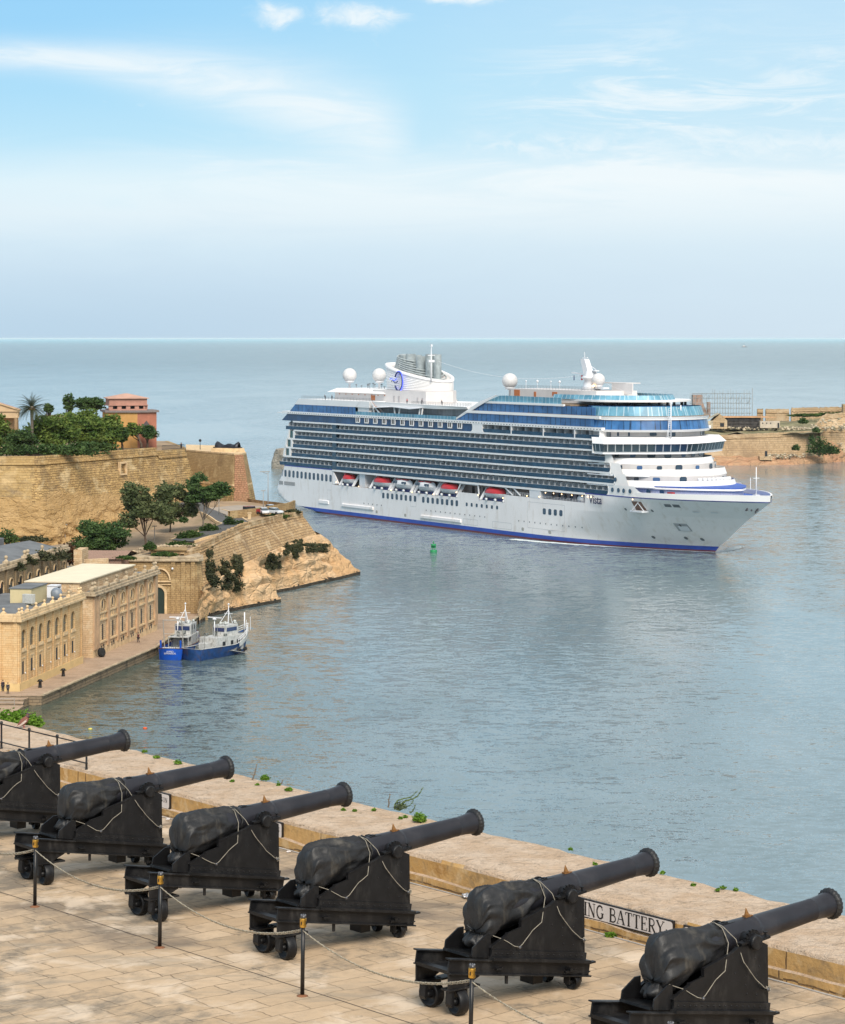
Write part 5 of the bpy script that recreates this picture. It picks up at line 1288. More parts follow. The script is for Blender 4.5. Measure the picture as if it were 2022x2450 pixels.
# bow wave
M_foam = mat('foam', (.75, .80, .80), .8, 0, .15, .8)
def foam(pts, wd, name, label, n=900, seed=1):
    """ragged specks of foam lying on the water along a line"""
    rs = np.random.default_rng(seed); mb = MB(); P = [Vector(p) for p in pts]
    Ls = [0]
    for i in range(len(P)-1): Ls.append(Ls[-1]+(P[i+1]-P[i]).length)
    for _ in range(n):
        t_ = rs.random()*Ls[-1]; i = max(k for k in range(len(Ls)-1) if Ls[k] <= t_); p = P[i].lerp(P[i+1], (t_-Ls[i])/(Ls[i+1]-Ls[i]))
        d = (P[i+1]-P[i]).normalized(); w_ = Vector((-d.y, d.x, 0)); c = p+w_*rs.normal(0, wd*(.4+.6*t_/Ls[-1])); a_ = rs.uniform(.3, 1.5); b_ = rs.uniform(.1, .35)
        c.z = .03+rs.uniform(0, .02); o_ = [c+d*a_*math.cos(k)*(1+.3*rs.random())+w_*b_*math.sin(k)*(1+.5*rs.random()) for k in (0, .9, 1.8, 2.7, 3.6, 4.5, 5.4)]
        mb.add(o_, [tuple(range(7))])
    o = mb.build(name, M_foam, uv=False); o['kind'] = 'stuff'; return o
SM = Matrix.Translation(SO) @ Matrix.Rotation(SA, 4, 'Z')
foam([SM @ Vector((s, QC-hb(s, 0)-.5-max(0, (100-s))*.10, 0)) for s in (123, 119, 113, 106, 98, 90, 82, 72, 60)], .7, 'bow_wave', '', 1500, 2)
foam([SM @ Vector((s, q, 0)) for s, q in ((123.5, QC), (121, 24), (113, 34))], .8, 'bow_wave', '', 320, 3)
# ================================================================ left shore
M_ash = stone('warehouse_ashlar', (.76, .53, .28), (.68, .43, .20), (.40, .20, .09), bw=.9, bh=.36, msize=.016, distort=.02, stain=(.45, .24, .10), stain_amt=.45, bump=.4, big=.25, pale=(.68, .50, .29))
M_ash2 = stone('warehouse_ashlar_worn', (.74, .54, .33), (.64, .43, .24), (.33, .18, .09), bw=.9, bh=.36, msize=.02, distort=.03, stain=(.22, .15, .09), stain_amt=.55, bump=.6, big=.35, pale=(.70, .56, .38))
M_old = stone('old_dark_ashlar', (.36, .27, .16), (.28, .20, .12), (.15, .10, .06), bw=.9, bh=.36, msize=.02, distort=.04, stain=(.10, .08, .06), stain_amt=.7, bump=.7, big=.3)
M_trim = mat('stone_trim', (.68, .49, .28), .9, 0, .18, .8, .4, 6, dirt=(.28, .20, .12, .45), ds=1.0)
M_trimd = mat('stone_trim_weathered', (.45, .35, .23), .95, 0, .25, .9, .6, 5, dirt=(.13, .10, .07, .7), ds=.9)
M_plinth = mat('plinth_yellow', (.68, .48, .22), .8, 0, .08, .5)
M_glass = mat('window_glass', (.06, .075, .07), .15, 0, .3, 1.0, spec=.8)
M_reveal = mat('window_reveal', (.34, .25, .13), .9)
M_grey = mat('felt_roof', (.15, .155, .16), .8, 0, .2, .3, dirt=(.25, .25, .24, .4), ds=.3)
M_roofw = mat('cream_roof', (.78, .68, .50), .85, 0, .04, .3, dirt=(.6, .5, .36, .35), ds=.25)
M_quay = stone('quay_paving', (.47, .34, .24), (.40, .28, .19), (.24, .17, .12), bw=1.6, bh=.8, msize=.02, distort=.05, stain=(.24, .17, .12), stain_amt=.6, bump=.3, big=.18, use_obj=True)
M_qwall = stone('quay_wall', (.33, .24, .15), (.24, .18, .12), (.10, .08, .06), bw=1.1, bh=.45, msize=.03, distort=.08, stain=(.07, .06, .045), stain_amt=.85, bump=1.0, big=.35)
M_rub = stone('rubble_wall', (.60, .40, .17), (.38, .24, .10), (.13, .08, .045), bw=1.0, bh=.55, msize=.055, distort=.16, stain=(.24, .15, .07), stain_amt=.6, bump=1.3, big=.10, pale=(.66, .50, .28), mort_smooth=.8, grime=(.12, (.20, .14, .08), .6))
M_brk = stone('bastion_masonry', (.62, .42, .22), (.40, .25, .12), (.12, .07, .04), bw=.95, bh=.52, msize=.055, distort=.10, stain=(.26, .16, .08), stain_amt=.5, bump=1.0, big=.12, pale=(.66, .50, .31), mort_smooth=.6, grime=(.16, (.22, .15, .09), .6))
M_gate = stone('gate_masonry', (.46, .31, .15), (.37, .25, .12), (.15, .09, .05), bw=.9, bh=.38, msize=.03, distort=.06, stain=(.22, .14, .07), stain_amt=.6, bump=.7, big=.18, pale=(.52, .38, .2))
M_rock = rock('golden_rock', (.78, .54, .32), (.68, .42, .21), (.42, .24, .12), scale=.13, bump=.8, crack=.35)
M_rockd = rock('wet_rock', (.05, .045, .035), (.09, .07, .05), (.03, .03, .02), scale=.3, bump=1.0)
M_cliff = rock('ochre_cliff', (.54, .36, .17), (.44, .28, .12), (.28, .17, .08), scale=.22, bump=.7)
M_soil = mat('dry_soil', (.33, .23, .14), .95, 0, .25, .15, .5, 3, dirt=(.22, .17, .09, .7), ds=.12)
M_asph = mat('asphalt', (.10, .097, .095), .85, 0, .12, .3)
def leafmat(name, c, c2, vs=.35):
    m = bpy.data.materials.new(name); m.use_nodes = True; t = NT(m.node_tree)
    tc = t.n('ShaderNodeTexCoord'); n1 = t.noise(tc.outputs['Object'], vs, 4, .6); n2 = t.noise(tc.outputs['Object'], vs*7, 2, .5)
    cc = t.mix(t.sm(n1, .38, .62), (*c, 1), (*c2, 1)); cc = t.mix(t.m('MULTIPLY', t.sm(n2, .4, .7), .5), cc, tuple(x*.55 for x in c)+(1,))
    b = t.n('ShaderNodeBsdfPrincipled'); t.l(cc, b.inputs['Base Color']); b.inputs['Roughness'].default_value = .7; b.inputs['Specular IOR Level'].default_value = .25
    tr = t.n('ShaderNodeBsdfTranslucent'); t.l(cc, tr.inputs[0]); mx = t.n('ShaderNodeMixShader'); mx.inputs[0].default_value = .25
    t.l(b.outputs[0], mx.inputs[1]); t.l(tr.outputs[0], mx.inputs[2])
    o = t.n('ShaderNodeOutputMaterial'); t.l(mx.outputs[0], o.inputs[0]); return m
LF_pine = leafmat('pine_leaves', (.085, .15, .03), (.20, .26, .055)); LF_dark = leafmat('dark_leaves', (.05, .10, .03), (.10, .16, .045))
LF_euc = leafmat('olive_leaves', (.10, .13, .05), (.17, .19, .08)); LF_bush = leafmat('bush_leaves', (.040, .085, .018), (.085, .14, .03)); LF_bright = leafmat('bright_leaves', (.11, .23, .02), (.20, .34, .04), 3.0)
LF_ivy = leafmat('ivy_leaves', (.045, .055, .026), (.10, .10, .045)); LF_agave = leafmat('agave_green', (.10, .14, .08), (.16, .19, .11))
M_bark = mat('bark', (.10, .07, .05), .95, 0, .3, 2); M_barkg = mat('grey_bark', (.16, .13, .10), .95, 0, .3, 2)

def leaves(blobs, n, size, seed=0, shell=.55, flat=.5):
    """small leaf clumps through the volume of ellipsoid blobs [(x,y,z,rx,ry,rz)]"""
    rs = np.random.default_rng(seed); W = np.array([b[3]*b[4]+b[3]*b[5] for b in blobs]); W = W/W.sum(); mb = MB(); V = []; Fc = []
    pick = rs.choice(len(blobs), n, p=W); B = np.array(blobs)[pick]
    d = rs.normal(size=(n, 3)); d /= np.linalg.norm(d, axis=1)[:, None]
    r = 1-(1-shell)*rs.random(n)**1.5
    # lumps: push the surface in and out so the outline is uneven
    lump = 1+.22*np.sin(d[:, 0]*5+pick*1.7)*np.sin(d[:, 1]*6+pick)+.16*np.sin(d[:, 2]*9+pick*2.3)
    d2 = d.copy(); d2[:, 2] = np.where(d2[:, 2] < -.35, d2[:, 2]*.6, d2[:, 2])
    c = B[:, :3]+d2*B[:, 3:6]*(r*lump)[:, None]
    a = rs.normal(size=(n, 3)); a[:, 2] *= flat; a /= np.linalg.norm(a, axis=1)[:, None]
    b = np.cross(a, rs.normal(size=(n, 3))+np.array([0, 0, .6])); b /= np.linalg.norm(b, axis=1)[:, None]+1e-9
    s = size*(.55+.9*rs.random(n))[:, None]
    P = np.stack([c-a*s, c-b*s*.55, c+a*s, c+b*s*.55], 1).reshape(-1, 3)
    mb.v = [tuple(p) for p in P]; mb.f = [(4*i, 4*i+1, 4*i+2, 4*i+3) for i in range(n)]; mb.sm = [False]*n
    return mb
def tree(name, label, cat, base, blobs, n, size, leafm, bark=M_bark, trunk=.25, group=None, seed=0, fork=.35, lean=(0, 0), shell=.5, inner=None):
    """blobs are relative to the base"""
    o = thing(name, label, cat, base, 0, group); rs = random.Random(seed)
    zc = sum(b[2] for b in blobs)/len(blobs)*.8; cx_ = sum(b[0] for b in blobs)/len(blobs)*.4+lean[0]; cy_ = sum(b[1] for b in blobs)/len(blobs)*.4+lean[1]
    F0 = Vector((cx_*fork, cy_*fork, max(.6, zc*fork))); F1 = Vector((cx_, cy_, max(1.0, zc*.8)))
    mb = MB(); mb.tube([(0, 0, -.8), (F0.x*.3+.1, F0.y*.3, F0.z*.5), F0, F1], [trunk*1.3, trunk, trunk*.85, trunk*.6], 8)
    for i, b in enumerate(blobs):
        e = Vector((b[0], b[1], b[2]+b[5]*.2)); s_ = F0 if i % 2 else F1; m_ = s_.lerp(e, .5)+Vector((rs.uniform(-.3, .3), rs.uniform(-.3, .3), -.25*(e-s_).length*.3))
        mb.tube([s_, m_, e], [trunk*.5, trunk*.32, trunk*.1], 6)
        for k in range(3):
            e2 = e+Vector((rs.uniform(-1, 1)*b[3]*.7, rs.uniform(-1, 1)*b[4]*.7, rs.uniform(-.2, .8)*b[5])); mb.tube([m_, m_.lerp(e2, .6)+Vector((0, 0, .1)), e2], [trunk*.25, trunk*.16, trunk*.05], 5)
    mb.build('trunk', bark, o, uv=False)
    mb = leaves(blobs, n, size, seed, shell); cr = mb.build('crown', leafm, o, uv=False)
    return o
def bush(name, label, cat, c, r, n, size, leafm, group=None, seed=0, top=True, stems=True):
    o = thing(name, label, cat, c, 0, group); rx, ry, rz = r
    bl = [(0, 0, rz*.5, rx, ry, rz*.75), (rx*.45, 0, rz*.35, rx*.6, ry*.7, rz*.6), (-rx*.5, .1, rz*.4, rx*.55, ry*.7, rz*.6), (rx*.1, -ry*.3, rz*.8, rx*.5, ry*.5, rz*.45)]
    leaves(bl, n, size, seed, .35).build('foliage', leafm, o, uv=False)
    if stems:
        mb = MB()
        for k in range(4): mb.tube([(0, 0, -.1*rz), (rx*.3*(k-1.5)/1.5, .1*ry*k, rz*.3), (rx*.6*(k-1.5)/1.5, .1, rz*.7)], [rx*.05, rx*.03, rx*.01], 5)
        mb.build('stem', M_bark, o, uv=False)
    return o

# ---------------------------------------------------------------- quay
QZ = 1.5
def edgeX(Y): return np.interp(Y, [380, 389, 450, 505, 520], [-60.6, -59.1, -47.9, -44.5, -43.5])
mb = MB(); q_ = [(edgeX(y), y) for y in (389, 410, 430, 450, 470, 490, 506)]
mb.vprism(q_+[(-60, 512), (-110, 512), (-110, 389)], -2, QZ)
qo = mb.build('quay', [M_quay, M_qwall])
for p in qo.data.polygons: p.material_index = 0 if p.normal.z > .5 else 1
tag(qo, kind='structure')
mb = MB(); pr = None
for y in np.arange(389.3, 505, 1.7):
    a = Vector((edgeX(y), y, QZ+.02)); b = Vector((edgeX(y+1.62), y+1.62, QZ+.02)); mb.bar(a, b, .5+.1*random.random(), .16+.05*random.random())
tag(mb.build('quay_coping', M_trimd), kind='structure')
# the lower landing in the corner, with steps
mb = MB(); mb.vprism([(-110, 356), (-62.2, 356), (-61.0, 384), (-110, 384)], -2, .75); mb.vprism([(-110, 384), (-61.2, 384), (-61.4, 386.5), (-110, 386.5)], -2, 1.0); mb.vprism([(-110, 386.5), (-61.5, 386.5), (-61.0, 388.9), (-110, 388.9)], -2, 1.25)
lo_ = mb.build('landing', [M_quay, M_qwall])
for p in lo_.data.polygons: p.material_index = 0 if p.normal.z > .5 else 1
tag(lo_, kind='structure')
M_railw = mat('rail_grey', (.35, .33, .30), .6, .3)
mb = MB()
for a, b in (((-66.5, 384), (-62.5, 384)), ((-66.5, 380), (-66.5, 384))):
    for z in (.5, 1.0): mb.tube([(*a, .75+z), (*b, .75+z)], .05, 5)
    for p in (a, b): mb.tube([(*p, .75), (*p, 1.8)], .06, 5)
tag(mb.build('handrail', M_railw), 'grey metal handrail on the lower landing by the two standing people', 'handrail')

# ---------------------------------------------------------------- warehouses
def facade_frame(a, b, z=QZ):
    """matrix with local x along a->b, local -y towards the water, origin at a"""
    d = Vector((b[0]-a[0], b[1]-a[1], 0)); L_ = d.length; d.normalize()
    return Matrix(((d.x, -d.y, 0, a[0]), (d.y, d.x, 0, a[1]), (0, 0, 1, z), (0, 0, 0, 1))), L_
def ball_finial(mb, x, y, z, s=1.0):
    mb.box(x-.45*s, x+.45*s, y-.45*s, y+.45*s, z, z+.35*s); mb.lathe([(.40*s, z+.35*s), (.30*s, z+.5*s), (.16*s, z+.62*s), (.14*s, z+.72*s)], 8, caps=False, M=Matrix.Translation((x, y, 0))); mb.sphere((x, y, z+.98*s), .32*s, 10)
def arch_poly(cx_, z0, w_, h_, n=9): return [(cx_-w_/2, z0), (cx_+w_/2, z0)]+[(cx_+w_/2*math.cos(a_), z0+h_-w_/2+w_/2*math.sin(a_)) for a_ in np.linspace(0, math.pi, n)]
def wall_with_holes(x0, x1, z0, z1, holes, y, mb, depth=.5):
    """front skin at y made of strips, leaving arched holes; each hole: (cx,z0,w,h,arched)"""
    hs = sorted(holes); xs = [x0]
    cur = x0
    cols = {}
    for h in hs: cols.setdefault(round(h[0], 2), []).append(h)
    for cx_ in sorted(cols):
        hh = sorted(cols[cx_], key=lambda q: q[1]); wmax = max(h[2] for h in hh); a, b = cx_-wmax/2, cx_+wmax/2
        mb.add([(cur, y, z0), (a, y, z0), (a, y, z1), (cur, y, z1)], [(0, 1, 2, 3)])
        zc = z0
        for (c_, hz, hw, hh_, ar) in hh:
            mb.add([(a, y, zc), (b, y, zc), (b, y, hz), (a, y, hz)], [(0, 1, 2, 3)])
            l, r_ = c_-hw/2, c_+hw/2; top = hz+hh_
            if l > a+1e-3: mb.add([(a, y, hz), (l, y, hz), (l, y, top), (a, y, top), (r_, y, hz), (b, y, hz), (b, y, top), (r_, y, top)], [(0, 1, 2, 3), (4, 5, 6, 7)])
            if ar:
                n = 10; arc_ = [(c_+hw/2*math.cos(a_), y, top-hw/2+hw/2*math.sin(a_)) for a_ in np.linspace(0, math.pi, n)]
                for i in range(n-1):
                    p, q = arc_[i], arc_[i+1]; mb.add([p, (p[0], y, top), (q[0], y, top), q], [(0, 1, 2, 3)])
                prof = [(l, hz), (r_, hz)]+[(p[0], p[2]) for p in arc_]
            else: prof = [(l, hz), (r_, hz), (r_, top), (l, top)]
            m_ = len(prof); mb.add([(p[0], y, p[1]) for p in prof]+[(p[0], y+depth, p[1]) for p in prof], [(i, (i+1) % m_, (i+1) % m_+m_, i+m_) for i in range(m_)])
            zc = top
        mb.add([(a, y, zc), (b, y, zc), (b, y, z1), (a, y, z1)], [(0, 1, 2, 3)]); cur = b
    mb.add([(cur, y, z0), (x1, y, z0), (x1, y, z1), (cur, y, z1)], [(0, 1, 2, 3)])
def glass_arch(c_, z0, w_, h_, y, ar=True):
    mb = MB(); pr = arch_poly(c_, z0, w_, h_) if ar else [(c_-w_/2, z0), (c_+w_/2, z0), (c_+w_/2, z0+h_), (c_-w_/2, z0+h_)]
    mb.prism(pr, Matrix(((1, 0, 0, 0), (0, 0, 1, y), (0, 1, 0, 0), (0, 0, 0, 1))), .05); return mb
def place(o, M): o.matrix_world = M
# --- near warehouse
aA, bA = (-63.3, 393.7), (-58.05, 428.0)
MA, LA_ = facade_frame(aA, bA)
wa = thing('warehouse', 'golden stone warehouse with seven tall arched windows at the quay corner, the nearest one', 'warehouse'); wa.matrix_basis = MA
HA = 10.9; pit = (LA_-1.6)/7.35; holes = []
ctr = [2.2+pit*(k+.0) for k in range(7)]
for k, c_ in enumerate(ctr):
    pass
    if k != 3: holes.append((c_-.25, 1.7, .8, 2.6, False))
holes2 = []
for h in holes: holes2.append((round(h[0], 2),)+h[1:])
mb = MB(); wall_with_holes(0, LA_, 0, HA, [(round(c_, 2), 6.5, 2.2, 3.0, True) for c_ in ctr], 0, mb)
# end wall (left, facing the viewer) with one arched window half in view, and body
mb.add([(0, 0, 0), (0, 14, 0), (0, 14, HA), (0, 0, HA)], [(3, 2, 1, 0)]); mb.add([(LA_, 0, 0), (LA_, 14, 0), (LA_, 14, HA), (LA_, 0, HA)], [(0, 1, 2, 3)]); mb.add([(0, 14, 0), (LA_, 14, 0), (LA_, 14, HA), (0, 14, HA)], [(3, 2, 1, 0)])
mb.build('wall', M_ash, wa)
mb = MB(); mb.vprism([(.5, 1.0), (LA_-.5, 1.0), (LA_-.5, 13.5), (.5, 13.5)], 0, HA-.3); mb.build('interior', M_reveal, wa)
mb = MB(); mb.box(-.12, LA_+.12, -.14, .0, 0, 1.25); mb.box(-.14, -.0, -.14, 14, 0, 1.25); mb.build('plinth', M_plinth, wa)
mb = MB()
for k in range(8):
    x = max(.55, min(LA_-.55, ctr[0]-pit/2+k*pit)) if k not in (0, 7) else (.55 if k == 0 else LA_-.6)
    mb.box(x-.32, x+.32, -.13, -.002, 1.25, HA)
    mb.box(x-.4, x+.4, -.19, -.002, HA-.4, HA-.05)
for y in (.6, 3.2): mb.box(-.2, -.002, y-.35, y+.35, 1.25, HA)
mb.build('pilasters', M_ash, wa)
mb = MB(); mb.box(-.55, LA_+.5, -.55, .3, HA, HA+.45); mb.box(-.4, LA_+.4, -.4, .3, HA+.45, HA+.85); mb.box(-.55, .3, .3, 14, HA, HA+.45); mb.box(-.4, .3, .3, 14, HA+.45, HA+.85); mb.box(-.3, LA_+.2, -.3, .5, HA+.85, HA+1.25); mb.box(-.3, .5, .5, 14, HA+.85, HA+1.25)
mb.build('cornice', M_trim, wa, bevel=.06)
for c_ in ctr:
    g = glass_arch(c_, 6.5, 2.2, 3.0, .30).build('window', M_glass, wa)
    mb = MB(); mb.box(c_-.04, c_+.04, .24, .30, 6.5, 9.4); mb.box(c_-1.1, c_+1.1, .24, .30, 7.9, 8.0); mb.build('glazing_bar', mat('bar_green_%d' % len(bpy.data.materials), (.09, .11, .10), .5), g)
    mb = MB(); mb.box(c_-1.3, c_+1.3, -.18, -.002, 6.0, 6.25); mb.box(c_-1.2, c_+1.2, -.12, -.002, 6.25, 6.48); mb.build('sill', M_trim, wa)
for k, c_ in enumerate(ctr):
    fr = MB(); fr.box(c_-1.0, c_+.85, -.10, -.002, 4.95, 5.15); fr.box(c_+.50, c_+.70, -.08, -.002, 1.3, 4.9); fr.build('lintel', M_trim, wa)
    if k != 3:
        mb = MB(); mb.box(c_-.75, c_-.02, -.03, -.005, 2.5, 4.5); mb.build('slit_window', M_dark, wa)
    mb = MB(); mb.sphere((c_+.3, -.18, 2.6), .12, 8); mb.build('lamp', M_sw2, wa, uv=False)
mb = MB(); mb.prism(arch_poly(0, 0, 1.6, 4.0), Matrix(((0, 0, -1, -.02), (1, 0, 0, 6.2), (0, 1, 0, 5.4), (0, 0, 0, 1))), .05); mb.build('window', M_glass, wa)
mb = MB(); mb.box(-.06, -.01, 5.4, 6.8, 1.6, 4.2); mb.build('shutter', M_sw2, wa)
xs_ = [.6]+[ctr[0]-pit/2+k*pit for k in range(1, 7)]+[LA_-.7]
for x in [.1, 1.6]+xs_[1:]+[LA_-1.9]:
    mb = MB(); ball_finial(mb, x, .1, HA+1.2, .78); mb.build('ball_finial', M_trim, wa, uv=False)
for y in (2.6, 5.4): 
    mb = MB(); ball_finial(mb, .1, y, HA+1.2, .78); mb.build('ball_finial', M_trim, wa, uv=False)
# roof of low grey slopes
mb = MB(); mb.add([(.6, .9, HA+.5), (LA_-1, .9, HA+.5), (LA_-1, 13.5, HA+1.0), (.6, 13.5, HA+1.0)], [(0, 1, 2, 3)])
mb.add([(.8, 2.0, HA+.6), (16, 2.4, HA+.6), (16, 4.6, HA+1.3), (.8, 4.6, HA+1.5)], [(0, 1, 2, 3)]); mb.add([(.8, 4.6, HA+1.5), (16, 4.6, HA+1.3), (16, 9, HA+1.1), (.8, 9, HA+1.1)], [(0, 1, 2, 3)])
mb.build('roof', M_grey, wa)
# yellow plant room, air conditioner, tank and hatch on the roof
M_yel = mat('yellow_render', (.62, .51, .29), .85, 0, .05, .6)
pr_ = thing('plant_room', 'small yellow plant room on the roof of the near warehouse', 'plant room', MA @ Vector((17.5, 3.6, HA+.7)), math.atan2(MA[1][0], MA[0][0]))
mb = MB(); mb.box(0, 8.5, 0, 3.6, 0, 2.7); mb.build('wall', M_yel, pr_)
mb = MB(); mb.box(-.15, 8.65, -.15, 3.8, 2.7, 2.85); mb.build('roof', M_grey, pr_)
ac = thing('air_conditioner', 'grey air conditioner unit on a bracket below the yellow plant room', 'air conditioner', MA @ Vector((16.2, 3.6, HA+.9)), math.atan2(MA[1][0], MA[0][0])+R(70))
mb = MB(); mb.box(-1.0, 1.0, -.45, .45, .3, 1.8); mb.build('casing', mat('ac_grey', (.50, .49, .45), .6), ac, bevel=.05)
mb = MB(); mb.lathe([(.3, 0), (.42, .02), (.45, .06), (0, .06)], 16, Matrix.Translation((.2, -.45, 1.25)) @ Matrix.Rotation(R(90), 4, 'X')); mb.build('fan_grille', M_dark, ac, uv=False)
mb = MB(); mb.bar((-.9, 0, 0), (-.9, 0, .3), .08); mb.bar((.9, 0, 0), (.9, 0, .3), .08); mb.bar((-.9, 0, .3), (.9, 0, .3), .08); mb.bar((-.7, -.5, -.9), (.2, -.5, .3), .08); mb.build('bracket', M_railw, ac)
tk = thing('water_tank', 'round blue grey water tank on the warehouse roof beside the yellow plant room', 'tank', MA @ Vector((26.0, 1.9, HA+.7)), math.atan2(MA[1][0], MA[0][0])+.3)
mb = MB(); mb.lathe([(0, -1.3), (.7, -1.2), (.95, -.9), (.98, .9), (.7, 1.2), (0, 1.3)], 20, Matrix.Translation((0, 0, 1.1)) @ Matrix.Rotation(R(90), 4, 'Y')); mb.build('body', mat('tank_blue', (.20, .23, .27), .45), tk, uv=False)
mb = MB(); mb.box(-.9, -.7, -.7, .7, 0, .3); mb.box(.7, .9, -.7, .7, 0, .3); mb.build('stand', M_railw, tk)
ht = thing('roof_hatch', 'white framed open hatch on the warehouse roof behind the tank', 'hatch', MA @ Vector((30.0, 3.0, HA+.7)), math.atan2(MA[1][0], MA[0][0]))
mb = MB(); mb.box(0, .2, 0, 1.8, 0, 2.0); mb.box(2.2, 2.4, 0, 1.8, 0, 2.0); mb.box(0, 2.4, 0, 1.8, 1.8, 2.05); mb.box(.2, 2.2, 1.6, 1.8, 0, 1.8); mb.build('frame', M_sw2, ht)
mb = MB(); mb.box(.2, 2.2, .4, .5, 0, 1.8); mb.build('opening', M_dark, ht)
# --- middle warehouse with the cream roof
aB, bB = (-57.2, 435.0), (-50.5, 476.2)
MB_, LB_ = facade_frame(aB, bB); HB = 10.7
wb = thing('warehouse', 'worn stone warehouse with a flat cream roof, six blind arches and oval windows', 'warehouse'); wb.matrix_basis = MB_
mb = MB(); mb.vprism([(0, 0), (LB_, 0), (LB_, 14), (0, 14)], 0, HB); mb.build('wall', M_ash2, wb)
mb = MB(); mb.vprism([(-.1, -.12), (LB_+.1, -.12), (LB_+.1, 0), (-.1, 0)], 0, 1.3); mb.build('plinth', M_trim, wb)
nb = 6; pb = (LB_-4.2)/nb; cb = [3.0+pb*(k+.5)-.4 for k in range(nb)]
mb = MB()
for k in range(nb+1):
    x = 3.0-.4+pb*k; mb.box(x-.55, x+.55, -.35, -.002, 1.3, HB-.2); mb.box(x-.68, x+.68, -.45, -.002, HB-.6, HB-.2)
for x in (.5, 1.5, LB_-.5): mb.box(x-.4, x+.4, -.3, -.002, 1.3, HB-.2)
mb.build('pilasters', mat('pilaster_stone', (.52, .34, .20), .95, 0, .2, .6, .5, 5, dirt=(.30, .16, .08, .5), ds=.7), wb)
mb = MB(); mb.box(-.7, LB_+.6, -.75, .3, HB, HB+.35); mb.box(-.5, LB_+.45, -.55, .3, HB+.35, HB+.75); mb.box(-.7, .3, .3, 14, HB, HB+.35); mb.box(-.5, .3, .3, 14, HB+.35, HB+.75); mb.box(-.2, LB_+.2, -.2, .5, HB+.75, HB+1.15)
mb.build('cornice', M_trimd, wb, bevel=.08)
for c_ in cb:
    mb = MB(); o_ = [(c_+(pb/2-1.1)*math.cos(a_), 7.5+(pb/2-1.1)*math.sin(a_)*1.15) for a_ in np.linspace(0, math.pi, 14)]
    for i in range(13): mb.bar((o_[i][0], -.10, o_[i][1]), (o_[i+1][0], -.10, o_[i+1][1]), .20, .28, up=(0, 1, 0))
    for z in (7.2, 5.9, 2.1): mb.box(c_-pb/2+.8, c_+pb/2-.8, -.26, -.002, z, z+.28)
    for x in (-.62, .62): mb.box(c_+x-.16, c_+x+.16, -.14, -.002, 6.1, 7.2)
    mb.build('blind_arch', M_trim, wb)
    mb = MB(); mb.lathe([(0, 0), (.50, 0), (.50, .04), (0, .04)], 14, Matrix.Translation((c_-.15, -.004, 8.7)) @ Matrix.Scale(1.6, 4, (0, 0, 1)) @ Matrix.Rotation(R(90), 4, 'X')); mb.build('oval_window', M_dark, wb, uv=False)
    mb = MB(); pts = [(c_-.15+.62*math.cos(a_), -.05, 8.7+.95*math.sin(a_)) for a_ in np.linspace(0, 2*math.pi, 16, endpoint=False)]; mb.tube(pts, .09, 5, closed=True); mb.build('oval_surround', M_trim, wb, uv=False)
    glass_arch(c_+.2, 2.5, .62, 2.8, -.055).build('slit_window', M_dark, wb)
    mb = MB(); mb.prism(arch_poly(c_-1.1, 2.5, .7, 2.6), Matrix(((1, 0, 0, 0), (0, 0, 1, -.06), (0, 1, 0, 0), (0, 0, 0, 1))), .055); mb.build('blind_niche', M_trim, wb)
    mb = MB(); mb.box(c_-.9, c_-.4, -.14, -.115, .8, 1.5); mb.box(c_+.3, c_+.9, -.14, -.115, .9, 1.7); mb.build('cellar_window', M_dark, wb)
mb = MB(); mb.vprism([(-.3, 2.3), (LB_-8.0, 2.2), (LB_-8.0, 12.0), (-.3, 12.0)], HB-.2, HB+2.3); mb.build('attic_wall', M_ash2, wb)
mb = MB(); mb.vprism([(-.6, 2.0), (LB_-7.8, 1.9), (LB_-7.8, 12.2), (-.6, 12.2)], HB+2.3, HB+2.5); mb.build('roof', M_roofw, wb)
mb = MB(); mb.vprism([(0, .4), (LB_, .4), (LB_, 14), (0, 14)], HB-.1, HB+.4); mb.build('gutter_roof', M_grey, wb)
for x in [.2, 1.6]+[3.0-.4+pb*k for k in range(1, nb+1)]+[LB_-.4]:
    mb = MB(); ball_finial(mb, x, .1, HB+1.1, 1.0); mb.build('ball_finial', M_trimd, wb, uv=False)
for y in (4.0, 7.5):
    mb = MB(); ball_finial(mb, -.1, y, HB+.7, 1.0); mb.build('ball_finial', M_trimd, wb, uv=False)
# --- back warehouse, dark and overgrown, with grey roofs
aC, bC = (-76.0, 414.0), (-67.6, 477.0)
MC_, LC_ = facade_frame(aC, bC, 0)
wc = thing('warehouse', 'dark weathered stone warehouse with grey sheet roofs and plants growing on its cornice', 'warehouse'); wc.matrix_basis = MC_
HC = 16.6
mb = MB(); mb.vprism([(0, 0), (LC_, 0), (LC_, 22), (0, 22)], 0, HC); mb.build('wall', M_old, wc)
mb = MB(); mb.box(-.4, LC_+.4, -.5, .3, HC, HC+.6); mb.box(-.2, LC_+.2, -.25, .4, HC+.6, HC+1.1); mb.box(LC_, LC_+.5, .3, 10, HC, HC+.6)
mb.build('cornice', M_trimd, wc, bevel=.08)
mb = MB()
for x in np.arange(2, LC_, 5.6):
    mb.box(x-.5, x+.5, -.3, -.002, 3, HC-.2)
mb.build('pilasters', M_old, wc)
for k, x in enumerate(np.arange(4.8, LC_-2, 5.6)):
    glass_arch(x, 10.5, 1.7, 4.0, -.05).build('window', M_dark if k % 2 else M_glass, wc)
    mb = MB(); o_ = arch_poly(x, 10.4, 2.2, 4.4, 12)
    for i in range(1, len(o_)-1): mb.bar((o_[i][0], -.08, o_[i][1]), (o_[i+1][0], -.08, o_[i+1][1]), .16, .3, up=(0, 1, 0))
    mb.build('arch_surround', M_trim, wc)
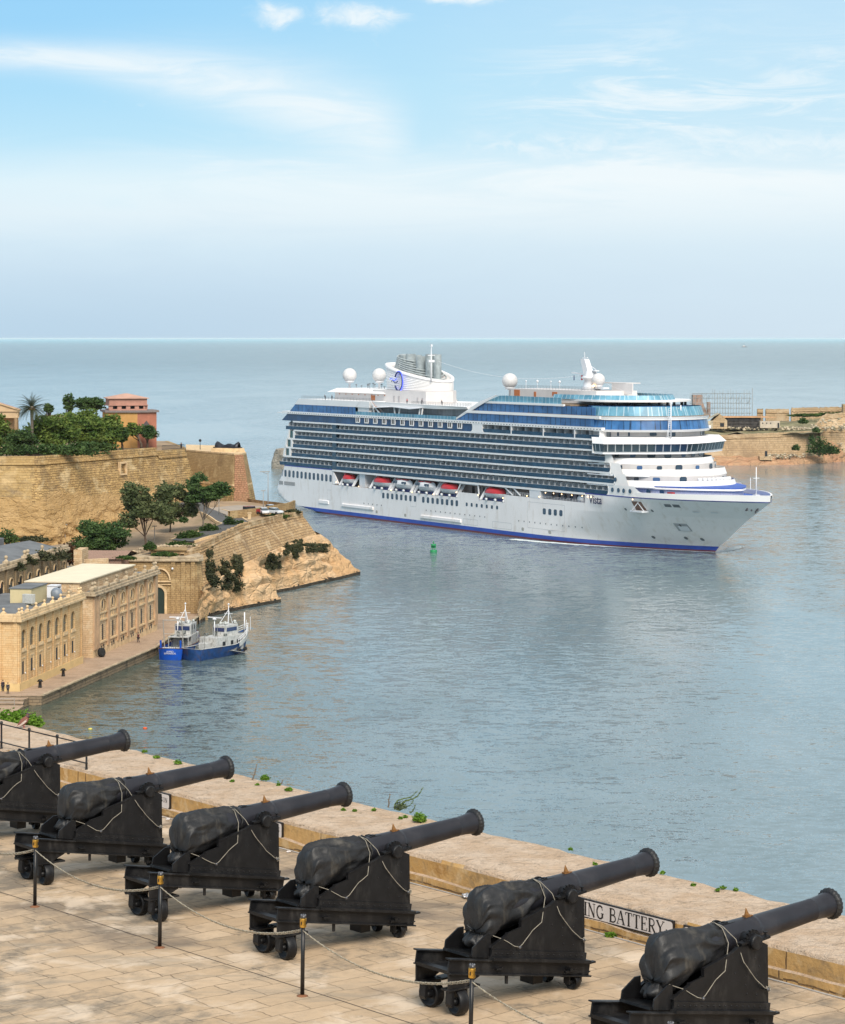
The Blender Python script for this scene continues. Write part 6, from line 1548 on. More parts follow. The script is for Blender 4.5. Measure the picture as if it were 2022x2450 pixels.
for x in list(np.arange(2, LC_-12, 11.2))+[36, 37.5]:
    mb = MB(); ball_finial(mb, x, .0, HC+1.0, 1.1); mb.build('ball_finial', M_trimd, wc, uv=False)
mb = MB(); mb.add([(0, .6, HC+.4), (LC_-1, .6, HC+.4), (LC_-1, 7, HC+1.9), (0, 7, HC+1.9)], [(0, 1, 2, 3)]); mb.add([(0, 7, HC+1.9), (LC_-1, 7, HC+1.9), (LC_-1, 13, HC+.9), (0, 13, HC+.9)], [(0, 1, 2, 3)]); mb.add([(-5, 13, HC+2.1), (LC_+2, 13, HC+2.1), (LC_+2, 22, HC+2.3), (-5, 22, HC+2.3)], [(0, 1, 2, 3)]); mb.add([(-5, 13, HC+.5), (LC_+2, 13, HC+.5), (LC_+2, 13, HC+2.1), (-5, 13, HC+2.1)], [(0, 1, 2, 3)])
mb.build('roof', M_grey, wc)
for k, (x, c_) in enumerate(((30, 1.3), (36, 1.6), (44, 1.8), (49, 1.4), (54, 2.2), (58, 1.6))):
    p = MC_ @ Vector((x, -.7, HC-.8+.5*math.sin(k))); bush('creeper', ('dark creeper hanging on the cornice of the back warehouse, %s' % ('leftmost clump', 'second clump from the left', 'third clump from the left', 'fourth clump from the left', 'big clump near the roof end', 'clump at the roof end')[k]), 'creeper', p, (c_, .8, c_*.9), 260, .30, LF_ivy, 'creepers on the back warehouse', k, stems=False)
# garden wall and vine right of the back warehouse
mb = MB(); mb.vprism([(-66.5, 478), (-64.9, 478), (-64.5, 484), (-66.1, 484)], 8, 16.6); mb.vprism([(-64.8, 480), (-60.5, 483), (-60.5, 483.6), (-64.8, 480.6)], 8, 14.6)
tag(mb.build('buttress_wall', M_ash2), 'tall narrow stone buttress right of the back warehouse roof', 'wall')
bush('vine', 'reddish brown vine climbing between the grey roof and the stone buttress', 'vine', (-67.4, 479, 13.8), (1.6, 1.0, 3.2), 700, .3, leafmat('red_vine', (.09, .045, .02), (.14, .06, .025)), None, 5)

# ---------------------------------------------------------------- ground of the slope
CPt = [(P3(479, 1225, 600).to_2d(), 15.2), (P3(600, 1225, 600).to_2d(), 15.2), (P3(520, 1265, 560).to_2d(), 14.9), (P3(400, 1310, 512).to_2d(), 13.6), (P3(330, 1335, 500).to_2d(), 12.6),
       (P3(250, 1290, 590).to_2d(), 9.7), (P3(100, 1310, 575).to_2d(), 8.6), (P3(-100, 1310, 575).to_2d(), 8.6), (P3(440, 1200, 640).to_2d(), 15.4), (P3(700, 1225, 605).to_2d(), 15.2), (P3(240, 1330, 505).to_2d(), 11.0), (P3(60, 1330, 500).to_2d(), 9.0), (P3(346, 1300, 535).to_2d(), 12.2), (P3(420, 1280, 555).to_2d(), 13.9)]
def gz(x, y):
    w_ = 0; s = 0
    for p, z in CPt:
        d = ((p.x-x)**2+(p.y-y)**2)+4; k = 1/d**1.6; w_ += k; s += k*z
    return s/w_
# outline of the headland wall (top edge) from the gate bastion to the point
WT = [Vector(p) for p in ((-48.2, 506.5, 12.6), (-45.5, 516, 13.6), (-42.5, 536, 14.6), (-39.3, 556, 15.2), (-35.0, 578, 15.0), (-31.3, 596, 14.7), (-28.8, 603, 14.4))]
WBt = [Vector(p) for p in ((-44.0, 506, 7.6), (-42.0, 516, 8.0), (-39.2, 532, 9.0), (-35.5, 552, 9.6), (-31.0, 574, 10.2), (-27.0, 593, 10.6), (-24.6, 600.5, 10.4))]
def backX(y): return float(np.interp(y, [480, 506, 516, 536, 556, 578, 596, 604], [-52, -48.6, -45.9, -42.9, -39.7, -35.4, -31.6, -29]))
rows = []
for y in np.linspace(507.2, 640, 60):
    xr = backX(min(y, 604)) if y < 604 else -29-(y-604)*.35
    rows.append([Vector((x, y, gz(x, y)+.25*mnoise.noise(Vector((x*.2, y*.2, 0))))) for x in np.linspace(-125, xr, 50)])
mb = MB(); mb.grid(rows, True); mb.grid([[Vector((x, y, gz(x, y))) for x in np.linspace(-125, -66.2, 16)] for y in np.linspace(480, 507.2, 8)], True); tag(mb.build('slope_ground', M_soil), kind='structure')
# road: bends from behind the great wall down to the left
rd = [(-60.5, 640), (-57, 622), (-52, 606), (-47.5, 592), (-43.5, 577), (-41.8, 566), (-43, 556), (-46.5, 549), (-52, 542)]
def smooth2(pts, n=8): return curve_fit(pts, n)
rc = smooth2(rd); L1 = []; L2 = []; K1 = []; K2 = []; K3 = []; K4 = []
for i, (x, y) in enumerate(rc):
    a = Vector(rc[max(i-1, 0)]); b = Vector(rc[min(i+1, len(rc)-1)]); d = (b-a).normalized(); n_ = Vector((-d.y, d.x)); wd = 3.4
    z = gz(x, y)+.33
    for lst, k, dz in ((L1, wd, 0), (L2, -wd, 0), (K1, wd, .14), (K2, wd+.35, .14), (K3, -wd, .14), (K4, -wd-.35, .14)): lst.append(Vector((x+n_.x*k, y+n_.y*k, z+dz)))
mb = MB(); mb.grid([L1, L2]); tag(mb.build('road', M_asph), kind='structure')
mb = MB(); mb.grid([L1, K1, K2, [p-Vector((0, 0, .6)) for p in K2]]); mb.grid([L2, K3, K4, [p-Vector((0, 0, .6)) for p in K4]]); tag(mb.build('kerb', M_trim), kind='structure')
# car park apron
mb = MB(); ap = [(-46, 588), (-33.5, 598), (-31, 605), (-36, 617), (-46, 622), (-52, 612)]; mb.vprism(ap, 15.2, 15.55); tag(mb.build('pavement', mat('apron', (.36, .30, .24), .9, 0, .1, .3)), kind='structure')

# ---------------------------------------------------------------- headland wall
def interp_poly(P, n):
    L_ = [0]
    for i in range(len(P)-1): L_.append(L_[-1]+(P[i+1]-P[i]).length)
    o = []
    for k in range(n+1):
        t_ = L_[-1]*k/n; i = max(j for j in range(len(L_)-1) if L_[j] <= t_+1e-6); o.append(P[i].lerp(P[i+1], min(1, (t_-L_[i])/(L_[i+1]-L_[i]))))
    return o
NT_ = 110; top = interp_poly(WT, NT_); bot = interp_poly([p for p in WBt], NT_)
rows = []
for i in range(NT_+1):
    out_ = (bot[i]-top[i]); out_.z = 0; out_.normalize(); r_ = []
    jag = .30*mnoise.noise(Vector((i*.45, 0, 3)))+.15*mnoise.noise(Vector((i*1.3, 5, 3)))
    r_.append(top[i]-out_*.9+Vector((0, 0, -.5))); r_.append(top[i]-out_*.85+Vector((0, 0, .75+jag))); r_.append(top[i]+Vector((0, 0, .8+jag))); r_.append(top[i]+out_*.1+Vector((0, 0, -.35)))
    r_.append(top[i]+out_*.32+Vector((0, 0, -.42))); r_.append(top[i]+out_*.32+Vector((0, 0, -.72))); r_.append(top[i]+out_*.12+Vector((0, 0, -.8)))
    for j in range(1, 9):
        p = top[i].lerp(bot[i]+Vector((0, 0, -1.5)), j/8); p = p+out_*.14*mnoise.noise(p*.5); r_.append(p)
    rows.append(r_)
mb = MB(); mb.grid([list(c) for c in zip(*rows)]); hw_ = mb.build('headland_wall', M_brk, recalc=False); tag(hw_, 'sloping masonry wall of rough golden blocks along the top of the rocky point', 'sea wall')
# curved parapet of the car park at the point, and the return wall facing the sea
pv = [(-44.8, 583.5), (-41.5, 587), (-38, 592), (-35, 598), (-32.0, 606), (-31.0, 612)]; mb = MB(); pc = smooth2(pv, 5)
mb.grid([[Vector((x, y, 15.0)) for x, y in pc], [Vector((x, y, 16.7+.7*i/len(pc))) for i, (x, y) in enumerate(pc)], [Vector((x-.5, y+.4, 16.7+.7*i/len(pc))) for i, (x, y) in enumerate(pc)], [Vector((x-.5, y+.4, 15.2)) for x, y in pc]])
tag(mb.build('parapet_wall', M_gate), 'low curved stone parapet around the parked cars at the point', 'parapet')
mb = MB(); rb = [WT[-1], Vector((-33, 622, 15.6)), Vector((-44, 640, 15.6)), Vector((-50, 660, 15.6))]; rt = interp_poly(rb, 20); mb.grid([[p+Vector((0, 0, .3)) for p in rt], [p+Vector((4, 1, -16.5)) for p in rt]]); tag(mb.build('return_wall', M_brk), 'masonry wall of the point facing the harbour mouth', 'sea wall')

# ---------------------------------------------------------------- rock below the wall
def WLx(y): return float(np.interp(y, [500, 514, 528, 541, 545.5, 549, 556, 560, 568, 580, 592, 605, 612, 622], [-44.5, -43.0, -37.5, -30.5, -33.5, -40.0, -38.5, -33.0, -29.0, -24.5, -19.5, -15.0, -16.5, -24]))
rows = []; NR = 300
for i in range(NR+1):
    y = 500+124*i/NR
    yb = min(y, 602)
    bx = float(np.interp(yb, [p.y for p in WBt], [p.x for p in WBt])); bz = float(np.interp(yb, [p.y for p in WBt], [p.z for p in WBt]))
    if y > 602: bx = -24.6-(y-602)*.2
    # the rock head drops towards the tip
    cove = math.exp(-((y-549)/5.0)**2)
    wx = WLx(y); r_ = []
    for j in range(44):
        t_ = j/43
        x = bx+(wx-bx)*(t_**(.85+.5*cove))
        z = bz-.6+(0-bz)*(t_**(1.7-.5*cove)) if t_ < .93 else None
        z = (bz-.4)*(1-t_**float(np.interp(y, [500, 560, 590, 604], [1.7, 1.5, 1.05, .95])))*(1-cove*.75*min(1, t_*2.0))
        amp = math.sin(math.pi*min(1, t_*1.05))
        p = Vector((x, y, z)); nn = mnoise.fractal(p*.13, .9, 2.1, 5)*2.4+abs(mnoise.noise(Vector((y*.11, z*.45, 1))))*2.2-mnoise.cell(Vector((y*.09, z*.3, 2)))*.5+.25*mnoise.fractal(Vector((x*.3, y*.3, z*.5)), .8, 2.2, 5)-2.2*max(0, .16-abs(mnoise.noise(Vector((y*.10+z*.08, z*.07, 9)))))/.16*.6+.14*math.sin(z*2.6+2*mnoise.noise(Vector((y*.08, 3, 3))))
        nn *= float(np.interp(y, [585, 604], [1, .6])); p.x += amp*nn*.75; p.z += amp*nn*.45*(1-t_); r_.append(p)
    ex = r_[-1]; r_[-1] = Vector((wx, y, .7)); r_[-2] = Vector((wx-.1+.3*mnoise.noise(Vector((y*.6, 1, 1))), y, 1.0+.25*mnoise.noise(Vector((y*.5, 0, 0)))))
    r_.append(Vector((wx+.1, y, -1.5))); rows.append(r_)
mb = MB(); mb.grid(rows, False); rk = mb.build('rocky_point', [M_rock, M_rockd])
for p in rk.data.polygons:
    if p.center.z < .7+.5*mnoise.noise(p.center*.25)+.2*mnoise.noise(p.center*1.1): p.material_index = 1
    p.use_smooth = True
if sum(p.normal.z for p in rk.data.polygons) < 0: rk.data.flip_normals()
tag(rk, kind='structure')

# ---------------------------------------------------------------- gate bastion
gb = thing('gate_bastion', 'square stone bastion with a big blind arch and a dark arched doorway behind the warehouses', 'bastion')
gA, gB = (-62, 505.0), (-44.9, 505.0); GH = 12.0
mb = MB(); mb.vprism([gA, gB, (-43.3, 506.5), (-45.0, 520), (-64, 520)], 0, GH, [gA, (-45.6, 505.3), (-44.9, 506.5), (-46.0, 520), (-64, 520)]); mb.build('wall', M_gate, gb)
mb = MB(); mb.vprism([(-62, 504.6), (-45.0, 504.6), (-44.2, 506.5), (-45.6, 520), (-64, 520)], GH, GH+.55); mb.vprism([(-62, 504.9), (-45.5, 504.9), (-44.7, 506.8), (-46.4, 519), (-63, 519)], GH+.55, GH+1.0); mb.build('cornice', M_trimd, gb, bevel=.1)
def yz(M_x, y): return Matrix(((1, 0, 0, M_x), (0, 0, 1, y), (0, 1, 0, 0), (0, 0, 0, 1)))
dc = (325-CX)*505/F+ .0
mb = MB(); mb.prism([(x-.0, z) for x, z in arch_poly(0, QZ, 2.6, 5.2, 12)], yz(-53.3, 504.86), .12); mb.build('doorway', mat('door_dark_green', (.012, .028, .022), .5), gb)
mb = MB(); o_ = arch_poly(-53.3, QZ, 3.3, 5.6, 14)
for i in range(1, len(o_)-1): mb.bar((o_[i][0], 504.85, o_[i][1]), (o_[i+1][0], 504.85, o_[i+1][1]), .5, .5, up=(0, 1, 0))
mb.build('door_surround', M_trim, gb)
mb = MB(); o_ = [(-52.9+2.1*math.cos(a_), 8.2+2.4*math.sin(a_)) for a_ in np.linspace(0, math.pi, 16)]
for i in range(15): mb.bar((o_[i][0], 504.9, o_[i][1]), (o_[i+1][0], 504.9, o_[i+1][1]), .25, .55, up=(0, 1, 0))
mb.box(-55.4, -50.6, 504.8, 505, 7.85, 8.1); mb.box(-55.4, -50.6, 504.85, 505, 7.3, 7.45); mb.build('blind_arch', M_trim, gb)
mb = MB()
for x in (-50.2, -48.2, -46.2): mb.box(x-.4, x+.4, 504.8, 505, QZ, GH)
mb.build('pilasters', M_gate, gb)
mb = MB(); mb.vprism([(-55, 508), (-48, 507.5), (-48.5, 513), (-55, 513)], GH+1.0, GH+2.0); mb.vprism([(-55.6, 507.6), (-47.6, 507.1), (-48.2, 513.4), (-55.4, 513.4)], GH+2.0, GH+2.2); mb.build('rooftop_block', M_gate, gb)
mb = MB(); mb.sphere((-50.3, 504.4, 10.6), .25, 8); mb.build('lamp', M_sw2, gb, uv=False)
# ruined sheds and walls behind the bastion
mb = MB(); mb.vprism([(-69.5, 500), (-60, 499.5), (-58, 512), (-68, 514)], 9, 13.0); mb.add([(-70, 499.3, 13.0), (-59.5, 498.9, 13.0), (-58.6, 505, 14.2), (-68.5, 506, 14.2)], [(0, 1, 2, 3)]); mb.add([(-68.5, 506, 14.2), (-58.6, 505, 14.2), (-57.8, 512.5, 13.0), (-68.2, 514.5, 13.0)], [(0, 1, 2, 3)])
tag(mb.build('stone_shed', stone('pink_tiles', (.42, .26, .19), (.36, .23, .17), (.2, .12, .09), bw=.5, bh=.3, msize=.03, big=.3)), 'low shed with a pinkish tiled roof between the cream roof and the gate bastion', 'shed')
mb = MB()
rs_ = random.Random(5)
for k in range(60):
    t_ = k/60; x = -60+13*t_+rs_.uniform(-.6, .6); y = 509+18*t_+rs_.uniform(-1.5, 1.5); s_ = rs_.uniform(.25, .7)
    mb.sphere((x, y, gz(x, y)+.3+s_*.5), (s_, s_*.8, s_*.6), 6)
tag(mb.build('rubble', M_trimd, uv=False), kind='stuff')

# ---------------------------------------------------------------- great fortress wall and garden terrace
FT = [Vector(p) for p in ((-125, 576, 29.6), (-102, 580, 29.6), (-88.7, 581, 29.6), (-66.6, 627.5, 29.6), (-66.4, 628, 28.75), (-60.6, 640, 28.75), (-61.5, 650, 28.7), (-70, 690, 28.7))]
def fort_wall(P, zb, batter, name, label, mats, seed, split=None, cordon=1.75, zt_off=0):
    pts = interp_poly(P, 260); rows = []
    nrm = []
    for i in range(len(pts)):
        a = pts[max(i-4, 0)]; b = pts[min(i+4, len(pts)-1)]; d = (b-a).normalized(); nrm.append(Vector((d.y, -d.x, 0)))
    for i, p in enumerate(pts):
        n_ = nrm[i]; zb_ = zb(p); r_ = [p-n_*1.0+Vector((0, 0, -1)), p-n_*1.0, p+Vector((0, 0, .06*mnoise.noise(Vector((i*.7, 1, 1))))), p+n_*.12+Vector((0, 0, -cordon+.25)), p+n_*.5+Vector((0, 0, -cordon+.1)), p+n_*.55+Vector((0, 0, -cordon-.2)), p+n_*.2+Vector((0, 0, -cordon-.35))]
        H_ = p.z-cordon-.35-zb_
        for j in range(1, 44):
            t_ = j/43; q = p+n_*(.2+batter*t_)+Vector((0, 0, -cordon-.35-H_*t_))
            dn = mnoise.fractal(Vector((q.x*.16, q.y*.16, q.z*.26+seed)), .8, 2.1, 6); low = max(0, t_-.52)/.48
            q += n_*(dn*(.4+1.9*low)+low*1.2*abs(mnoise.noise(Vector((q.x*.15, q.y*.15, q.z*.5)))))
            r_.append(q)
        rows.append(r_)
    mb = MB(); mb.grid(rows); o = mb.build(name, mats)
    if split:
        for p in o.data.polygons: p.material_index = split(p.center)
    return tag(o, label, 'fortress wall')
def fsplit(c):
    n_ = mnoise.noise(c*.12)*3
    lowz = c.z+n_ < 19.5
    if c.x < -90 and c.y < 590: return 1 if (c.z+n_ > 21) else 2
    return 2 if lowz else 0
M_ash3 = stone('fort_ashlar', (.52, .36, .16), (.44, .29, .12), (.26, .16, .08), bw=1.3, bh=.6, msize=.03, distort=.06, stain=(.30, .19, .08), stain_amt=.6, bump=.7, big=.10, pale=(.58, .42, .22), grime=(.14, (.16, .12, .08), .7))
fort_wall(FT, lambda p: gz(p.x, p.y)-2, 4.2, 'fortress_wall', 'high golden rubble fortress wall below the garden with the pine trees', [M_rub, M_ash3, M_cliff], 3, fsplit)
mb = MB(); mb.vprism([(-200, 582), (-102, 581), (-89.2, 582), (-61.4, 640.5), (-62.3, 650), (-71, 690), (-90, 700), (-200, 700)], 5, 28.65); tag(mb.build('garden_ground', M_soil), kind='structure')
# small features on the wall: framed plaque, patch repairs, tunnel mouth
def on_wall(t_, z, out_=.0):
    a, b = FT[2], FT[5]; p = a.lerp(b, t_); d = (b-a).normalized(); n_ = Vector((d.y, -d.x, 0)); k = (27.5-z)/(27.5-8); return p+n_*(.25+4.2*k+out_)+Vector((0, 0, z-p.z)), d, n_
p, d, n_ = on_wall(.52, 25.2, .25); mb = MB()
for (x0, x1, z0, z1) in ((-1.6, 1.6, 1.2, 1.6), (-1.6, 1.6, -1.6, -1.2), (-1.6, -1.2, -1.2, 1.2), (1.2, 1.6, -1.2, 1.2)):
    mb.box(x0, x1, -.5, .2, z0, z1, Matrix.Translation(p) @ Matrix(((d.x, -n_.x, 0, 0), (d.y, -n_.y, 0, 0), (0, 0, 1, 0), (0, 0, 0, 1))))
tag(mb.build('carved_plaque', M_trim), 'square carved stone plaque border set high in the fortress wall', 'plaque')
# ---------------------------------------------------------------- second bastion with the bronze memorial
b2 = [(-63, 668), (-48.5, 645), (-46.4, 646.5), (-45.8, 652), (-52, 690), (-66, 700)]
b2b = [(-66, 664), (-48.9, 640.5), (-43.4, 642), (-42.4, 654), (-49, 694), (-70, 700)]
sb2 = thing('harbour_bastion', 'tall sloping bastion with a reddish corner behind the slope trees', 'bastion')
mb = MB(); mid1 = [tuple(Vector(a).lerp(Vector(b), .45)) for a, b in zip(b2, b2b)]
mb.vprism(b2b, 9, 19.2, mid1); mb.build('lower_wall', M_rub, sb2)
mb = MB(); mb.vprism(mid1, 19.2, 27.0, b2); mb.build('upper_wall', M_gate, sb2)
mb = MB(); mb.vprism([(x*1.0+.0, y-.25) for x, y in mid1], 19.0, 19.45); mb.vprism([(x, y-.2) for x, y in b2], 26.9, 27.3); mb.build('string_course', M_trim, sb2)
mb = MB(); mb.add([(-48.2, 644.6, 27), (-46.2, 646.1, 27), (-43.2, 641.6, 9.2), (-48.3, 640.1, 9.2)], [(0, 3, 2, 1)]); mb.build('red_corner', stone('red_rubble', (.46, .24, .14), (.36, .18, .10), (.16, .09, .05), bw=.8, bh=.5, msize=.05, distort=.15, stain=(.3, .2, .1), bump=1.0, big=.2), sb2)
bm_ = thing('memorial', 'dark bronze reclining memorial on a pale stone plinth at the bastion edge', 'memorial', (-50.9, 655, 27.3), R(-28))
mb = MB(); mb.vprism([(-4.4, -1.6), (4.4, -1.6), (4.4, 1.6), (-4.4, 1.6)], 0, 1.0, [(-4.0, -1.4), (4.2, -1.4), (4.2, 1.4), (-4.0, 1.4)]); mb.build('plinth', M_trim, bm_)
mb = MB(); rows = []
for i in range(21):
    t_ = i/20; x = -3.6+7.2*t_; hh = .95+.75*abs(2*t_-1)**3+.18*math.sin(t_*14); wd = 1.1+.25*math.sin(t_*9)
    if i in (0, 20): wd *= .6; hh *= .75
    rows.append([(x, wd*math.cos(a_), 1.0+hh*max(0, math.sin(a_))*(1+.08*math.sin(a_*5+i))) for a_ in np.linspace(0, math.pi, 11)])
mb.grid(rows, True); mb.vprism([(-3.7, -1.25), (3.7, -1.25), (3.7, 1.25), (-3.7, 1.25)], 1.0, 1.25); mb.build('reclining_figure', mat('dark_bronze', (.035, .035, .042), .45, .5, .3, 1), bm_)
def lamp_post(x, y, z, h_, label, arm=0, group=None, m=M_railw, ball=False):
    o = thing('street_lamp', label, 'street lamp', (x, y, z), 0, group); mb = MB(); mb.tube([(0, 0, -.3), (0, 0, h_)], [.13, .07], 6)
    if arm: mb.tube([(0, 0, h_-.5), (arm, 0, h_+.1)], .06, 5)
    mb.build('pole', m, o, uv=False)
    mb = MB()
    if ball: mb.sphere((0, 0, h_+.3), .4, 8)
    else: mb.box(min(arm, 0)-.4 if arm else -.5, max(arm, 0)+.4 if arm else .5, -.15, .15, h_, h_+.18)
    mb.build('lamp_head', M_railw if not ball else M_dark, o, uv=False); return o
lp = P3(479, 1082, 668); lamp_post(lp.x, lp.y, 27.0, 2.4, 'small dark lamp post standing left of the bronze memorial', m=M_dark, ball=True)
lp = P3(641.5, 1212, 612); lamp_post(lp.x, lp.y, 15.5, 8.8, 'tallest grey street lamp, standing behind the parked cars', arm=-1.6)
lp = P3(630, 1230, 598); lamp_post(lp.x, lp.y, 15.5, 5.0, 'shorter grey street lamp in front of the parked white cars', arm=0)
lp = P3(524, 1234, 592); lamp_post(lp.x, lp.y, 15.4, 4.4, 'thin grey street lamp on the outer side of the road bend', arm=-.3)
lp = P3(370, 1300, 540); lamp_post(lp.x, lp.y, 12.4, 4.0, 'thin grey lamp pole among the two slender slope trees', arm=0)
lp = P3(156, 1283, 585); lamp_post(lp.x, lp.y, 9.0, 4.4, 'thin grey pole by the foot of the fortress wall', arm=0)

# ---------------------------------------------------------------- cars
M_tyre = mat('tyre', (.015, .015, .015), .9); M_carg = mat('car_glass', (.05, .07, .08), .1, spec=.9)
def car(p, rz, body_c, label, suv=False):
    o = thing('parked_car', label, 'car', p, rz, 'cars parked on the point'); m_ = mat('car_paint_%d' % len(bpy.data.materials), body_c, .3, .1, .02, coat=.6)
    if suv: side = [(-2.0, .35), (2.0, .35), (2.05, .9), (1.95, 1.15), (.95, 1.2), (.85, 1.2), (-1.98, 1.2), (-2.0, .9)]; cab = [(-1.95, 1.2), (.85, 1.2), (.65, 1.85), (-1.9, 1.85)]
    else: side = [(-2.1, .3), (2.1, .3), (2.15, .65), (2.0, .85), (1.05, .95), (-1.6, 1.0), (-2.1, .9)]; cab = [(-1.75, .97), (1.15, .92), (.45, 1.42), (-1.1, 1.45)]
    mb = MB(); Mx_ = Matrix(((1, 0, 0, 0), (0, 0, -1, .85), (0, 1, 0, 0), (0, 0, 0, 1))); mb.prism(side, Mx_, 1.7); mb.build('body', m_, o, bevel=.08)
    mb = MB(); mb.prism(cab, Matrix(((1, 0, 0, 0), (0, 0, -1, .72), (0, 1, 0, 0), (0, 0, 0, 1))), 1.44); mb.build('cabin_glass', M_carg if not suv else M_dark, o, bevel=.06)
    mb = MB(); mb.prism([(cab[3][0]+.05, cab[3][1]), (cab[2][0]-.05, cab[2][1]), (cab[2][0]-.15, cab[2][1]+.05), (cab[3][0]+.1, cab[3][1]+.05)], Matrix(((1, 0, 0, 0), (0, 0, -1, .7), (0, 1, 0, 0), (0, 0, 0, 1))), 1.4); mb.build('roof', m_, o)
    for x in (-1.3, 1.3):
        for y in (-.78, .78):
            mb = MB(); mb.lathe([(.18, -.1), (.33, -.1), (.34, 0), (.33, .1), (.18, .1)], 16, Matrix.Translation((x, y, .33)) @ Matrix.Rotation(R(90), 4, 'X'), caps=True); mb.build('wheel', M_tyre, o, uv=False)
    for y in (-.6, .6):
        mb = MB(); mb.box(2.08, 2.16, y-.18, y+.18, .6, .78); mb.build('headlight', M_sw2, o)
    if suv:
        mb = MB(); mb.lathe([(0, 0), (.34, 0), (.34, .2), (0, .2)], 14, Matrix.Translation((-2.0, 0, .95)) @ Matrix.Rotation(R(-90), 4, 'Y')); mb.build('spare_wheel', M_tyre, o, uv=False)
    return o
def PW(x, y, z): return PZ(x, y, z)
car(PW(601, 1230, 15.55), R(40), (.28, .02, .02), 'dark red off-road car with a spare wheel, leftmost of the parked cars', True)
car(PW(632, 1230, 15.55), R(-75), (.75, .76, .78), 'white car with a black grille facing the road, next to the red car')
car(PW(657, 1230, 15.55), R(-40), (.72, .74, .76), 'white car half hidden by the parapet, rightmost of the parked cars')
car(PW(648, 1222, 15.55), R(-60), (.55, .60, .66), 'silver car parked behind the two white cars')
mb = MB(); mb.box(-.35, .35, -.35, .35, 0, 1.3); mb.box(-.45, .45, -.45, .45, 1.3, 1.5); o = mb.build('gate_pillar', M_trim); p = PW(597, 1242, 15.3); o.location = p; tag(o, 'short stone pillar at the end of the car park kerb', 'pillar')

# ---------------------------------------------------------------- garden: trees, palm, temple, pink belvedere
def crown_tree(px, py, prx, pry, Y, zb, n, size, lf, label, name='pine_tree', cat='pine tree', group=None, seed=0, depth=1.0, trunk_px=None, trunk=.3, bark=M_bark):
    loose = name == 'slope_tree'
    k = Y/F; c = P3(px, py, Y); rx, rz = prx*k, pry*k; bx = ((trunk_px if trunk_px else px)-CX)*k
    base = Vector((bx, Y, zb)); rc_ = c-base; rs = random.Random(seed); bl = []
    for i in range(9):
        a = i*.698*2+rs.uniform(-.3, .3); rr = rs.uniform(.35, .62); bl.append((rc_.x+math.cos(a)*rx*rr, rs.uniform(-.6, .6)*rx*depth, rc_.z+math.sin(a)*rz*rr, rx*rs.uniform(.38, .56), rx*.5*depth, rz*rs.uniform(.34, .52)))
    if loose:
        bl = [(rc_.x+rx*rs.uniform(-.72, .72), rs.uniform(-.5, .5)*rx, rc_.z+rz*rs.uniform(-.7, .7)*(1-.3*abs(i-7)/7), rx*rs.uniform(.28, .44), rx*.42, rz*rs.uniform(.28, .44)) for i in range(16)]
        n = int(n*1.9); size *= .78
    else: bl.append((rc_.x, 0, rc_.z, rx*.6, rx*.6*depth, rz*.55))
    return tree(name, label, cat, base, bl, n, size, lf, bark, trunk, group, seed)
GT = 'pine trees in the garden on top of the fortress wall'
crown_tree(-10, 1035, 40, 56, 612, 29, 3600, .42, LF_pine, 'green tree cut off by the left border in front of the temple', seed=11)
crown_tree(52, 1058, 44, 34, 606, 29, 3600, .38, LF_dark, 'low dark tree below the palm in front of the temple', seed=12)
crown_tree(122, 1032, 60, 50, 612, 29, 8200, .40, LF_pine, 'broad pine directly right of the palm', group=GT, seed=13)
crown_tree(200, 1028, 60, 52, 622, 29, 8600, .40, LF_pine, 'broad pine in the middle of the garden grove', group=GT, seed=14)
crown_tree(256, 1034, 42, 44, 632, 29, 4600, .40, LF_pine, 'rounded pine in front of the orange building', group=GT, seed=15)
crown_tree(292, 1040, 20, 24, 637, 29.2, 1400, .36, LF_dark, 'small dark pine left of the red building corner', group=GT, seed=16)
crown_tree(318, 1028, 20, 18, 640, 29.4, 1200, .34, LF_pine, 'small pine before the orange wall, left one of the end pair', group=GT, seed=17, trunk_px=338)
crown_tree(356, 1034, 25, 20, 643, 29.4, 1500, .34, LF_dark, 'small pine before the red wall, right one of the end pair', group=GT, seed=18, trunk_px=352)
crown_tree(215, 967, 38, 20, 668, 29, 2600, .40, LF_dark, 'dark dense tree rising behind the garden grove', 'dark_tree', 'tree', seed=19)
crown_tree(166, 965, 14, 26, 665, 29, 700, .40, LF_dark, 'thin ragged dark tree left of the dense dark tree', 'dark_tree', 'tree', seed=20)
crown_tree(116, 978, 12, 12, 668, 29, 700, .40, LF_dark, 'small dark tree crown just right of the palm', 'dark_tree', 'tree', seed=21)
crown_tree(290, 1008, 26, 26, 655, 29, 1800, .38, LF_dark, 'dark tree against the left end of the orange building', 'dark_tree', 'tree', seed=22)
# hedge under the trees
bush('hedge', 'dark low hedge along the top of the fortress wall under the pines', 'hedge', P3(100, 1084, 590)-Vector((0, 0, .6)), (14, 1.4, 2.0), 3000, .4, LF_dark, None, 3)
bush('hedge', 'dark low hedge on the wall top right of the big pines', 'hedge', P3(215, 1074, 606)-Vector((0, 0, .4)), (7, 1.4, 1.6), 1600, .4, LF_dark, None, 4)
